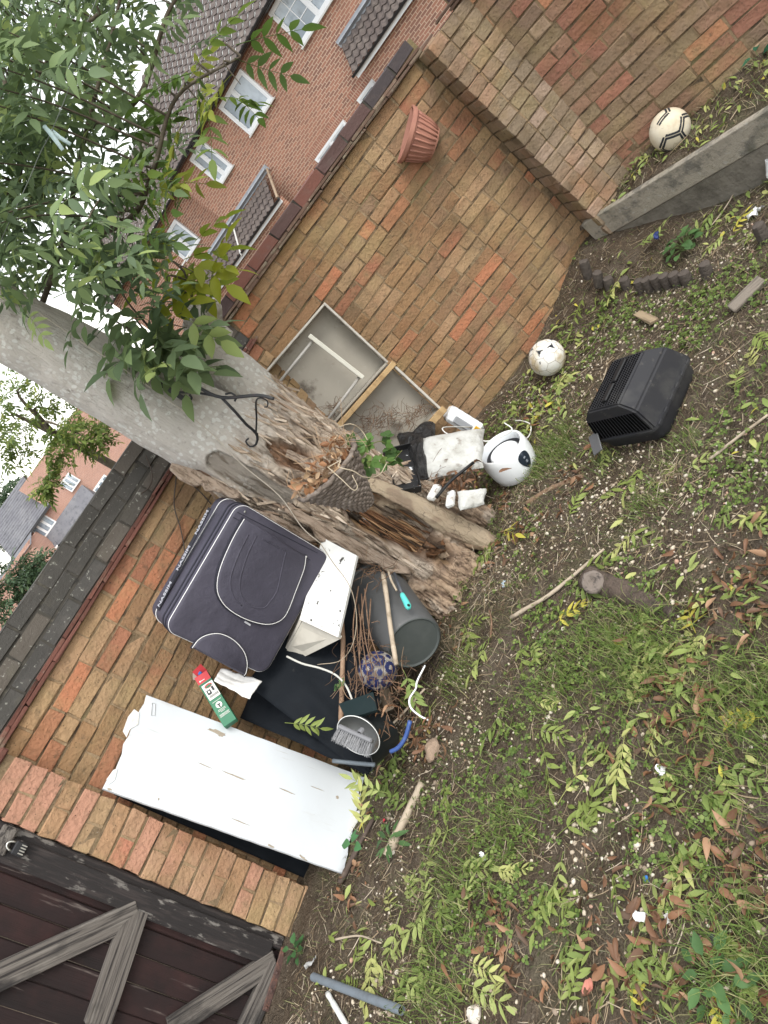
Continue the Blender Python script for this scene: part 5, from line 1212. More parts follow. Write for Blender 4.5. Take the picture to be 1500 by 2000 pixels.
# ================================================================== suitcase
case_m = mk('suitcase_cloth', (.060, .056, .078), [((.046, .043, .060), 'noise', 5, .45, .7), ((.095, .09, .11), 'noise', 14, .62, .8, None, .5)], rough=.62, spec=.35, bump=[('noise', 9, .010), ('noise', 700, .0008)])
case_dk = mk('suitcase_dark_cloth', (.020, .020, .030), rough=.7)  # dark cloth for zip bands, zips and stitch lines
pipe_m = mk('white_piping', (.78, .77, .76), rough=.5)
sn = unit(vec(.18, -.95, -.20)); sP = at_depth(485, 1155, 3.18)
def spx(x, y, d=0.0): return on_plane(x, y, sP + sn * d, sn)
q00, q10, q11, q01 = spx(455, 987), spx(640, 1068), spx(528, 1338), spx(334, 1222)      # corners of the front
sx_ = unit(q10 - q00 + q11 - q01); sy_ = unit(q00 - q01 + q10 - q11); sy_ = unit(sy_ - sx_ * (sy_ @ sx_)); sc_ = (q00 + q10 + q11 + q01) / 4
SW = float(np.linalg.norm(q10 - q00) + np.linalg.norm(q11 - q01)) / 2; SH = float(np.linalg.norm(q00 - q01) + np.linalg.norm(q10 - q11)) / 2
SM = np.stack([sx_, sy_, np.cross(sx_, sy_)], 1); sN = SM[:, 2]
if sN @ sn < 0: SM = np.stack([sx_, -sy_, np.cross(sx_, -sy_)], 1); sN = SM[:, 2]; sy_ = -sy_
def s2(x, y): v = spx(x, y) - sc_; return float(v @ SM[:, 0]), float(v @ SM[:, 1])
def rrect(w, h, r, n=8):
    out = []
    for cx, cy, a0 in ((w / 2 - r, h / 2 - r, 0), (-w / 2 + r, h / 2 - r, 90), (-w / 2 + r, -h / 2 + r, 180), (w / 2 - r, -h / 2 + r, 270)):
        for k in range(n + 1): q = rad(a0 + 90 * k / n); out.append((cx + r * math.cos(q), cy + r * math.sin(q)))
    return out
case = thing('suitcase', sc_ - sN * .1 - sy_ * 0, 'purple-grey soft suitcase with white piping perched on the rubbish against the left wall', 'suitcase')
SD = .26
body = rrect(SW, SH, .055)
MB().prism(body, -SD, 0, sc_, SM, inset=.016).build('shell', case_m, case, smooth=True, angle=50)
def piping(pts2, z, name='piping', r=.0019, closed=True, mat=pipe_m):
    P_ = np.array([sc_ + SM @ vec(x, y, z) for x, y in pts2]); P_ = np.vstack([P_, P_[:1]]) if closed else P_
    return MB().tube(P_, r, 6, caps=not closed).build(name, mat, case, smooth=True)
piping(rrect(SW - .006, SH - .006, .053), -.010); piping(rrect(SW + .004, SH + .004, .056), -.19)
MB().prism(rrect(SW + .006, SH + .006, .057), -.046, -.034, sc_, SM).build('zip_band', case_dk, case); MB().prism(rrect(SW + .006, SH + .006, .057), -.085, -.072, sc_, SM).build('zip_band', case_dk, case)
# big pocket (a shield) and the half-round pocket
def pocket(px_pts, z, name, inset=.012, open_=False):
    c = curve_pts(np.array([(*s2(x, y), 0.0) for x, y in px_pts]), 48)[:, :2]
    area = .5 * np.sum(c[:, 0] * np.roll(c[:, 1], -1) - np.roll(c[:, 0], -1) * c[:, 1]); cc = c if area > 0 else c[::-1]
    o = MB().prism(cc, -.006, z, sc_, SM, inset=inset).build(name, case_m, case, smooth=True, angle=60)
    P_ = np.array([sc_ + SM @ vec(x, y, z - .006) for x, y in c]); MB().tube(P_, .0018, 6).build('piping', pipe_m, o, smooth=True)
    P_ = np.array([sc_ + SM @ vec(x * 1.015, y * 1.015, .004) for x, y in c]); MB().tube(P_, .006, 6).build('zip', case_dk, o, smooth=True)
    return o
pk = pocket([(474, 1012), (452, 1050), (428, 1105), (421, 1145), (430, 1172), (450, 1192), (480, 1208), (515, 1217), (540, 1212), (557, 1195), (575, 1150), (590, 1110), (594, 1084)], .026, 'front_pocket')
pocket([(374, 1264), (388, 1247), (407, 1238), (430, 1237), (455, 1249), (474, 1270), (481, 1292), (479, 1312), (475, 1318)], .016, 'half_round_pocket')
for pts in (((497, 1044), (478, 1085), (464, 1135), (470, 1165), (488, 1182), (512, 1184), (524, 1170)), ((481, 1042), (460, 1085), (446, 1130), (452, 1162), (468, 1180)), ((554, 1075), (546, 1110), (537, 1150), (524, 1172)), ((508, 1050), (530, 1062), (553, 1074))):
    c = curve_pts(np.array([(*s2(x, y), 0.0) for x, y in pts]), 26)[:, :2]; MB().tube(np.array([sc_ + SM @ vec(x, y, .0245) for x, y in c]), .0038, 5).build('embossed_rib', case_m, pk, smooth=True)
for a, b in (((463, 1000), (620, 1080)), ((455, 1010), (606, 1094))):
    MB().tube(np.array([sc_ + SM @ vec(*s2(*a), .0015), sc_ + SM @ vec(*s2(*b), .0015)]), .0012, 4).build('stitch_line', case_dk, case)
for p in ((597, 1087), (477, 999)): MB().blob(sc_ + SM @ vec(*s2(*p), .006), (.006, .006, .004), seed=1, rough=.1).build('zip_pull', steel, case)
text('maker_tag', 'Calvary', pipe_m, case, sc_ + SM @ vec(*s2(484, 1217), .006), SM @ rotz(math.atan2(s2(540, 1240)[1] - s2(484, 1217)[1], s2(540, 1240)[0] - s2(484, 1217)[0])), .011) if False else None
tg = MB().box(sc_ + SM @ vec(*s2(483, 1217), .004), (.034, .008, .003), SM @ rotz(-.1)).build('maker_tag', mk('tag_grey', (.45, .45, .48), rough=.5), case)
# the lettered strap round the side that shows above the front
ti = body; ed = [k for k in range(len(ti))]
def side_pt(t, z):    # along the exposed edge: from the lower left corner to the upper corner
    a, b = np.array(s2(342, 1215)), np.array(s2(452, 990)); p = a * (1 - t) + b * t; return p
a2, b2 = np.array(s2(340, 1200)), np.array(s2(450, 985)); dv = (b2 - a2) / np.linalg.norm(b2 - a2); nv = np.array([-dv[1], dv[0]]); nv = nv if nv @ ((a2 + b2) / 2) > 0 else -nv
e_dir = SM @ vec(dv[0], dv[1], 0); e_out = SM @ vec(nv[0], nv[1], 0)
half = abs(nv[0]) * SW / 2 + abs(nv[1]) * SH / 2
mid_e = sc_ + e_out * (half * 1.0 + .0035); Ls = float(np.linalg.norm(b2 - a2))
ST = np.stack([e_dir, -sN, e_out], 1); ST = ST if np.linalg.det(ST) > 0 else np.stack([-e_dir, -sN, e_out], 1)
strap = MB().box(mid_e - sN * .165, (Ls * .96, .034, .004), ST).build('strap', mk('strap_black', (.022, .022, .030), rough=.7), case)
txm = mk('strap_print', (.42, .42, .46), rough=.6)
tdir = e_dir if ST[:, 0] @ e_dir > 0 else -e_dir
TXM = np.stack([e_dir, np.cross(e_out, e_dir), e_out], 1)
for k in (-.34, 0.0, .34): text('lettering', 'NASSIM', txm, strap, mid_e - sN * .165 + e_dir * Ls * k + e_out * .0032, TXM, .036, bold=.0006)

# ================================================================== white drawer box beneath the suitcase
white_mould = mk('mouldy_white_board', (.66, .66, .64), [((.05, .045, .04), 'noise', 26, .615, .65), ((.5, .49, .46), 'noise', 5, .5, .7, None, .6)], rough=.5)
beige_side = mk('cream_board_side', (.50, .47, .41), [((.4, .37, .32), 'noise', 6, .5, .7)], rough=.6)
dn = unit(vec(.05, -.55, .85)); dP = at_depth(640, 1165, 3.28)
def dpx(x, y, d=0.0): return on_plane(x, y, dP + dn * d, dn)
d00, d10, d11, d01 = dpx(585, 1210), dpx(660, 1245), dpx(697, 1085), dpx(630, 1050)
dr = thing('drawer_box', (d00 + d11) / 2 - dn * .25, 'white chipboard drawer box spotted with mould below the suitcase', 'drawer')
def plate(name, P4, th, n, mat, parent):
    P4 = [np.asarray(p) for p in P4]; V_ = P4 + [p - n * th for p in P4]; return MB().add(V_, [(0, 1, 2, 3), (7, 6, 5, 4)] + [(i, 4 + i, 4 + (i + 1) % 4, (i + 1) % 4) for i in range(4)]).build(name, mat, parent)
plate('top', (d00, d10, d11, d01), .016, dn, white_mould, dr)
plate('edge_strip', (d00 - dn * .0165, d10 - dn * .0165, d10 - dn * .022 + unit(d10 - d11) * .002, d00 - dn * .022), .003, dn, pine, dr)
dd = -dn * .20
plate('side', (d00 - dn * .024, d10 - dn * .024, pd(592, 1284, 3.42), pd(560, 1270, 3.42)), .014, unit(np.cross(d10 - d00, dn)), beige_side, dr)
plate('back', (d01 - dn * .02, d00 - dn * .02, pd(560, 1270, 3.43), pd(600, 1130, 3.60)), .014, unit(d10 - d00), beige_side, dr)
0 and plate('back', (d01 + unit(d01 - d11) * .0, d11 + (d10 - d11) * .1, d11 + dd, d01 + dd), .014, unit(d11 - d10), beige_side, dr)
0 and plate('end', (d10 - dn * .018, d11 - dn * .018, d11 + dd, d10 + dd + (d11 - d10) * .2), .014, unit(d10 - d00), beige_side, dr)

# ================================================================== big grey bin on its side
grey_bin = mk('grey_bin', (.075, .077, .079), [((.10, .10, .10), 'noise', 4, .45, .7), ((.17, .165, .155), 'noise', 22, .66, .78, None, .6)], rough=.5, spec=.35)
grey_base = mk('grey_bin_base', (.065, .074, .072), [((.09, .097, .094), 'noise', 6, .45, .7)], rough=.6)
bc = at_depth(810, 1256, 3.28); bt = at_depth(704, 1128, 3.86); bax = unit(bt - bc); BL = .50
bw = thing('dustbin', bc - vec(0, 0, .13), 'large dark grey plastic bin lying on its side against the tree', 'bin')
BM = frame(bax, up)
MB().lathe([(.130, 0.0), (.137, .006), (.148, .15), (.160, .32), (.172, .48), (.182, .485), (.182, .505), (.168, .505), (.160, .47)], bc, BM, 44).build('body', grey_bin, bw, smooth=True, angle=45)
MB().lathe([(.001, .004), (.118, .004), (.126, -.002), (.132, .002)], bc, BM, 44).build('base', grey_base, bw, smooth=True, angle=30)
MB().lathe([(.001, .40), (.164, .41)], bc, BM, 30).build('inside', mk('bin_dark', (.02, .02, .02)), bw)
# sticks, canes and the teal handled tool on the bin
cane = mk('dry_cane', (.40, .33, .25), [((.22, .17, .12), 'noise', 20, .5, .7, (1, 1, .3)), ((.55, .49, .40), 'noise', 40, .6, .75, None, .6)], rough=.85)
brownst = mk('brown_stick', (.16, .095, .06), [((.27, .18, .12), 'noise', 25, .5, .7)], rough=.85)
def stick(name, pts, r0, r1, mat, label, cat='stick', group=None, n=14, knots=0, seed=0):
    Q = curve_pts(pts, n); rr = np.linspace(r0, r1, len(Q)) * (1 + .25 * NZ.fbm(np.stack([np.arange(len(Q)) * .9, np.full(len(Q), seed + .3), np.zeros(len(Q))], 1), 2)); Q = Q + .25 * r0 * NZ.fbm(Q * 14 + seed, 2)[:, None]
    return tag(MB().tube(Q, rr, 8).build(name, mat, smooth=True), label, cat, group)
stick('cane', [pd(748, 1120, 3.42), pd(755, 1165, 3.30), pd(764, 1235, 3.16), pd(774, 1298, 3.06)], .0115, .0105, cane, 'thick pale peeling cane lying over the grey bin', 'cane', seed=2)
stick('cane', [pd(757, 1112, 3.42), pd(765, 1135, 3.36), pd(775, 1154, 3.31)], .006, .005, cane, 'short pale cane end poking out beside the teal handle', 'cane', seed=4)
tl = thing('hand_tool', pd(785, 1165, 3.26), 'dark tool with turquoise grip lying on the grey bin', 'tool')
MB().tube(np.array([pd(770, 1120, 3.38), pd(787, 1164, 3.25)]), .009, 8).build('shaft', mk('tool_grey', (.06, .065, .075), rough=.4), tl, smooth=True)
MB().tube(curve_pts([pd(785, 1160, 3.26), pd(790, 1170, 3.235), pd(796, 1182, 3.205), pd(799, 1189, 3.19)], 10), [.010, .0125, .013, .014, .0145, .015, .0155, .015, .012, .009][:len(curve_pts([pd(785, 1160, 3.26), pd(790, 1170, 3.235), pd(796, 1182, 3.205), pd(799, 1189, 3.19)], 10))], 10).build('grip', mk('turquoise', (.10, .52, .47), rough=.4), tl, smooth=True)
MB().blob(pd(798, 1182, 3.185), (.006, .005, .008), seed=1, rough=0).build('hang_hole', mk('hole_dark', (.01, .02, .02)), tl)
for k, (a, m, b) in enumerate([((700, 1180), (708, 1250), (720, 1330)), ((706, 1160), (712, 1240), (728, 1310)), ((712, 1150), (722, 1235), (745, 1300)), ((697, 1200), (700, 1270), (712, 1360)), ((718, 1140), (706, 1200), (702, 1290)), ((690, 1260), (697, 1310), (694, 1370)), ((724, 1170), (720, 1260), (735, 1290)), ((700, 1145), (690, 1220), (693, 1300))]):
    stick('dry_stem', [pd(*a, 3.36), pd(*m, 3.22), pd(*b, 3.12)], .0034, .0022, brownst, 'thin dry brown stem in the tangle between the dark sheet and the grey bin', 'stem', 'dry stems beside the bin', seed=k)
stick('wooden_pole', [pd(662, 1165, 3.5), pd(670, 1250, 3.36), pd(668, 1330, 3.26), pd(666, 1420, 3.14)], .012, .0115, mk('broom_wood', (.27, .17, .11), [((.36, .25, .17), 'noise', 12, .5, .7)], rough=.7), 'straight brown wooden broom handle standing on the dark sheet', 'handle', seed=1)
cord('white_hose', [pd(560, 1282, 3.3), pd(590, 1296, 3.26), pd(625, 1305, 3.22), pd(655, 1318, 3.18), pd(676, 1340, 3.14), pd(690, 1372, 3.08)], .0048, mk('dull_white_hose', (.50, .49, .45), rough=.6), 'off-white hose curving over the dark sheet below the suitcase', 'hose')
cord('garden_wire', [pd(625, 1060, 3.12), pd(650, 1098, 3.15), pd(683, 1145, 3.15), pd(696, 1200, 3.15), pd(690, 1255, 3.14), pd(665, 1290, 3.2), pd(620, 1298, 3.24)], .0018, mk('dull_wire', (.33, .27, .20), rough=.7), 'thin brown wire looping down beside the suitcase', 'wire')

# ================================================================== dark sheet over the rubbish
black_sheet = mk('black_sheeting', (.008, .010, .013), [((.018, .022, .028), 'noise', 5, .5, .75, None, .7), ((.12, .11, .10), 'noise', 30, .70, .78, None, .6)], rough=.7, spec=.1, bump=[('noise', 5, .008)])
def drape(c4, n, mat, name, label, cat, amp=.03, seed=0, sag=.0):
    (a, b, c, d) = [np.asarray(p) for p in c4]; nr = unit(np.cross(b - a, d - a)); nr = nr if nr @ (a - EYEP) < 0 else -nr; V_ = []; F_ = []
    for j in range(n + 1):
        for i in range(n + 1):
            u, v = i / n, j / n; p = (a * (1 - u) + b * u) * (1 - v) + (d * (1 - u) + c * u) * v
            h = amp * (NZ.fbm(np.array([[u * 2.5 + seed, v * 6, .5]]), 3)[0] + .8 * NZ.at(np.array([[u * 9, v * 2.0, seed + .1]]))[0]) - sag * math.sin(math.pi * u) * math.sin(math.pi * v)
            V_.append(p + nr * h)
    for j in range(n):
        for i in range(n): q = j * (n + 1) + i; F_.append((q, q + 1, q + n + 2, q + n + 1))
    o = MB().add(V_, F_).build(name, mat, smooth=True); m = o.modifiers.new('s', 'SOLIDIFY'); m.thickness = .004; return tag(o, label, cat)
drape([pd(480, 1335, 3.38), pd(690, 1100, 3.66), pd(742, 1360, 3.22), pd(718, 1520, 3.06)], 36, black_sheet, 'plastic_sheet', 'black plastic sheet spread under the suitcase and the white board', 'sheet', .035, 3)
bpl = lambda x, y, d: on_plane(x, y, P_BL + N_B * d, N_B)
drape([bpl(466, 1398, .05), bpl(555, 1275, .08), pd(742, 1400, 3.1), pd(722, 1515, 3.05)], 20, black_sheet, 'plastic_sheet', 'black plastic fold tucked behind the upper edge of the white board', 'sheet', .03, 8)
bpl = lambda x, y, d: on_plane(x, y, P_BL + N_B * d, N_B)
drape([bpl(222, 1552, .03), bpl(330, 1470, .03), bpl(720, 1640, .05), bpl(655, 1742, .05)], 16, black_sheet, 'plastic_sheet', 'black plastic strip showing between the white board and the gate pier', 'sheet', .012, 12)
plate_ = lambda name, P4, th, mat, label, cat: tag(MB().add([np.asarray(p) for p in P4] + [np.asarray(p) - unit(np.cross(np.asarray(P4[1]) - P4[0], np.asarray(P4[3]) - P4[0])) * th for p in P4], [(0, 1, 2, 3), (7, 6, 5, 4)] + [(i, 4 + i, 4 + (i + 1) % 4, (i + 1) % 4) for i in range(4)]).build(name, mat), label, cat)
plate_('plastic_offcut', (pd(663, 1378, 3.06), pd(730, 1355, 3.06), pd(738, 1390, 2.98), pd(678, 1408, 2.98)), .012, mk('dark_green_plastic', (.012, .022, .024), rough=.4), 'dark green plastic offcut above the metal bowl', 'offcut')

# ================================================================== bowl, bucket, broom head
bk = at_depth(732, 1438, 3.12); bka = unit(at_depth(690, 1432, 2.90) - bk)
bu = thing('bucket', bk - vec(0, 0, .1), 'black plastic bucket tipped behind the metal bowl', 'bucket')
BKM = frame(unit(vec(-.75, -.35, .55)), up)
MB().lathe([(.001, -.07), (.085, -.07), (.090, -.06), (.105, .09), (.110, .092), (.110, .10), (.104, .10), (.098, .09), (.084, -.055), (.001, -.06)], bk, BKM, 32).build('shell', mk('black_bucket', (.012, .015, .016), rough=.4), bu, smooth=True, angle=40)
bw2 = at_depth(700, 1436, 2.94); BWM = frame(unit(vec(-.55, -.75, .40)), up)
bo = thing('metal_bowl', bw2 - vec(0, 0, .08), 'thin grey metal bowl with bright rim behind the brush head', 'bowl')
MB().lathe([(.001, -.045), (.04, -.043), (.075, -.028), (.094, 0.0), (.097, .002), (.094, .003), (.074, -.024), (.04, -.039), (.001, -.041)], bw2, BWM, 40).build('dish', mk('dull_metal', (.16, .165, .165), [((.10, .075, .05), 'noise', 8, .55, .65), ((.25, .25, .25), 'noise', 14, .6, .8, None, .6)], rough=.45, metal=.5), bo, smooth=True, angle=60)
MB().tube(np.array([bw2 + BWM @ vec(.0965 * math.cos(q), .0965 * math.sin(q), .002) for q in np.linspace(0, 2 * math.pi, 41)]), .002, 5, caps=False).build('rim', mk('bright_rim', (.75, .75, .73), rough=.3), bo, smooth=True)
hA, hB = at_depth(662, 1418, 2.86), at_depth(728, 1448, 2.80); hx = unit(hB - hA); hc = (hA + hB) / 2
bd_ = at_depth(680, 1462, 2.82) - at_depth(695, 1433, 2.83); bd_ = unit(bd_ - hx * (bd_ @ hx)); HBM = np.stack([hx, np.cross(bd_, hx), bd_], 1)
br = thing('sweeping_brush', hc, 'grey broom head with pale bristles lying against the metal bowl', 'brush')
hl = float(np.linalg.norm(hB - hA)); gry = mk('brush_grey', (.17, .17, .18), rough=.5); brm = mk('brush_bristle', (.30, .30, .31), rough=.8)
MB().box(hc, (hl, .036, .018), HBM, bev=.005).build('block', gry, br)
MB().lathe([(.011, 0), (.013, .004), (.012, .026), (.008, .026)], hc - bd_ * .006 + hx * .018 + HBM[:, 1] * .012, HBM @ rotx(2.3), 14).build('socket', gry, br, smooth=True, angle=40)
_r = np.random.default_rng(6); bb = MB()
for i in range(17):
    for j in range(3):
        for k in range(12):
            p = hc + hx * ((i - 8) / 8 * hl * .47) + HBM[:, 1] * ((j - 1) * .011); d_ = unit(bd_ + hx * (.05 * (i - 8) / 8 + _r.normal(0, .09)) + HBM[:, 1] * (_r.normal(0, .09) + .1 * (j - 1))); L = .062 * _r.uniform(.85, 1.05)
            s_ = unit(np.cross(d_, _r.normal(size=3))) * .0009; bb.add([p + s_, p - s_, p + d_ * L - s_ * .6, p + d_ * L + s_ * .6], [(0, 1, 2, 3)])
o = bb.build('bristles', brm, br); o['kind'] = 'stuff'

# ================================================================== cardboard product box, crumpled white sheet
bxg = mk('box_green', (.030, .155, .085), [((.04, .19, .105), 'noise', 6, .5, .7)], rough=.5); bxr = mk('box_red', (.48, .035, .045), rough=.5); bxw = mk('box_white', (.74, .73, .70), rough=.55); bxk = mk('box_ink', (.03, .035, .04), rough=.6); bxb = mk('box_blue', (.03, .17, .48), rough=.4)
xn = unit(vec(.35, -.75, .56)); xP = at_depth(418, 1350, 3.36)
def xpx(x, y, d=0.0): return on_plane(x, y, xP + xn * d, xn)
bx0, bx1, bx2, bx3 = xpx(378, 1322), xpx(411, 1316), xpx(460, 1402), xpx(437, 1412)
ba = unit(bx2 + bx3 - bx0 - bx1); bb_ = unit(np.cross(xn, ba)); bb_ = bb_ if bb_ @ (bx1 - bx0) > 0 else -bb_; bl = .5 * float(np.linalg.norm(bx3 - bx0) + np.linalg.norm(bx2 - bx1)) + .02; bwid = .066; bcen = xpx(419, 1362)
XM = np.stack([bb_, ba, np.cross(bb_, ba)], 1); XN = XM[:, 2]
if XN @ xn < 0: XM = np.stack([bb_, -ba, np.cross(bb_, -ba)], 1); XN = XM[:, 2]
yd = XM[:, 1]; flip = 1 if yd @ ba > 0 else -1
pb = thing('product_box', bcen - XN * .03, 'torn green and red cardboard product box propped above the white board', 'box')
def xb(u, v, d): return bcen + XM[:, 0] * u + ba * v + XN * d
MB().box(xb(0, .005, -.028), (bwid, bl, .055), XM, bev=.002).build('carton', bxg, pb)
def patch(u, v, w, h, mat, name, d=.0008, z=.002): MB().box(xb(u, v, d), (w, h, z), XM).build(name, mat, pb)
patch(0, -bl / 2 + .028, bwid * .985, .045, bxr, 'red_band'); patch(.003, -.038, bwid * .86, .082, bxw, 'picture_panel', .001); patch(.0, -bl / 2 + .052, bwid * .985, .006, bxg, 'wave_edge', .0014)
MB().lathe([(.001, .0), (.012, .0)], xb(0, .042, .0032), XM, 24).build('round_picture', bxw, pb)
def disc2(u, v, a, b, mat, name, d=.0036): 
    P_ = [xb(u + a * math.cos(q), v + b * math.sin(q), d) for q in np.linspace(0, 2 * math.pi, 24, endpoint=False)]; MB().add(P_, [tuple(range(24))] if flip * 1 > 0 else [tuple(range(24))[::-1]]).build(name, mat, pb)
disc2(.003, -.064, .019, .0105, bxr, 'logo_oval'); disc2(.003, -.0615, .0165, .006, bxg, 'logo_oval', .0040); disc2(0, .042, .0155, .0155, bxw, 'round_picture', .0030)
TXX = XM if flip < 0 else np.stack([-XM[:, 0], -XM[:, 1], XN], 1) if False else XM
patch(-.008, -.034, .020, .024, bxk, 'product_print', .0030); patch(.015, -.042, .010, .022, bxk, 'product_print', .0030); patch(-.008, -.036, .008, .010, bxw, 'product_print', .0044); patch(.0, .047, .006, .018, bxk, 'product_print', .0050); patch(.0, .040, .016, .004, bxk, 'product_print', .0054)
for k, (v, w) in enumerate(((.019, .045), (.064, .036), (.070, .04), (.076, .022), (.088, .05), (.093, .046), (.098, .05))): patch(.001, v, w, .0016, bxw, 'print_line', .0012, .0022)
for k in range(3): patch(.005, -.016 + .004 * k, .046, .0012, bxk, 'print_line', .0030)
disc2(-.018, -bl / 2 + .036, .004, .004, bxw, 'red_dot', .0034); patch(-.004, -bl / 2 + .037, .018, .003, bxw, 'print_line', .0030)
MB().box(xb(.004, -bl / 2 - .014, -.012), (bwid * .8, .045, .002), XM @ rotx(.55) @ rotz(.2)).build('torn_flap', bxr, pb)
MB().box(xb(-.024, -bl / 2 - .010, -.03), (.03, .032, .002), XM @ rotx(.4) @ rotz(-.5)).build('torn_flap', mk('card_grey', (.36, .28, .24), rough=.9), pb)
MB().blob(xb(.0, -bl / 2 - .002, -.010), (.012, .010, .010), seed=4, rough=.3).build('blue_sachet', bxb, pb)
drape([pd(432, 1306, 3.34), pd(512, 1330, 3.30), pd(488, 1366, 3.22), pd(418, 1330, 3.28)], 14, mk('white_packaging', (.72, .71, .69), [((.5, .48, .44), 'noise', 10, .58, .75, None, .6)], rough=.6), 'packaging_sheet', 'bent white packaging sheet poking out below the suitcase', 'packaging', .015, 4)

# ================================================================== wicker basket on the tree
wick = mk('wicker', (.15, .12, .10), [((.26, .22, .19), 'noise', 25, .5, .7), ((.045, .035, .028), 'noise', 60, .55, .7)], rough=.9, bump=[('noise', 120, .002)])
kR, kL = at_depth(686, 862, 3.08), at_depth(586, 975, 3.02); kc = (kR + kL) / 2; kx = unit(kR - kL); kz = unit(vec(-.02, -.10, 1)); kz = unit(kz - kx * (kz @ kx)); ky = np.cross(kz, kx); ky = ky if ky[1] < 0 else -ky
bs_ = thing('wicker_basket', kc - vec(0, 0, .2), 'half-cone wicker hanging basket full of dry leaves fixed to the trunk', 'basket')
kr = float(np.linalg.norm(kR - kL)) / 2; rows = 19; kh = .25
def kbp(q, t):   # q 0..pi round the front, t 0 rim .. 1 tip
    r = kr * (1 - t * .80) ; return kc + kx * (r * math.cos(q) + .35 * kr * t * .3) + ky * (r * .85 * math.sin(q)) - kz * (kh * t) 
for i in range(rows):
    t = i / (rows - 1); pts = []
    for k in range(29):
        q = math.pi * k / 28; wv = .006 * math.sin(k * math.pi / 2 + (i % 2) * math.pi) * 1.0; p = kbp(q, t); o_ = unit(p - (kc - kz * kh * t)); pts.append(p + o_ * wv)
    MB().tube(np.array(pts), .0072 if i else .012, 6).build('weaver', wick, bs_, smooth=True)
for k in range(15):
    q = math.pi * k / 14; MB().tube(np.array([kbp(q, t) for t in np.linspace(-.04, 1, 7)]), .0055, 5).build('stake', wick, bs_, smooth=True)
MB().add([kbp(math.pi * k / 14, .04) * .999 for k in range(15)] + [kc - kz * .03], [(k, k + 1, 15) for k in range(14)]).build('compost', mk('basket_compost', (.09, .06, .045), rough=1), bs_)
dry_leaf = leafmat('leaf_dry', [(0, (.42, .26, .15)), (.3, (.52, .36, .22)), (.6, (.33, .17, .085)), (.85, (.25, .12, .06))], translucent=.15)
_r = np.random.default_rng(17); DRY = []
for k in range(4):
    v, f = leaflet(.045, .026, fold=_r.uniform(.2, .8), curl=_r.uniform(-.6, .8)); me = as_mesh(MB().add(v, f), 'dry_leaf'); me.materials.append(dry_leaf); DRY.append(me)
dl = []
for k in range(90):
    u, w = _r.uniform(-1, 1), _r.uniform(0, 1); p = kc + kx * kr * u * .9 + ky * kr * .6 * w * (1 - u * u) ** .5 + kz * _r.uniform(-.01, .075)
    inst('dry_leaf', DRY[_r.integers(4)], p, frame(unit(_r.normal(size=3)), _r.normal(size=3)), bs_, scale=_r.uniform(.6, 1.5))
st = MB()
for k in range(46):
    p = kc + kx * kr * _r.uniform(-.8, .9) + ky * kr * .4 * _r.uniform(0, 1); st.tube(curve_pts([p, p + kz * .05 + _r.normal(0, .03, 3), p + kz * .06 + _r.normal(0, .06, 3)], 6), .0012, 3, caps=False)
o = st.build('dry_stalks', mk('dry_stalk', (.32, .22, .14), rough=.9), bs_); o['kind'] = 'stuff'
# live vine spilling from the basket
vine = thing('vine', at_depth(720, 880, 3.1), 'green leafed vine trailing over the right side of the wicker basket', 'vine')
vm = leafmat('leaf_vine', [(0, (.07, .14, .035)), (.5, (.10, .19, .045)), (.8, (.15, .22, .06))], translucent=.35)
LV = []
for k in range(3):
    b_ = MB()
    for a_, s_ in ((0, 1.0), (.9, .8), (-.9, .8)):
        v, f = leaflet(.05 * s_, .036 * s_, fold=.15, curl=.2); b_.add(v @ rotz(a_).T, f)
    me = as_mesh(b_, 'vine_leaf'); me.materials.append(vm); LV.append(me)
for path in ([(690, 870), (715, 872), (745, 862), (770, 885)], [(700, 905), (730, 900), (760, 905), (785, 880)]):
    Q = curve_pts([at_depth(x, y, 3.12 + .08 * i) for i, (x, y) in enumerate(path)], 16); MB().tube(Q, .0022, 5).build('tendril', mk('vine_stem', (.18, .19, .07), rough=.7), vine, smooth=True)
    for p in Q[2::2]:
        for _ in range(2): inst('vine_leaf', LV[_r.integers(3)], p + _r.normal(0, .018, 3), frame(unit(vec(_r.normal(0, .5), -.6, 1) + _r.normal(0, .4, 3)), _r.normal(size=3)), vine, scale=_r.uniform(.7, 1.25))
cream_wire = mk('dead_vine_stem', (.44, .37, .27), rough=.8)
cord('dead_vine', [pd(660, 835, 3.2), pd(685, 828, 3.15), pd(705, 840, 3.2), pd(718, 860, 3.2)], .0022, cream_wire, 'dry vine shoot arching over the top of the wicker basket', 'vine')
cord('dead_vine', [pd(642, 912, 2.88), pd(665, 900, 2.86), pd(662, 912, 2.85), pd(690, 920, 2.86), pd(712, 932, 2.9), pd(740, 928, 3.0), pd(755, 905, 3.05)], .0022, cream_wire, 'dry vine shoot wound across the front of the wicker basket', 'vine')
cord('dead_vine', [pd(640, 912, 2.88), pd(668, 937, 2.84), pd(690, 957, 2.84), pd(698, 950, 2.85), pd(688, 928, 2.85)], .0018, cream_wire, 'dry vine shoot looped low on the wicker basket', 'vine')
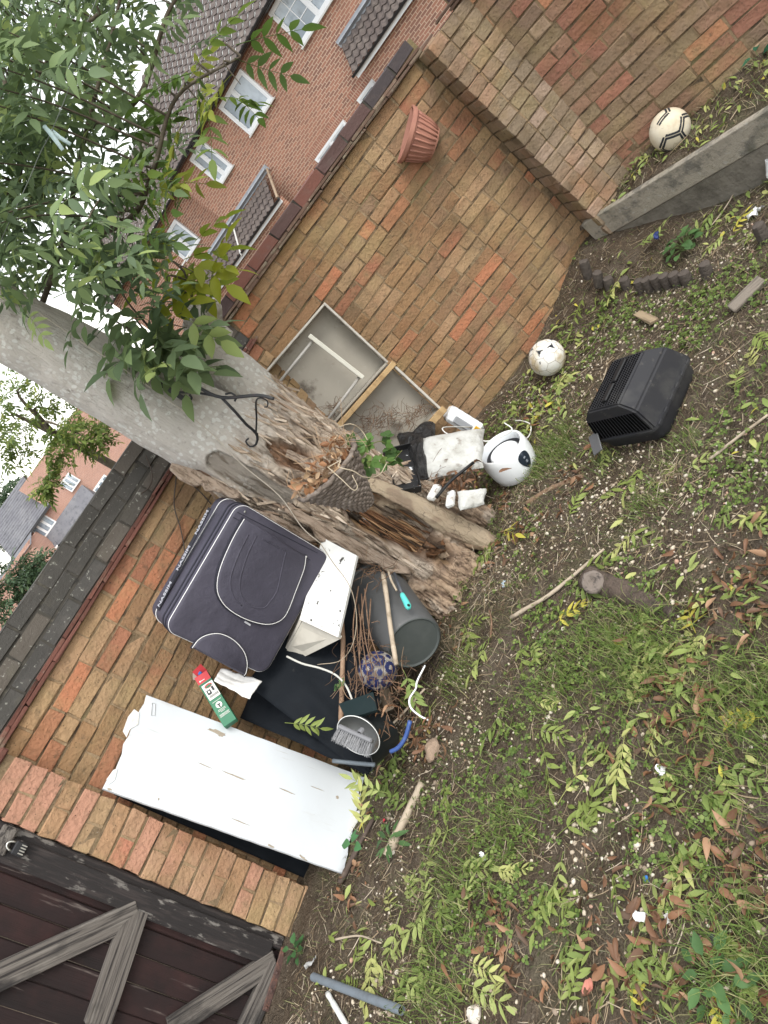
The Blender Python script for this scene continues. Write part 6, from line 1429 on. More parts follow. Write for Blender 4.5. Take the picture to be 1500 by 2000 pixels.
# ================================================================== iron bracket, string, peg on the line
iron = mk('black_iron', (.018, .018, .020), [((.06, .035, .03), 'noise', 30, .6, .72, None, .7)], rough=.5, spec=.4)
ib = thing('hanging_bracket', pd(330, 740, 3.1), 'black scrolled iron bracket screwed to the trunk above the basket', 'bracket')
fy = TY - .20
def ip(x, y, dy=0.0): return on_y(x, y, fy + dy)
beam(MB(), ip(280, 728, .0), ip(373, 788, .0), .022, .008, vec(0, -1, 0)).build('back_plate', iron, ib)
def bar(pts, r=.0055, name='bar'): MB().tube(curve_pts([ip(*p) for p in pts], 20), r, 6, sq=.6).build(name, iron, ib, smooth=True)
bar([(330, 724, -.01), (380, 752, -.08), (432, 776, -.12), (502, 772, -.2), (535, 779, -.24)], .0075); bar([(348, 766, -.01), (390, 768, -.06), (432, 776, -.12)]); bar([(432, 776, -.12), (460, 805, -.12), (482, 830, -.10), (502, 848, -.08), (500, 868, -.06), (488, 872, -.05), (480, 862, -.05), (486, 856, -.05)], .0065)
bar([(500, 850, -.08), (501, 815, -.13), (500, 785, -.18), (508, 777, -.2), (522, 783, -.2), (522, 794, -.2), (516, 795, -.2)]); bar([(440, 770, -.12), (452, 768, -.13), (461, 776, -.14), (458, 784, -.14)], .0045, 'scroll'); bar([(330, 724, -.01), (326, 731, -.02), (334, 740, -.02), (340, 735, -.02)], .005, 'scroll'); bar([(360, 772, -.01), (366, 784, -.02), (374, 778, -.02), (370, 770, -.02)], .005, 'scroll')
for p in ((295, 738), (362, 781)): MB().blob(ip(*p, -.008), (.007, .004, .007), seed=2, rough=0).build('screw', steel, ib)
twine = mk('twine', (.46, .41, .34), rough=.9)
cord('string', [on_y(75, 610, TY - .19), on_y(160, 668, TY - .20), on_y(270, 740, TY - .21), on_y(400, 835, TY - .235), on_y(470, 905, TY - .24), on_y(545, 968, TY - .24), on_y(590, 1030, TY - .28), on_y(627, 1062, TY - .3)], .0022, twine, 'pale string stretched diagonally down the trunk', 'string')
cl0 = at_depth(105, 265, 2.4)
cl = thing('clothes_peg', cl0, 'pale blue plastic peg clipped to the thin line among the leaves', 'peg')
pegm = mk('peg_plastic', (.55, .68, .70), rough=.4)
MB().tube(np.array([at_depth(86, 246, 2.38), at_depth(100, 262, 2.38), at_depth(123, 293, 2.38)]), [.0065, .0085, .0065], 8, sq=.6).build('arm', pegm, cl, smooth=True)
MB().tube(np.array([at_depth(100, 254, 2.395), at_depth(116, 268, 2.40), at_depth(138, 282, 2.405)]), [.006, .0075, .006], 8, sq=.6).build('arm', pegm, cl, smooth=True)
cord('washing_line', [at_depth(200, -30, 2.45), at_depth(165, 60, 2.42), at_depth(135, 170, 2.41), at_depth(101, 256, 2.39), at_depth(78, 300, 2.39), at_depth(55, 355, 2.4), at_depth(20, 430, 2.45), at_depth(-20, 520, 2.5)], .0016, mk('line_dark', (.16, .18, .16), rough=.7), 'thin washing line crossing the crown at upper left', 'line')
# ================================================================== larger things lying on the lawn
oldwood = mk('grey_old_wood', (.20, .17, .14), [((.10, .085, .07), 'noise', 40, .5, .65, (.1, 1, 1)), ((.30, .26, .215), 'noise', 30, .55, .75, (.15, 1, 1), .7)], rough=.95, bump=[('noise', 60, .01, (.1, 1, 1))])
logbark = mk('log_bark', (.11, .082, .065), [((.045, .036, .03), 'noise', 16, .5, .7), ((.25, .20, .16), 'noise', 40, .58, .75, None, .7)], rough=.97, bump=[('noise', 40, .02), ('noise', 120, .006)])
def rough_log(name, pts, r, mat, label, cat, seed=0, n=26, sides=14, flat=1.0):
    Q = curve_pts(pts, n); b = MB().tube(Q, np.interp(np.linspace(0, 1, len(Q)), np.linspace(0, 1, len(r)), r), sides, sq=flat)
    v = b.v[0]; cl_ = np.repeat(Q, sides, 0); out = v - cl_; b.v[0] = v + out * (.45 * NZ.fbm(v * 18 + seed, 4))[:, None]
    return tag(b.build(name, mat, smooth=True), label, cat)
G = on_ground
rough_log('fallen_log', [G(1150, 1132, .0), G(1200, 1150, .0), G(1262, 1178, -.005), G(1322, 1202, -.012)], [.058, .052, .038, .024], logbark, 'dark knotted log half sunk in the soil beside the pebbles', 'log', 3)
kn = thing('knot', G(1150, 1130, .06), 'pale grey ringed knot on the end of the dark log', 'knot') if False else None
_kp = G(1158, 1137, .075); _kn = unit(EYEP - _kp + vec(0, 0, .6)); _KM = frame(_kn)
knot = MB().lathe([(.046, -.02), (.044, .004), (.034, .012), (.026, .004), (.020, .010), (.012, .0), (.001, -.004)], _kp, _KM, 22); knot.v[0] = knot.v[0] + .006 * NZ.fbm(knot.v[0] * 60, 3)[:, None]
tag(knot.build('wood_knot', mk('knot_wood', (.17, .14, .12), [((.05, .042, .038), 'noise', 50, .5, .66), ((.30, .26, .23), 'noise', 30, .6, .75, None, .6)], rough=.9), smooth=True), 'pale ringed knot of wood on the near end of the log', 'knot')
def gstick(a, m, b, r0, r1, mat, label, seed=0, lift=.012, cat='stick', group=None): return stick('fallen_stick', [G(*a, lift), G(*m, lift * 1.2), G(*b, lift)], r0, r1, mat, label, cat, group, seed=seed)
gstick((998, 1206), (1075, 1160), (1180, 1072), .011, .006, cane, 'long pale bent stick pointing at the log', 1)
gstick((755, 1672), (790, 1600), (824, 1528), .021, .016, cane, 'thick pale stick lying on the lawn right of the white board', 2)
gstick((664, 1724), (690, 1672), (728, 1600), .015, .009, mk('dark_stick', (.075, .055, .045), [((.13, .10, .08), 'noise', 20, .5, .7)], rough=.9), 'dark straight stick along the lower end of the white board', 3, .02)
gstick((1385, 898), (1440, 855), (1500, 810), .007, .005, cane, 'thin pale stick at the right edge beyond the pet carrier', 4)
gstick((700, 1470), (760, 1420), (830, 1345), .006, .005, cane, 'thin stick slanting from the bucket across the leaves', 5, .06)
gstick((740, 1380), (748, 1430), (760, 1470), .007, .005, cane, 'crooked twig standing beside the bucket', 6, .05)
gstick((655, 1835), (700, 1828), (745, 1842), .005, .003, cane, 'thin forked twig on the lawn below the gate pier', 7)
gstick((1460, 330), (1420, 400), (1390, 440), .004, .003, cane, 'thin dry stalk on the soil below the concrete board', 8)
gstick((958, 1245), (960, 1215), (956, 1192), .005, .004, brownst, 'short upright brown twig near the tree root', 9)
gstick((1030, 985), (1075, 955), (1140, 930), .018, .012, mk('rotten_wood', (.26, .17, .11), [((.15, .1, .07), 'noise', 20, .5, .7), ((.38, .28, .2), 'noise', 50, .6, .75)], rough=.97, bump=[('noise', 40, .02)]), 'crumbling orange-brown piece of rotten wood beside the grass tuft', 10, .0, 'wood')
gstick((640, 1940), (660, 1975), (680, 2010), .011, .011, mk('white_strip', (.66, .66, .62), rough=.6), 'narrow white strip sticking out below the grey pipe', 11)
pipe = thing('plastic_pipe', G(700, 1940), 'short grey plastic pipe lying on the lawn near the gate', 'pipe')
_a, _b3 = G(612, 1908, .02), G(784, 1973, .022); _pm = frame(unit(_b3 - _a)); _pl = float(np.linalg.norm(_b3 - _a))
MB().lathe([(.0125, 0), (.016, 0), (.016, _pl), (.0125, _pl), (.0125, 0)], _a, _pm, 18).build('tube', mk('pipe_grey', (.16, .185, .21), [((.10, .11, .12), 'noise', 14, .5, .7, None, .7)], rough=.45), pipe, smooth=True, angle=40)
MB().lathe([(.001, .0), (.0122, .0)], _b3 - unit(_b3 - _a) * .01, _pm, 14).build('bore', mk('bore_dark', (.01, .01, .01)), pipe)
stone_m = mk('stone', (.36, .26, .19), [((.26, .19, .14), 'noise', 10, .45, .7), ((.48, .38, .30), 'noise', 40, .6, .75, None, .6)], rough=.95, bump=[('noise', 60, .01)])
def stone(x, y, r, M, mat, label, cat='stone', seed=0, lift=.0, name='stone', rough=.3):
    return tag(MB().blob(G(x, y, lift), r, M, 14, 10, rough, seed).build(name, mat, smooth=True, angle=38), label, cat)
stone(843, 1466, (.058, .036, .03), rotz(.9), stone_m, 'flat tan stone beside the blue plastic hoop', seed=3, lift=.015)
stone(926, 1980, (.03, .022, .02), rotz(.3), mk('pale_stone', (.55, .49, .43), rough=.9), 'pale stone at the bottom edge of the lawn', seed=5, lift=.01)
stone(1148, 1928, (.020, .014, .012), rotz(.2), mk('brick_chip', (.50, .20, .15), [((.38, .14, .1), 'noise', 30, .5, .7)], rough=.9), 'red brick fragment among yellow leaves near the bottom edge', 'fragment', 7, .008, 'brick_fragment')
stone(1000, 1990, (.024, .02, .016), rotz(1.2), mk('dark_stone', (.09, .08, .07), rough=.9), 'dark rounded stone at the bottom edge of the lawn', seed=9, lift=.01) if False else None
paperw = mk('white_litter', (.76, .77, .78), [((.5, .5, .5), 'noise', 30, .58, .72, None, .6)], rough=.6)
def scrap(x, y, s, label, mat=paperw, seed=0, name='litter_scrap', z=.012):
    c = G(x, y, z); r = np.random.default_rng(seed); n = 7; V_ = []; F_ = []
    M = frame(unit(vec(r.normal(0, .4), r.normal(0, .4), 1)), r.normal(size=3))
    for j in range(n):
        for i in range(n): u, v = i / (n - 1) - .5, j / (n - 1) - .5; V_.append(c + M @ vec(u * s * (1 + .4 * r.normal() * .3), v * s * .7 * (1 + .3 * r.normal() * .3), s * .7 * NZ.fbm(np.array([[u * 4 + seed, v * 4, 1.5]]), 3)[0]))
    for j in range(n - 1):
        for i in range(n - 1): q = j * n + i; F_.append((q, q + 1, q + n + 1, q + n))
    return tag(MB().add(V_, F_).build(name, mat, smooth=True), label, 'litter')
scrap(1474, 414, .075, 'crumpled white wrapper on the soil below the raised bed', seed=1, z=.02)
scrap(1290, 1503, .034, 'torn white scrap on the middle of the lawn', seed=2); scrap(1250, 1790, .036, 'bent white scrap on the pebbly patch low in the lawn', seed=3, z=.02)
scrap(983, 1140, .03, 'small pale blue plastic scrap by the tree root', mk('pale_blue_litter', (.5, .6, .7), rough=.5), 4); scrap(943, 1672, .03, 'little white scrap by clover left of centre', seed=5)
scrap(607, 1880, .05, 'torn grey paper at the foot of the gate hinge', mk('grey_paper', (.42, .42, .41), rough=.9), 6, z=.03); scrap(1262, 1718, .02, 'tiny blue plastic scrap on the lawn', mk('blue_litter', (.03, .16, .45), rough=.4), 7)
scrap(1282, 460, .04, 'dark blue crumpled wrapper near the end of the concrete board', mk('navy_litter', (.02, .035, .14), rough=.5), 8, z=.02); scrap(750, 1602, .018, 'tiny red scrap beside the white board', mk('red_litter', (.55, .05, .07), rough=.5), 9)
scrap(1305, 1790, .03, 'broken white shell piece on the pebbles', mk('shell_white', (.72, .70, .66), rough=.5), 10); scrap(1384, 1845, .05, 'dark slate-blue strip of plastic under brown leaves', mk('slate_litter', (.06, .07, .085), rough=.5), 11)
# white tag by the wall, white cup at the right edge
tgp = on_plane(1127, 541, C_D + N_A * .05, N_A); tag(MB().box(tgp, (.05, .010, .062), np.stack([U_A, -N_A, up], 1) @ roty(.2), bev=.004).build('plastic_tag', paperw), 'small white plastic tag stuck at the foot of the corner wall', 'tag')
cupP = G(1512, 345, .03); tag(MB().lathe([(.001, 0), (.035, .0), (.045, .06), (.05, .08), (.044, .08), (.038, .01)], cupP, frame(unit(vec(.5, -.3, .7))), 22).build('plastic_cup', paperw, smooth=True, angle=40), 'white plastic cup cut off by the right edge', 'cup')
# blue plastic hoop
bh = [pd(748 + 15, 1468, 2.78), pd(778, 1460, 2.76), pd(792, 1440, 2.74), pd(801, 1408, 2.73)]
cord('plastic_hoop', bh, .009, mk('blue_plastic', (.04, .08, .24), [((.14, .18, .32), 'noise', 14, .6, .75)], rough=.35), 'curved blue plastic hoop lying beside the bucket', 'hoop', n=14)
cord('white_ribbon', [pd(830, 1300, 2.98), pd(815, 1330, 2.92), pd(812, 1345, 2.9), pd(800, 1365, 2.86), pd(803, 1383, 2.83), pd(820, 1398, 2.78), pd(836, 1406, 2.75)], .004, paperw, 'white plastic ribbon curling through the leaves below the bin', 'ribbon')
plank('x', G(600, 1900), G(601, 1960), .01, .01, up, oldwood) if False else None
# timber offcuts and old log edging
def board_thing(a, b, w, t, label, lift=.02, tilt=vec(0, 0, 1), mat=oldwood, name='timber_offcut', seed=0, cat='timber'): o = plank(name, G(*a, lift), G(*b, lift), w, t, tilt, mat, None, .004, .002, seed); return tag(o, label, cat)
board_thing((1428, 605), (1490, 545), .055, .03, 'old timber offcut at the right edge', .025, vec(-.3, -.3, 1), seed=1)
board_thing((1245, 612), (1278, 628), .05, .018, 'short sawn board end hidden in clover', .02, vec(.2, -.5, 1), mk('sawn_wood', (.30, .23, .15), [((.2, .15, .1), 'noise', 40, .5, .65, (.1, 1, 1))], rough=.9), seed=2)
board_thing((745, 1330), (760, 1385), .05, .02, 'weathered wooden slat standing in the twigs under the blue ball', .10, vec(.2, -.8, .5), mk('pale_slat', (.36, .29, .22), [((.22, .17, .12), 'noise', 40, .5, .65, (.1, 1, 1))], rough=.95), seed=3)
edge_m = mk('log_edging_wood', (.085, .07, .06), [((.15, .13, .11), 'noise', 30, .55, .7, (.15, 1, 1)), ((.045, .038, .033), 'noise', 12, .55, .7)], rough=.97, bump=[('noise', 70, .01, (.1, 1, 1))])
for k, (x, y, h, lean, pl) in enumerate([(1145, 528, .07, .5, 'nearest the corner wall'), (1168, 545, .05, .6, 'second from the corner wall'), (1190, 556, .05, .5, 'third from the corner wall'), (1225, 560, .06, .3, 'just left of the tight row'), (1255, 567, .075, .25, 'first of the tight row'), (1272, 565, .08, .2, 'second of the tight row'), (1290, 562, .085, .2, 'third of the tight row'), (1308, 560, .085, .2, 'fourth of the tight row'), (1326, 556, .08, .2, 'fifth of the tight row'), (1344, 552, .07, .25, 'last of the tight row'), (1383, 540, .085, .35, 'standing alone beyond the tight row'), (1495, 470, .10, .2, 'at the right picture edge')]):
    p = G(x, y); d_ = unit(vec(lean * .6, -lean * .8, 1)); Q = np.array([p - d_ * .05, p + d_ * h * .5, p + d_ * h])
    b = MB().lathe([(.030, -.05), (.031, h * .6), (.027, h * .93), (.001, h)], p, frame(d_), 12, 0, 2 * math.pi); b.v[0] += .006 * NZ.fbm(b.v[0] * 40 + k, 3)[:, None]
    tag(b.build('edging_post', edge_m, smooth=True, angle=40), 'short rotting edging log ' + pl, 'edging', 'old log edging on the lawn')

# ================================================================== ground cover
def scatter(tv, tf, P, M, S):
    """copies of a template: P (n,3), M (n,3,3), S (n,)"""
    tv = np.asarray(tv); n = len(P); V_ = np.einsum('nij,kj->nki', M, tv) * S[:, None, None] + P[:, None, :]
    k = len(tv); F_ = [tuple(i * k + a for a in f) for i in range(n) for f in tf]; return V_.reshape(-1, 3), F_
def frames(Z, X):
    Z = Z / np.linalg.norm(Z, axis=1)[:, None]; X = X - Z * np.sum(X * Z, 1)[:, None]; X = X / (np.linalg.norm(X, axis=1)[:, None] + 1e-9); return np.stack([X, np.cross(Z, X), Z], 2)
cr_ = np.random.default_rng(99)
def free(x, y):
    """on the lawn: in front of all three walls and clear of the trunk"""
    p = np.stack([x, y, 0 * x], 1); a = (p - C_AB) @ N_A > .02; b = (p - P_BL) @ N_B > .10; e = ((p - bA) @ bN > .01) | (x < bA[0] - .1)
    t = (x + .02) ** 2 / .22 ** 2 + (y - 3.52) ** 2 / .20 ** 2 > 1
    gatek = ~((x < -1.55) & ((p - P_C) @ N_B < .12)); return a & b & e & t & gatek
def spread(n, patches=None, noise_s=1.6, lo=.5, seed=0, near=False):
    """n random lawn positions; density follows patches [(px, py, radius m, weight)] and a noise field"""
    out = []; tot = 0
    while tot < n:
        m = n * 4; x = cr_.uniform(-2.6, 3.0, m); y = cr_.uniform(.55, 4.7, m)
        w = smooth01((NZ.fbm(np.stack([x * noise_s, y * noise_s, np.full(m, seed + .5)], 1), 3) + lo) * 1.6) if patches is None or patches[1] else np.zeros(m)
        if patches is not None:
            for (px_, py_, r_, wt) in patches[0]:
                c = on_z(px_, py_, zg(*on_z(px_, py_, 0)[:2])); w = w + wt * np.exp(-((x - c[0]) ** 2 + (y - c[1]) ** 2) / (2 * r_ ** 2))
        w = np.clip(w, 0, 1)
        k = (cr_.random(m) < w) & free(x, y); out.append(np.stack([x[k], y[k]], 1)); tot += k.sum()
    P = np.concatenate(out)[:n]; return np.column_stack([P, zgn(P[:, 0], P[:, 1])])
def up_frames(n, tilt): return frames(np.column_stack([cr_.normal(0, tilt, n), cr_.normal(0, tilt, n), np.ones(n)]), np.column_stack([cr_.normal(size=n), cr_.normal(size=n), cr_.normal(0, .2, n)]))
def stuff(name, V_, F_, mat, label, cat, smooth=False): return tag(MB().add(V_, F_).build(name, mat, smooth=smooth, loc=(0, 0, 0)), label, cat, kind='stuff')
# grass blades
TUFTS = [(1090, 875, .11, 1.0), (1060, 900, .07, 1.0), (1245, 1285, .10, 1.0), (1190, 1235, .07, .9), (1280, 1310, .08, 1), (1470, 1350, .12, .8), (1470, 1880, .12, 1.), (900, 1320, .08, .5), (1100, 1330, .12, .5), (1270, 985, .06, .8), (1440, 1450, .15, .6), (900, 1720, .12, .5), (850, 1950, .12, .6), (1180, 900, .05, .5), (1330, 870, .06, .4), (1000, 1600, .1, .5)]
def blades(n, pos, h0, h1, wd, lean):
    P = pos; S = cr_.uniform(h0, h1, n); a = cr_.uniform(0, 2 * math.pi, n); l = np.abs(cr_.normal(lean, lean * .5, n)); D = np.stack([np.cos(a), np.sin(a)], 1)
    s = np.stack([-D[:, 1], D[:, 0], 0 * a], 1) * (wd * cr_.uniform(.6, 1.3, n))[:, None]
    p1 = P + np.column_stack([D * (l * S * .35)[:, None], S * .55]); p2 = P + np.column_stack([D * (l * S)[:, None], S * np.clip(1 - .45 * l, .12, 1)])
    V_ = np.stack([P - s, P + s, p1 + s * .8, p1 - s * .8, p2], 1).reshape(-1, 3); i = np.arange(n) * 5
    return V_, [f for k in i for f in ((k, k + 1, k + 2, k + 3), (k + 3, k + 2, k + 4))]
grass_m = leafmat('grass_blade', [(0, (.11, .145, .05)), (.25, (.15, .175, .065)), (.5, (.20, .195, .09)), (.68, (.27, .23, .13)), (.82, (.35, .29, .19)), (.94, (.09, .12, .045))], island=True, translucent=.25)
grass_g = leafmat('grass_tuft_blade', [(0, (.11, .175, .035)), (.35, (.15, .22, .05)), (.65, (.20, .245, .075)), (.85, (.27, .25, .12))], island=True, translucent=.3)
V_, F_ = blades(19000, spread(19000, None, 1.3, .36, 3), .012, .050, .0012, 1.0); stuff('lawn_grass', V_, F_, grass_m, 'thin patchy lawn grass over the whole garden floor', 'grass')
V_, F_ = blades(7000, spread(7000, (TUFTS, False), seed=4), .03, .10, .0013, .8); stuff('grass_tufts', V_, F_, grass_g, 'lush green grass tufts dotted over the lawn', 'grass')
# clover and small weeds
cl_t = MB()
for q in (0, 2.1, 4.2):
    v, f = leaflet(.011, .011, fold=.2, curl=.1); cl_t.add((v + vec(.001, 0, 0)) @ rotz(q).T, f[:8])
CLV = [(1230, 630, .14, 1), (1290, 690, .10, 1), (1180, 610, .08, .8), (1440, 920, .12, .9), (1420, 820, .08, .8), (1060, 1220, .10, .8), (1130, 1290, .10, .7), (980, 1560, .12, .8), (960, 1700, .1, .9), (930, 1780, .1, .9), (1300, 1640, .1, .9), (1240, 1150, .08, .6), (1450, 560, .1, .8), (1350, 650, .12, 1), (880, 1560, .12, .5), (1010, 1440, .12, .6), (1210, 1420, .1, .6), (1170, 560, .05, .8)]
_P = spread(5200, (CLV, True), 2.2, -.02, 6); _n5 = len(_P); V_, F_ = scatter(np.concatenate(cl_t.v), cl_t.f, _P + np.column_stack([np.zeros((_n5, 2)), cr_.uniform(.003, .03, _n5)]), up_frames(_n5, .4), cr_.uniform(.55, 1.35, _n5))
stuff('clover', V_, F_, leafmat('clover_leaf', [(0, (.11, .17, .035)), (.35, (.15, .215, .05)), (.7, (.20, .25, .07)), (.9, (.09, .14, .035))], island=True, translucent=.3), 'low clover and weeds spreading through the lawn', 'clover', True)
# straw, twig bits
tw_t = MB().tube(np.array([(-.5, 0, 0), (-.1, .03, .01), (.5, -.02, 0)]), [.018, .02, .012], 3, caps=False)
_P = spread(18000, None, 1.7, .6, 7); _n5 = len(_P); V_, F_ = scatter(tw_t.v[0], tw_t.f, _P + vec(0, 0, .005), up_frames(_n5, .16), cr_.gamma(2.2, .014, _n5) + .012)
stuff('straw_litter', V_, F_, mk('straw', (0, 0, 0), ramp=[(0, (.30, .23, .15)), (.3, (.20, .145, .095)), (.55, (.38, .31, .22)), (.75, (.13, .09, .06)), (.9, (.46, .39, .30))], island=True, rough=.95, spec=.1, random_offset=False), 'dead straw and twig litter covering the soil', 'straw')
# pebbles
pb_t = MB().blob((0, 0, 0), (1, .8, .6), None, 6, 4, .25, 3)
PEB = [(1240, 980, .25, .5), (1200, 950, .1, .6), (1290, 1100, .14, 1), (1320, 1130, .10, 1), (900, 1310, .06, 1), (900, 1290, .05, 1), (1150, 1640, .10, 1), (1180, 1700, .12, 1), (1340, 1640, .15, .5), (1300, 1800, .1, .8), (1250, 570, .08, .6), (1060, 1040, .15, .5), (1040, 1360, .2, .4), (1480, 1720, .1, .5), (1010, 1090, .12, .5)]
_P = spread(8500, (PEB, True), 1.9, .2, 8); _n5 = len(_P); V_, F_ = scatter(pb_t.v[0], pb_t.f, _P + vec(0, 0, .002), up_frames(_n5, .5), np.clip(cr_.gamma(4, .00125, _n5), .0018, .012))
stuff('pebbles', V_, F_, mk('pebble', (0, 0, 0), ramp=[(0, (.52, .45, .35)), (.3, (.40, .33, .25)), (.55, (.60, .54, .45)), (.72, (.28, .22, .165)), (.93, (.42, .27, .20))], island=True, rough=.85, spec=.2), 'small pale pebbles strewn over the soil', 'pebbles', True)
# brown dead leaves
br_t = [leaflet(1.0, .36, fold=.7, curl=.5), leaflet(1.0, .42, fold=-.5, curl=-.5), leaflet(1.0, .3, fold=1.2, curl=.9)]
BRW = [(1390, 1760, .10, 1), (1400, 1690, .09, 1), (1330, 1420, .12, 1), (1310, 1370, .08, 1), (1440, 1180, .14, 1), (1490, 1150, .12, 1), (870, 955, .10, 1), (905, 940, .10, 1), (880, 930, .08, 1), (960, 1810, .08, .9), (1230, 1980, .2, .9), (1330, 1930, .12, .8), (690, 1730, .06, 1), (700, 1745, .05, 1), (1480, 1820, .06, .8), (830, 1460, .07, .9), (820, 1430, .05, .9), (1010, 1060, .10, .8), (880, 1240, .1, .5), (1170, 790, .06, .7), (1020, 1870, .05, .9), (720, 1560, .1, .6), (1120, 945, .1, .6), (1060, 800, .1, .6), (860, 1440, .06, .8)]
brown_m = leafmat('leaf_brown', [(0, (.17, .085, .045)), (.3, (.23, .115, .06)), (.55, (.12, .065, .038)), (.75, (.28, .165, .095)), (.9, (.09, .055, .035))], island=True, translucent=.1)
VV = MB()
for t in br_t:
    _P = spread(300, (BRW, False), 1.2, -.30, 9); _n5 = len(_P); v, f = scatter(t[0], t[1], _P + np.column_stack([np.zeros((_n5, 2)), cr_.uniform(.004, .03, _n5)]), up_frames(_n5, .45), cr_.uniform(.028, .062, _n5)); VV.add(v, f)
stuff('dead_leaves', np.concatenate(VV.v), VV.f, brown_m, 'brown curled dead leaves lying in drifts on the lawn', 'leaves', True)
# loose single leaflets, yellow green
lf_t = leaflet(1.0, .34, fold=.3, curl=.25); YG = [(1050, 790, .16, 1), (1080, 760, .12, 1), (1120, 640, .14, .9), (1060, 830, .12, 1), (1180, 530, .12, .6), (1010, 850, .06, 1), (780, 1500, .1, .8), (720, 1560, .08, .8), (1300, 1240, .15, .5), (1420, 1330, .2, .5), (690, 1860, .1, .7), (1420, 430, .15, .8)]
_P = spread(720, (YG, True), 1.1, -.1, 10); _n5 = len(_P); V_, F_ = scatter(lf_t[0], lf_t[1], _P + np.column_stack([np.zeros((_n5, 2)), cr_.uniform(.006, .035, _n5)]), up_frames(_n5, .4), cr_.uniform(.035, .07, _n5))
yg_ramp = [(0, (.25, .31, .08)), (.3, (.32, .37, .12)), (.55, (.19, .25, .07)), (.75, (.38, .39, .14)), (.93, (.45, .40, .07))]
stuff('loose_leaves', V_, F_, leafmat('leaf_fallen_many', yg_ramp, island=True, translucent=.25), 'single yellow-green leaflets shed over the lawn', 'leaves', True)

# ================================================================== fallen compound leaves, one by one
fallen_m = leafmat('leaf_fallen', yg_ramp, translucent=.25); FL = []
for k in range(6):
    b = compound(3 + k % 3, .068, .019, .18, cr_, curl=.12, spread=48, droop=.05); me = as_mesh(b, 'fallen_leaf'); me.materials.append(fallen_m); FL.append(me)
SPRIG = [(1160, 1105), (1215, 1060), (1250, 1050), (1090, 1180), (1110, 1200), (1255, 1215), (1240, 1235), (1330, 1220), (1350, 1200), (1360, 1260), (1340, 1300), (1390, 1350), (1310, 1330), (1250, 1345), (1455, 1400), (1470, 1380), (935, 1285), (1040, 1270), (970, 1400), (985, 1420), (1165, 1460), (1180, 1480), (1070, 1430), (1130, 1600), (1150, 1590), (1310, 1550), (1040, 1620), (905, 1760), (920, 1700), (1060, 1770), (1120, 1930), (1220, 1890), (1230, 1910), (700, 1860), (720, 1900), (690, 1920), (1310, 1950), (1420, 1860), (1160, 870), (1190, 960), (1240, 930), (1290, 940), (1310, 920), (1180, 890), (1440, 740), (1470, 700), (1480, 660), (1400, 470), (1440, 440), (1470, 460), (1380, 430), (1110, 620), (1100, 650), (1130, 600), (1065, 780), (1090, 750), (1040, 830), (1075, 810), (1010, 850), (1000, 935), (760, 1500), (745, 1540), (735, 1480), (780, 1560), (790, 1370), (830, 1395), (1480, 1000), (1460, 1020), (1410, 1010), (945, 1080), (990, 1040), (890, 1150), (1120, 990), (1370, 900), (1200, 560), (1290, 440), (1260, 470), (1345, 1480), (1000, 1700), (830, 1760), (760, 1760)]
places = ['beside the dark log', 'near the pet carrier', 'on the pebbly patch', 'by the tree roots', 'near the gate', 'under the corner wall', 'at the right edge', 'low in the lawn']
def where(x, y):
    if x > 1400 and y < 1100: return 'near the right edge above the lawn'
    if y < 700: return 'on the soil below the corner wall and raised bed'
    if y < 860 and x < 1110: return 'among the leaf litter beside the scuffed football'
    if y < 1010: return 'around the black pet carrier'
    if x > 1050 and y < 1420: return 'around the dark fallen log'
    if x < 860 and y < 1620: return 'at the edge of the rubbish beside the white board'
    if x < 860: return 'on the lawn below the gate pier'
    if y < 1320: return 'on the bare soil by the tree roots'
    if y < 1660: return 'on the middle of the lawn'
    return 'on the lowest part of the lawn'
_sr = np.random.default_rng(12)
for _ in range(70):
    SPRIG.append((float(_sr.uniform(760, 1490)), float(_sr.uniform(1080, 1990))))
SPRIG = [q for q in SPRIG if not (q[0] < 900 and q[1] < 1340) and free(np.array([G(*q)[0]]), np.array([G(*q)[1]]))[0]]
for k, (x, y) in enumerate(SPRIG):
    p = G(x, y, .018); a = cr_.uniform(0, 2 * math.pi); M = frame(unit(vec(cr_.normal(0, .14), cr_.normal(0, .14), 1)), vec(math.cos(a), math.sin(a), 0)); sc = cr_.uniform(.55, 1.15)
    o = inst('fallen_leaf', FL[cr_.integers(6)], p - M[:, 0] * .09 * sc, M, None, scale=sc); w = where(x, y)
    tag(o, 'yellow-green compound leaf fallen ' + w, 'leaf', 'fallen leaves ' + w)

# ================================================================== plants
def rosette(name, c, n, L, W, mat, label, cat, spreadr=.05, h=.06, seed=0, lobes=1):
    r = np.random.default_rng(seed); t = thing(name, c, label, cat); t['kind'] = 'thing'; ms = []
    for k in range(3):
        v, f = leaflet(L, W, fold=r.uniform(.1, .4), curl=r.uniform(.1, .5)); v[:, 2] += .05 * L * np.sin(v[:, 0] / L * 14); me = as_mesh(MB().add(v, f), 'plant_leaf'); me.materials.append(mat); ms.append(me)
    st_ = MB()
    for k in range(n):
        a = 2 * math.pi * (k * .382 + r.uniform(-.05, .05)); rr = spreadr * math.sqrt((k + .5) / n); hh = h * (1 - .6 * (k / n)) * r.uniform(.7, 1.2); p = c + vec(rr * math.cos(a), rr * math.sin(a), hh)
        inst('plant_leaf', ms[r.integers(3)], p, frame(unit(vec(-.25 * math.cos(a), -.25 * math.sin(a), 1) + r.normal(0, .15, 3)), vec(math.cos(a), math.sin(a), .1)), t, scale=r.uniform(.7, 1.15))
        st_.tube(np.array([c, (c + p) / 2 + vec(0, 0, .01), p]), .0014, 4, caps=False)
    o = st_.build('stalks', mk('plant_stalk', (.14, .19, .07), rough=.7), t); o['kind'] = 'stuff'; return t
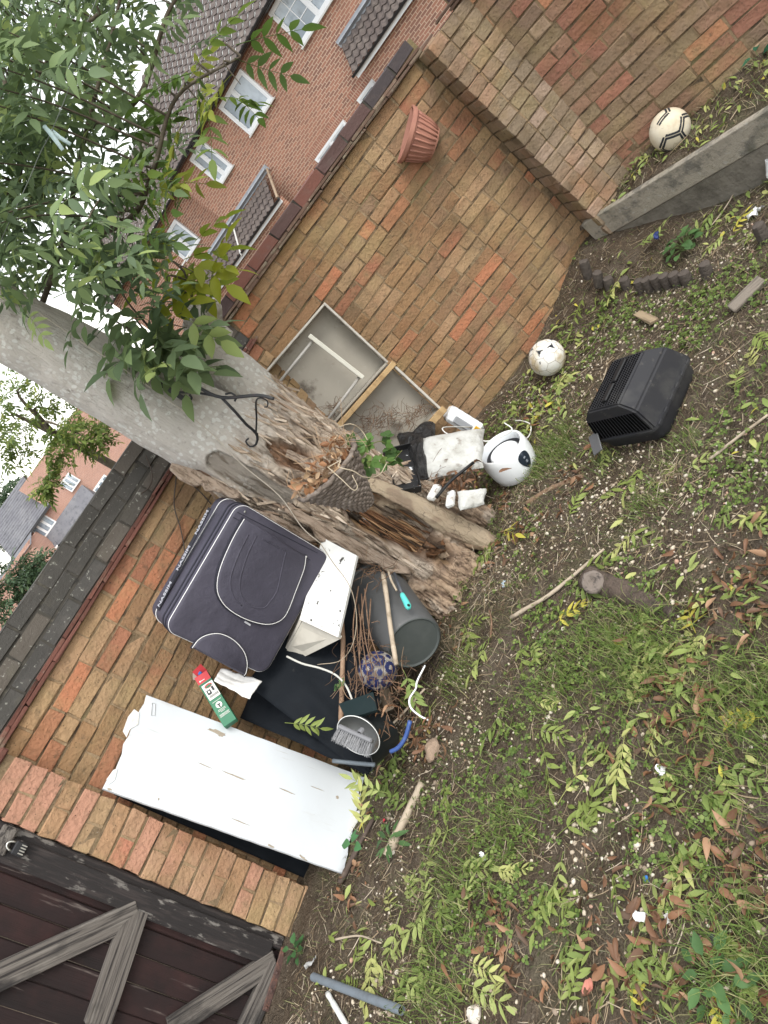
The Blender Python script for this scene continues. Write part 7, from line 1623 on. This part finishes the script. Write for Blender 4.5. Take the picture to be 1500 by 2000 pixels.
mint = leafmat('leaf_mint', [(0, (.075, .15, .050)), (.4, (.10, .19, .065)), (.8, (.06, .12, .04))], translucent=.3)
rosette('weed_plant', G(1342, 488), 30, .055, .046, mint, 'bushy bright green weed below the concrete board', 'weed', .085, .09, 1)
rosette('weed_plant', G(1400, 1910), 14, .050, .030, mint, 'broad-leaved green weed at the lower right', 'weed', .07, .05, 2)
rosette('weed_plant', G(1440, 1945), 9, .045, .022, mint, 'smaller green weed beside the broad-leaved one at lower right', 'weed', .06, .04, 3)
rosette('weed_plant', G(592, 1862), 9, .045, .034, leafmat('leaf_dark_weed', [(0, (.045, .11, .04)), (.5, (.06, .14, .05)), (.9, (.04, .09, .03))]), 'little dark weed growing at the foot of the gate', 'weed', .03, .06, 4)
rosette('weed_plant', G(775, 1650), 12, .065, .022, mint, 'upright green weed beside the thick pale stick', 'weed', .05, .06, 5)
rosette('weed_plant', pd(668, 1340, 3.16), 12, .020, .018, mint, 'tiny bright seedling in front of the wooden pole', 'weed', .025, .02, 6)
rosette('weed_plant', pd(697, 1652, 2.80), 4, .050, .042, leafmat('leaf_single', [(0, (.075, .20, .085)), (.5, (.09, .22, .09)), (.9, (.07, .18, .07))]), 'few rounded leaves overlapping the lower end of the white board', 'weed', .02, .03, 7)
rosette('weed_plant', on_bed(1192, 305), 14, .035, .03, mint, 'small leafy weed in the bed beside the buttress', 'weed', .05, .07, 8)
rosette('weed_plant', on_bed(1487, 120) if True else 0, 3, .07, .05, leafmat('leaf_bluegreen', [(0, (.03, .14, .075)), (.5, (.045, .17, .09)), (.9, (.03, .11, .06))]), 'large blue-green leaf against the right wall', 'weed', .03, .05, 9)
# dead straw plant hanging over the board, litter in the bed
ds = thing('dead_plant', on_bed(1215, 330), 'bleached dead plant straggling over the end of the concrete board', 'plant'); c = on_bed(1215, 325); b = MB(); b2 = MB()
for k in range(46):
    a = cr_.uniform(0, 2 * math.pi); l = cr_.uniform(.06, .17); q = c + vec(cr_.normal(0, .03), cr_.normal(0, .03), 0); e = q + vec(math.cos(a) * l, math.sin(a) * l - .05, cr_.uniform(-.08, .08)); b.tube(curve_pts([q, (q + e) / 2 + vec(0, 0, .06), e], 8), [.0022] * 9 if False else np.linspace(.0024, .001, len(curve_pts([q, (q + e) / 2, e], 8))), 4, caps=False)
o = b.build('straw', mk('bleached_straw', (.52, .43, .28), [((.36, .28, .17), 'noise', 40, .5, .7)], rough=.9), ds); o['kind'] = 'stuff'
for k in range(9):
    v, f = leaflet(.09, .014, fold=1.0, curl=.4); a = cr_.uniform(0, 6.28); b2 = MB().add(v @ (rotz(a) @ roty(cr_.uniform(-.3, .5))).T + c + vec(0, 0, .02) + cr_.normal(0, .03, 3), f).build('dead_leaf', mk('bleached_leaf', (.55, .47, .33), rough=.9), ds, smooth=True)
bedlit = []
_n5 = 900; _i = cr_.uniform(0, 1, _n5); _j = cr_.uniform(.03, .95, _n5); _A = bA + np.outer(2.1 * _i, bdir) - bN * .05; _B = P_E + np.outer(1.8 * _i, U_E) + N_E * .02; _P = _A * (1 - _j)[:, None] + _B * _j[:, None]; _P[:, 2] = [bedz(p) + .01 + .05 * j for p, j in zip(_P, _j)]
v1, f1 = scatter(tw_t.v[0], tw_t.f, _P[:600], up_frames(600, .2), cr_.gamma(2.2, .016, 600) + .015); stuff('bed_straw', v1, f1, MATS['straw'], 'dry straw lying in the raised bed', 'straw')
v1, f1 = scatter(lf_t[0], lf_t[1], _P[600:] + vec(0, 0, .01), up_frames(300, .5), cr_.uniform(.03, .06, 300)); stuff('bed_leaves', v1, f1, MATS['leaf_fallen_many'], 'yellowing leaflets lying in the raised bed', 'leaves', True)
v1, f1 = blades(700, _P[cr_.integers(0, 900, 700)], .02, .07, .0014, 1.0); stuff('bed_grass', v1, f1, grass_m, 'thin grass growing in the raised bed', 'grass')
# thin dead creeper on the left wall
for k, (pts, lab) in enumerate([([(345, 925), (340, 985), (352, 1030), (360, 1070), (363, 1105)], 'dark creeper stem running down the left wall to the suitcase'), ([(355, 935), (385, 955), (413, 985)], 'short dark creeper stem curving from the trunk onto the left wall'), ([(285, 890), (297, 925), (292, 950), (275, 965)], 'fine dead twig hanging over the dark top of the left wall')]):
    cord('creeper_stem', [on_plane(x, y, P_BL + N_B * .02, N_B) for x, y in pts], .0035, mk('creeper', (.07, .055, .045), rough=.9), lab, 'creeper', n=16)

# root and twig tangle in the foot of the drawer base and round the bin
def tangle(name, centres, n, L, r, mat, label, flat=.6):
    b = MB()
    for k in range(n):
        c, s_ = centres[cr_.integers(len(centres))]; p = np.asarray(c) + cr_.normal(0, s_, 3); d_ = cr_.normal(size=3) * vec(1, 1, flat); e = p + unit(d_) * L * cr_.uniform(.4, 1.2)
        Q = curve_pts([p, (p + e) / 2 + cr_.normal(0, L * .18, 3), e], 6); b.tube(Q, np.linspace(r, r * .5, len(Q)), 3, caps=False)
    return tag(b.build(name, mat, loc=(0, 0, 0)), label, 'twigs', kind='stuff')
rootm = mk('dry_root', (0, 0, 0), ramp=[(0, (.13, .075, .045)), (.4, (.20, .12, .075)), (.7, (.09, .055, .035)), (.9, (.28, .19, .12))], island=True, rough=.95)
tangle('root_tangle', [(cq(745, 815, .0), .04), (cq(770, 822, .0), .035), (cq(800, 815, .0), .03), (cq(825, 800, .0), .02), (cq(720, 830, .03), .035), (cq(650, 800, -.05), .015)], 260, .09, .0016, rootm, 'brown root tangle in the foot of the drawer base')
tangle('twig_tangle', [(pd(735, 1115, 3.42), .03), (pd(715, 1250, 3.25), .05), (pd(750, 1320, 3.12), .05), (pd(780, 1370, 3.0), .05), (pd(690, 1330, 3.16), .04), (pd(880, 945, 3.72), .07), (pd(850, 960, 3.7), .05)], 240, .10, .0018, rootm, 'tangle of dry twigs packed round the grey bin')
tangle('straw_tangle', [(G(930, 1150, .02), .05), (G(960, 1110, .02), .05), (G(900, 1255, .02), .05), (G(1000, 1160, .015), .06), (G(1010, 1000, .02), .06), (G(1320, 940, .015), .05)], 420, .075, .0012, MATS['straw'], 'dry straw matted round the tree roots', .25)
_dl = MB()
for t in br_t:
    _c = [(pd(860, 945, 3.70), .05), (pd(900, 930, 3.72), .05), (pd(925, 945, 3.68), .05), (pd(880, 960, 3.66), .04), (G(980, 985, .02), .04), (pd(760, 1390, 2.98), .05), (pd(800, 1440, 2.8), .04)]
    for k in range(34):
        c, s_ = _c[cr_.integers(len(_c))]; _dl.add(t[0] @ frame(unit(cr_.normal(size=3) + vec(0, 0, 1)), cr_.normal(size=3)).T * cr_.uniform(.03, .06) + c + cr_.normal(0, s_, 3) * vec(1, 1, .35), t[1])
tag(_dl.build('dead_leaf_drift', brown_m, smooth=True, loc=(0, 0, 0)), 'drift of brown dead leaves among the rubbish by the tree', 'leaves', kind='stuff')

for (x, y, d, lab) in ((592, 1418, 3.08, 'green compound leaf lying on the black sheet above the white board'), (708, 1585, 2.84, 'green compound leaf overlapping the right end of the white board'), (722, 1535, 2.88, 'green compound leaf hanging at the upper right corner of the white board'), (800, 1345, 2.92, 'green compound leaf caught below the grey bin beside the white ribbon')):
    M = frame(unit(EYEP - pd(x, y, d) + cr_.normal(0, .5, 3)), cr_.normal(size=3)); o = inst('fallen_leaf', FL[cr_.integers(6)], pd(x, y, d) - M[:, 0] * .08, M, None, scale=.85); tag(o, lab, 'leaf', 'green leaves on the rubbish')
cord('plastic_conduit', [pd(650, 1486, 3.02), pd(690, 1490, 2.98), pd(732, 1494, 2.92)], .009, mk('conduit_grey', (.12, .14, .16), rough=.45), 'grey plastic conduit end under the corner of the white board', 'conduit', n=8)
